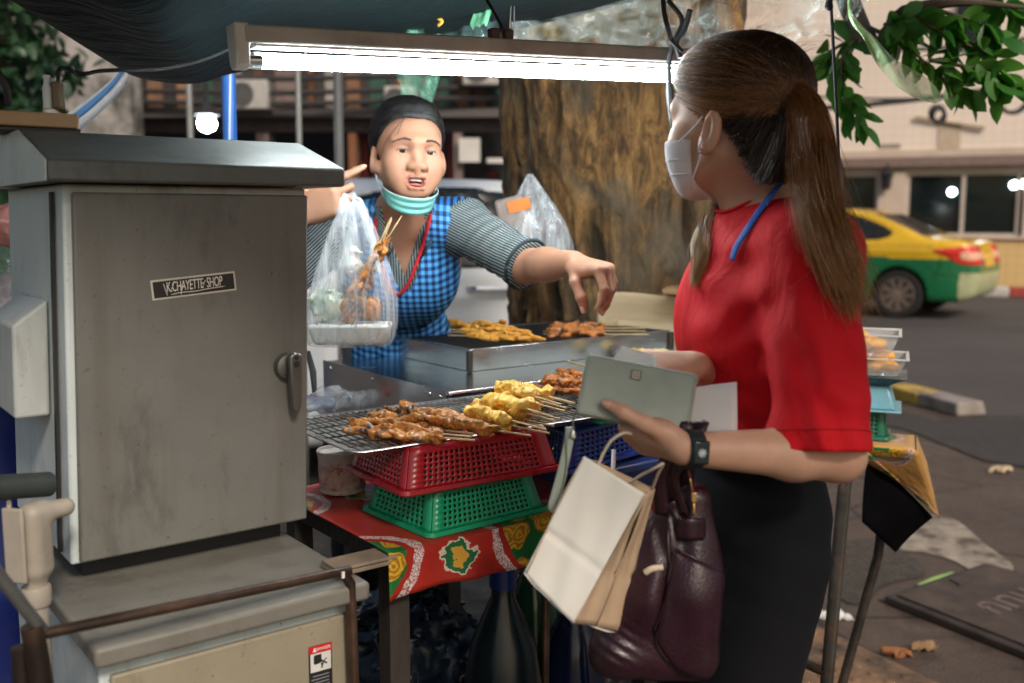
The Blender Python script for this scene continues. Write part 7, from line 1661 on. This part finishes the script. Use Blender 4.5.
q = rl_(.003, .0132); MB().tube(q + [q[0], q[1]], .0006, 5).obj('stitching', mat('pale_thread', (.4, .43, .38), .7), wal)
e_ = wcn + wN * .0112 + wU * (-WL / 2 + (636 - 580) / 116 * WL * .98) + wV * (WH * .2); e_ = hit(636, 375, wcn + wN * .0134, wN)
m = MB(); m.box(e_, (.0135, .0125, .0012), WLM); em = m.obj('emblem', mat('dark_bronze', (.09, .075, .06), .35, .8), wal, bevel=.0005); m = MB()
for k in range(3): m.box(e_ + wN * .0007 + wV * (.0036 - .0036 * k), (.0095, .0009, .0005), WLM); 
for k in range(3): m.box(e_ + wN * .0007 + wU * (-.0036 + .0036 * k), (.0009, .0095, .0005), WLM)
m.obj('emblem_relief', mat('bronze_line', (.35, .32, .27), .4, .5), em)
zp = at(573, 416, 1.225); steel2 = mat('zip_steel', (.45, .45, .42), .3, 1)
MB().tube([zp + V(.002, 0, .003), zp - UZ * .008, zp - UZ * .02], .0016, 6).obj('chain', steel2, wal); MB().lathe(zp - UZ * .03, [(.002, 0), (.005, .003), (.004, .01), (.002, .013)], 10).obj('clasp', steel2, wal)
m = MB()
for ofs in (0, 6): m.tube(spline([at(570, 427 + ofs, 1.225), at(569 - ofs * .4, 440, 1.225), at(563 + ofs * .6, 468, 1.22), at(555 + ofs * .9, 497, 1.22), at(553 + ofs, 508, 1.22), at(560, 510, 1.22)], 6), .0058, 8, flat=.28)
m.obj('wrist_strap', sage, wal, smooth=60)
pw = mat('white_paper', (.72, .7, .72), .8, var=.03)
def paper(name, pts, lab):
    a, b, c, d = pts; m = MB(); m.grid(lambda u, v: (a * (1 - u) + b * u) * (1 - v) + (d * (1 - u) + c * u) * v + V(0, .006 * math.sin(3 * u + 2 * v), 0), 10, 8); return tag(m.obj(name, pw, solid=.0006, smooth=180), lab, 'paper')
paper('paper_sheet', [at(668, 392, 1.27), at(737, 382, 1.27), at(736, 438, 1.26), at(664, 440, 1.26)], 'white paper sheet held behind the wallet against the red tee')
paper('receipt', [at(622, 346, 1.275), at(655, 356, 1.275), at(660, 385, 1.27), at(600, 380, 1.27)], 'white receipt corner sticking up above the wallet')
# paper bag
pb_ = thing('paper_bag', at(590, 560, 1.2), 'white paper carrier bag with brown sides hanging from the customer\'s hand', 'paper bag')
F = [at(584, 456, 1.20), at(645, 494, 1.19), at(573, 623, 1.17), at(524, 573, 1.18)]; Bk = [at(596, 461, 1.245), at(655, 489, 1.24), at(618, 632, 1.245), at(560, 580, 1.25)]
bagw = mat('white_kraft', (.62, .61, .57), .75, var=.05, scale=8, bump=.15, bscale=60); bagb = mat('brown_kraft', (.46, .33, .22), .8, var=.1, scale=20, bump=.25, bscale=60)
def quad(P, nu, nv, nrm_, cr=0): 
    def fn(u, v):
        p = (P[0] * (1 - u) + P[1] * u) * (1 - v) + (P[3] * (1 - u) + P[2] * u) * v; k = -.0035 * max(0, 1 - abs(v - .64 + .04 * u) / .035) * cr + .0028 * math.sin(4 * u + 5 * v) + .0022 * math.sin(11 * u - 7 * v) * u * (1 - u) * 3; return p + nrm_ * k
    return MB().grid(fn, nu, nv)
nF = nrm(np.cross(F[1] - F[0], F[3] - F[0])); nF = nF if nF[1] < 0 else -nF
quad(F, 24, 36, nF, 1).obj('front_panel', bagw, pb_, solid=.0007, smooth=180); quad([Bk[0], Bk[1], Bk[2], Bk[3]], 10, 10, -nF, 0).obj('back_panel', bagb, pb_, solid=.0007, smooth=180)
mid = [(F[1] + Bk[1]) / 2 - V(.004, 0, 0), (F[2] + Bk[2]) / 2 - V(.001, 0, -.002)]; sN = V(.9, -.2, .2)
quad([F[1], mid[0], mid[1], F[2]], 8, 20, sN, 1).obj('side_panel', bagb, pb_, solid=.0007, smooth=180); quad([mid[0], Bk[1], Bk[2], mid[1]], 8, 20, sN, 1).obj('side_panel', bagb, pb_, solid=.0007, smooth=180)
quad([F[0], Bk[0], Bk[3], F[3]], 4, 8, -sN, 0).obj('side_panel', bagb, pb_, solid=.0007, smooth=180); quad([F[3], F[2], Bk[2], Bk[3]], 8, 4, -UZ, 0).obj('bottom_panel', bagw, pb_, solid=.0007, smooth=180)
cord = mat('paper_cord', (.55, .46, .36), .8, bump=.4, bscale=200)
MB().tube(spline([at(598, 466, 1.2), at(604, 452, 1.2), at(612, 440, 1.2), at(624, 433, 1.205), at(632, 434, 1.21)], 6), .0019, 8).obj('handle', cord, pb_); MB().tube(spline([at(628, 484, 1.24), at(640, 476, 1.22), at(655, 468, 1.2), at(663, 464, 1.2), at(658, 474, 1.215), at(652, 490, 1.24)], 6), .0019, 8).obj('handle', cord, pb_)
# leather handbag
bm = mat('burgundy_leather', (.021, .0042, .0105), .38, var=.25, scale=14, bump=.5, bscale=240, bdist=.002, Coat_Weight=.05)
hbg = thing('handbag', at(660, 620, 1.25), 'burgundy leather handbag hanging from the customer\'s forearm', 'handbag'); BY_ = 1.27
hp_ = lambda px, py, y=BY_: at(px, py, y)
B = Body(.02); B.box(hp_(677, 622), (.052, .042, .074), .03, frame((.12, 1, .02), (-.04, 0, 1)), .02); B.ell(hp_(690, 570), V(.036, .036, .06), None, .03); B.ell(hp_(640, 600), V(.04, .04, .085), frame((0, 1, 0), (.25, 0, 1)), .025); B.ell(hp_(630, 652), V(.052, .042, .032), frame((0, 1, 0), (-.25, 0, 1)), .025)
B.cap(hp_(694, 500), hp_(690, 570), .022, .036, .03); B.cap(hp_(664, 520), hp_(648, 590), .016, .034, .03); B.ell(hp_(610, 645), V(.02, .036, .025), None, .03)
B.disp = folds(.0025, [(hp_(650, 580, 1.24), V(1, 0, -.35), .045, .05, 1.2), (hp_(690, 600, 1.22), V(1, 0, .2), .06, .06, .6), (hp_(612, 645, 1.22), V(.5, 0, 1), .014, .03, .6), (hp_(668, 530, 1.24), V(1, 0, .3), .03, .04, 1.2)], .003, 7)
B.obj('bag_body', bm, hbg, h=.0025); BAGB = B
def on_bag(px, py, off=.001): o = V(0, 0, CAM_Z); d = nrm(at(px, py, 1.0) - o); return trace(BAGB, o + d * .9, d, off)
PB = Body(.012); 
pts = [(676, 548), (724, 574), (722, 640), (716, 668), (700, 680), (672, 668), (655, 642), (662, 612), (672, 590)]
def seam(pts, r_, name, m, off=.001, closed=False): P = [on_bag(*p, off) for p in pts]; return MB().tube(spline(P, 5), r_, 8).obj(name, m, hbg, smooth=180)
pipm = mat('dark_leather_edge', (.018, .005, .008), .35)
def pocket(u, v):
    a = spline([V(675, 550, 0), V(700, 562, 0), V(722, 573, 0)], 8); b = spline([V(656, 640, 0), V(676, 668, 0), V(704, 679, 0), V(717, 664, 0)], 8); i = int(round(u * 16)); j = int(round(u * 24)); p = a[i] * (1 - v) + b[j] * v
    bul = math.sin(math.pi * u) ** .6 * math.sin(math.pi * min(1, v * .85 + .15)) ** .6; return on_bag(p[0], p[1], .003 + .008 * bul)
MB().grid(pocket, 16, 18).obj('pocket', bm, hbg, solid=.003, smooth=180)
seam([(675, 550), (668, 585), (672, 605), (656, 640), (676, 668), (704, 679), (717, 664)], .0022, 'piping', pipm, .004); seam([(676, 549), (700, 561), (723, 573)], .0016, 'piping', pipm, .005)
seam([(668, 500), (668, 540), (670, 580), (662, 610), (654, 632)], .002, 'piping', pipm, .002); seam([(645, 573), (652, 569), (663, 567)], .0042, 'zip_trim', mat('beige_lining', (.6, .5, .38), .5), .001)
MB().tube([on_bag(690, 470, .003) if False else hp_(689, 470, 1.245), hp_(693, 492, 1.24), hp_(696, 512, 1.24)], .003, 8, flat=.4).obj('zip', mat('wine_zip', (.16, .012, .03), .5), hbg)
gold = mat('gold_metal', (.75, .52, .2), .25, 1); zc = hp_(694, 497, 1.236); m = MB(); m.box(zc, (.007, .004, .012)); m.tube([zc - UZ * .008, zc - UZ * .02, zc - UZ * .024], [.0018, .0032, .002], 8); m.tube([hp_(690, 478, 1.238), hp_(692, 490, 1.238)], .0015, 6); m.obj('zip_pull', gold, hbg, bevel=.001)
m = MB(); c = hp_(690, 528, 1.236); m.grid(lambda u, v: hp_(677 + 27 * u, 518 + 22 * v, 1.232 + .012 * (u - .5) ** 2 * 4), 8, 5); m.obj('tab', bm, hbg, solid=.003, smooth=180)
fo = nrm(WRc - ELc)
def forearm(px): o = V(0, 0, CAM_Z); t = (ELc[0] - px) ; return None
SX = ELc + (WRc - ELc) * .9
for k, (x0, x1, yy) in enumerate([(664, 668, 1.245), (678, 690, 1.235)]):
    arm = at(x0 + 22, 452, 1.215) ; P = spline([hp_(x1 - 6, 515, yy), at(x0 - 4, 480, yy - .01), at(x0 + 3, 460, yy - .02) , arm + V(0, .0, .034), arm + V(.004, .032, .02), at(x0 + 8, 480, 1.275), hp_(x1 + 2, 515, 1.285)], 6); MB().tube(P, .0095, 10, flat=.35).obj('strap', bm, hbg, smooth=180)
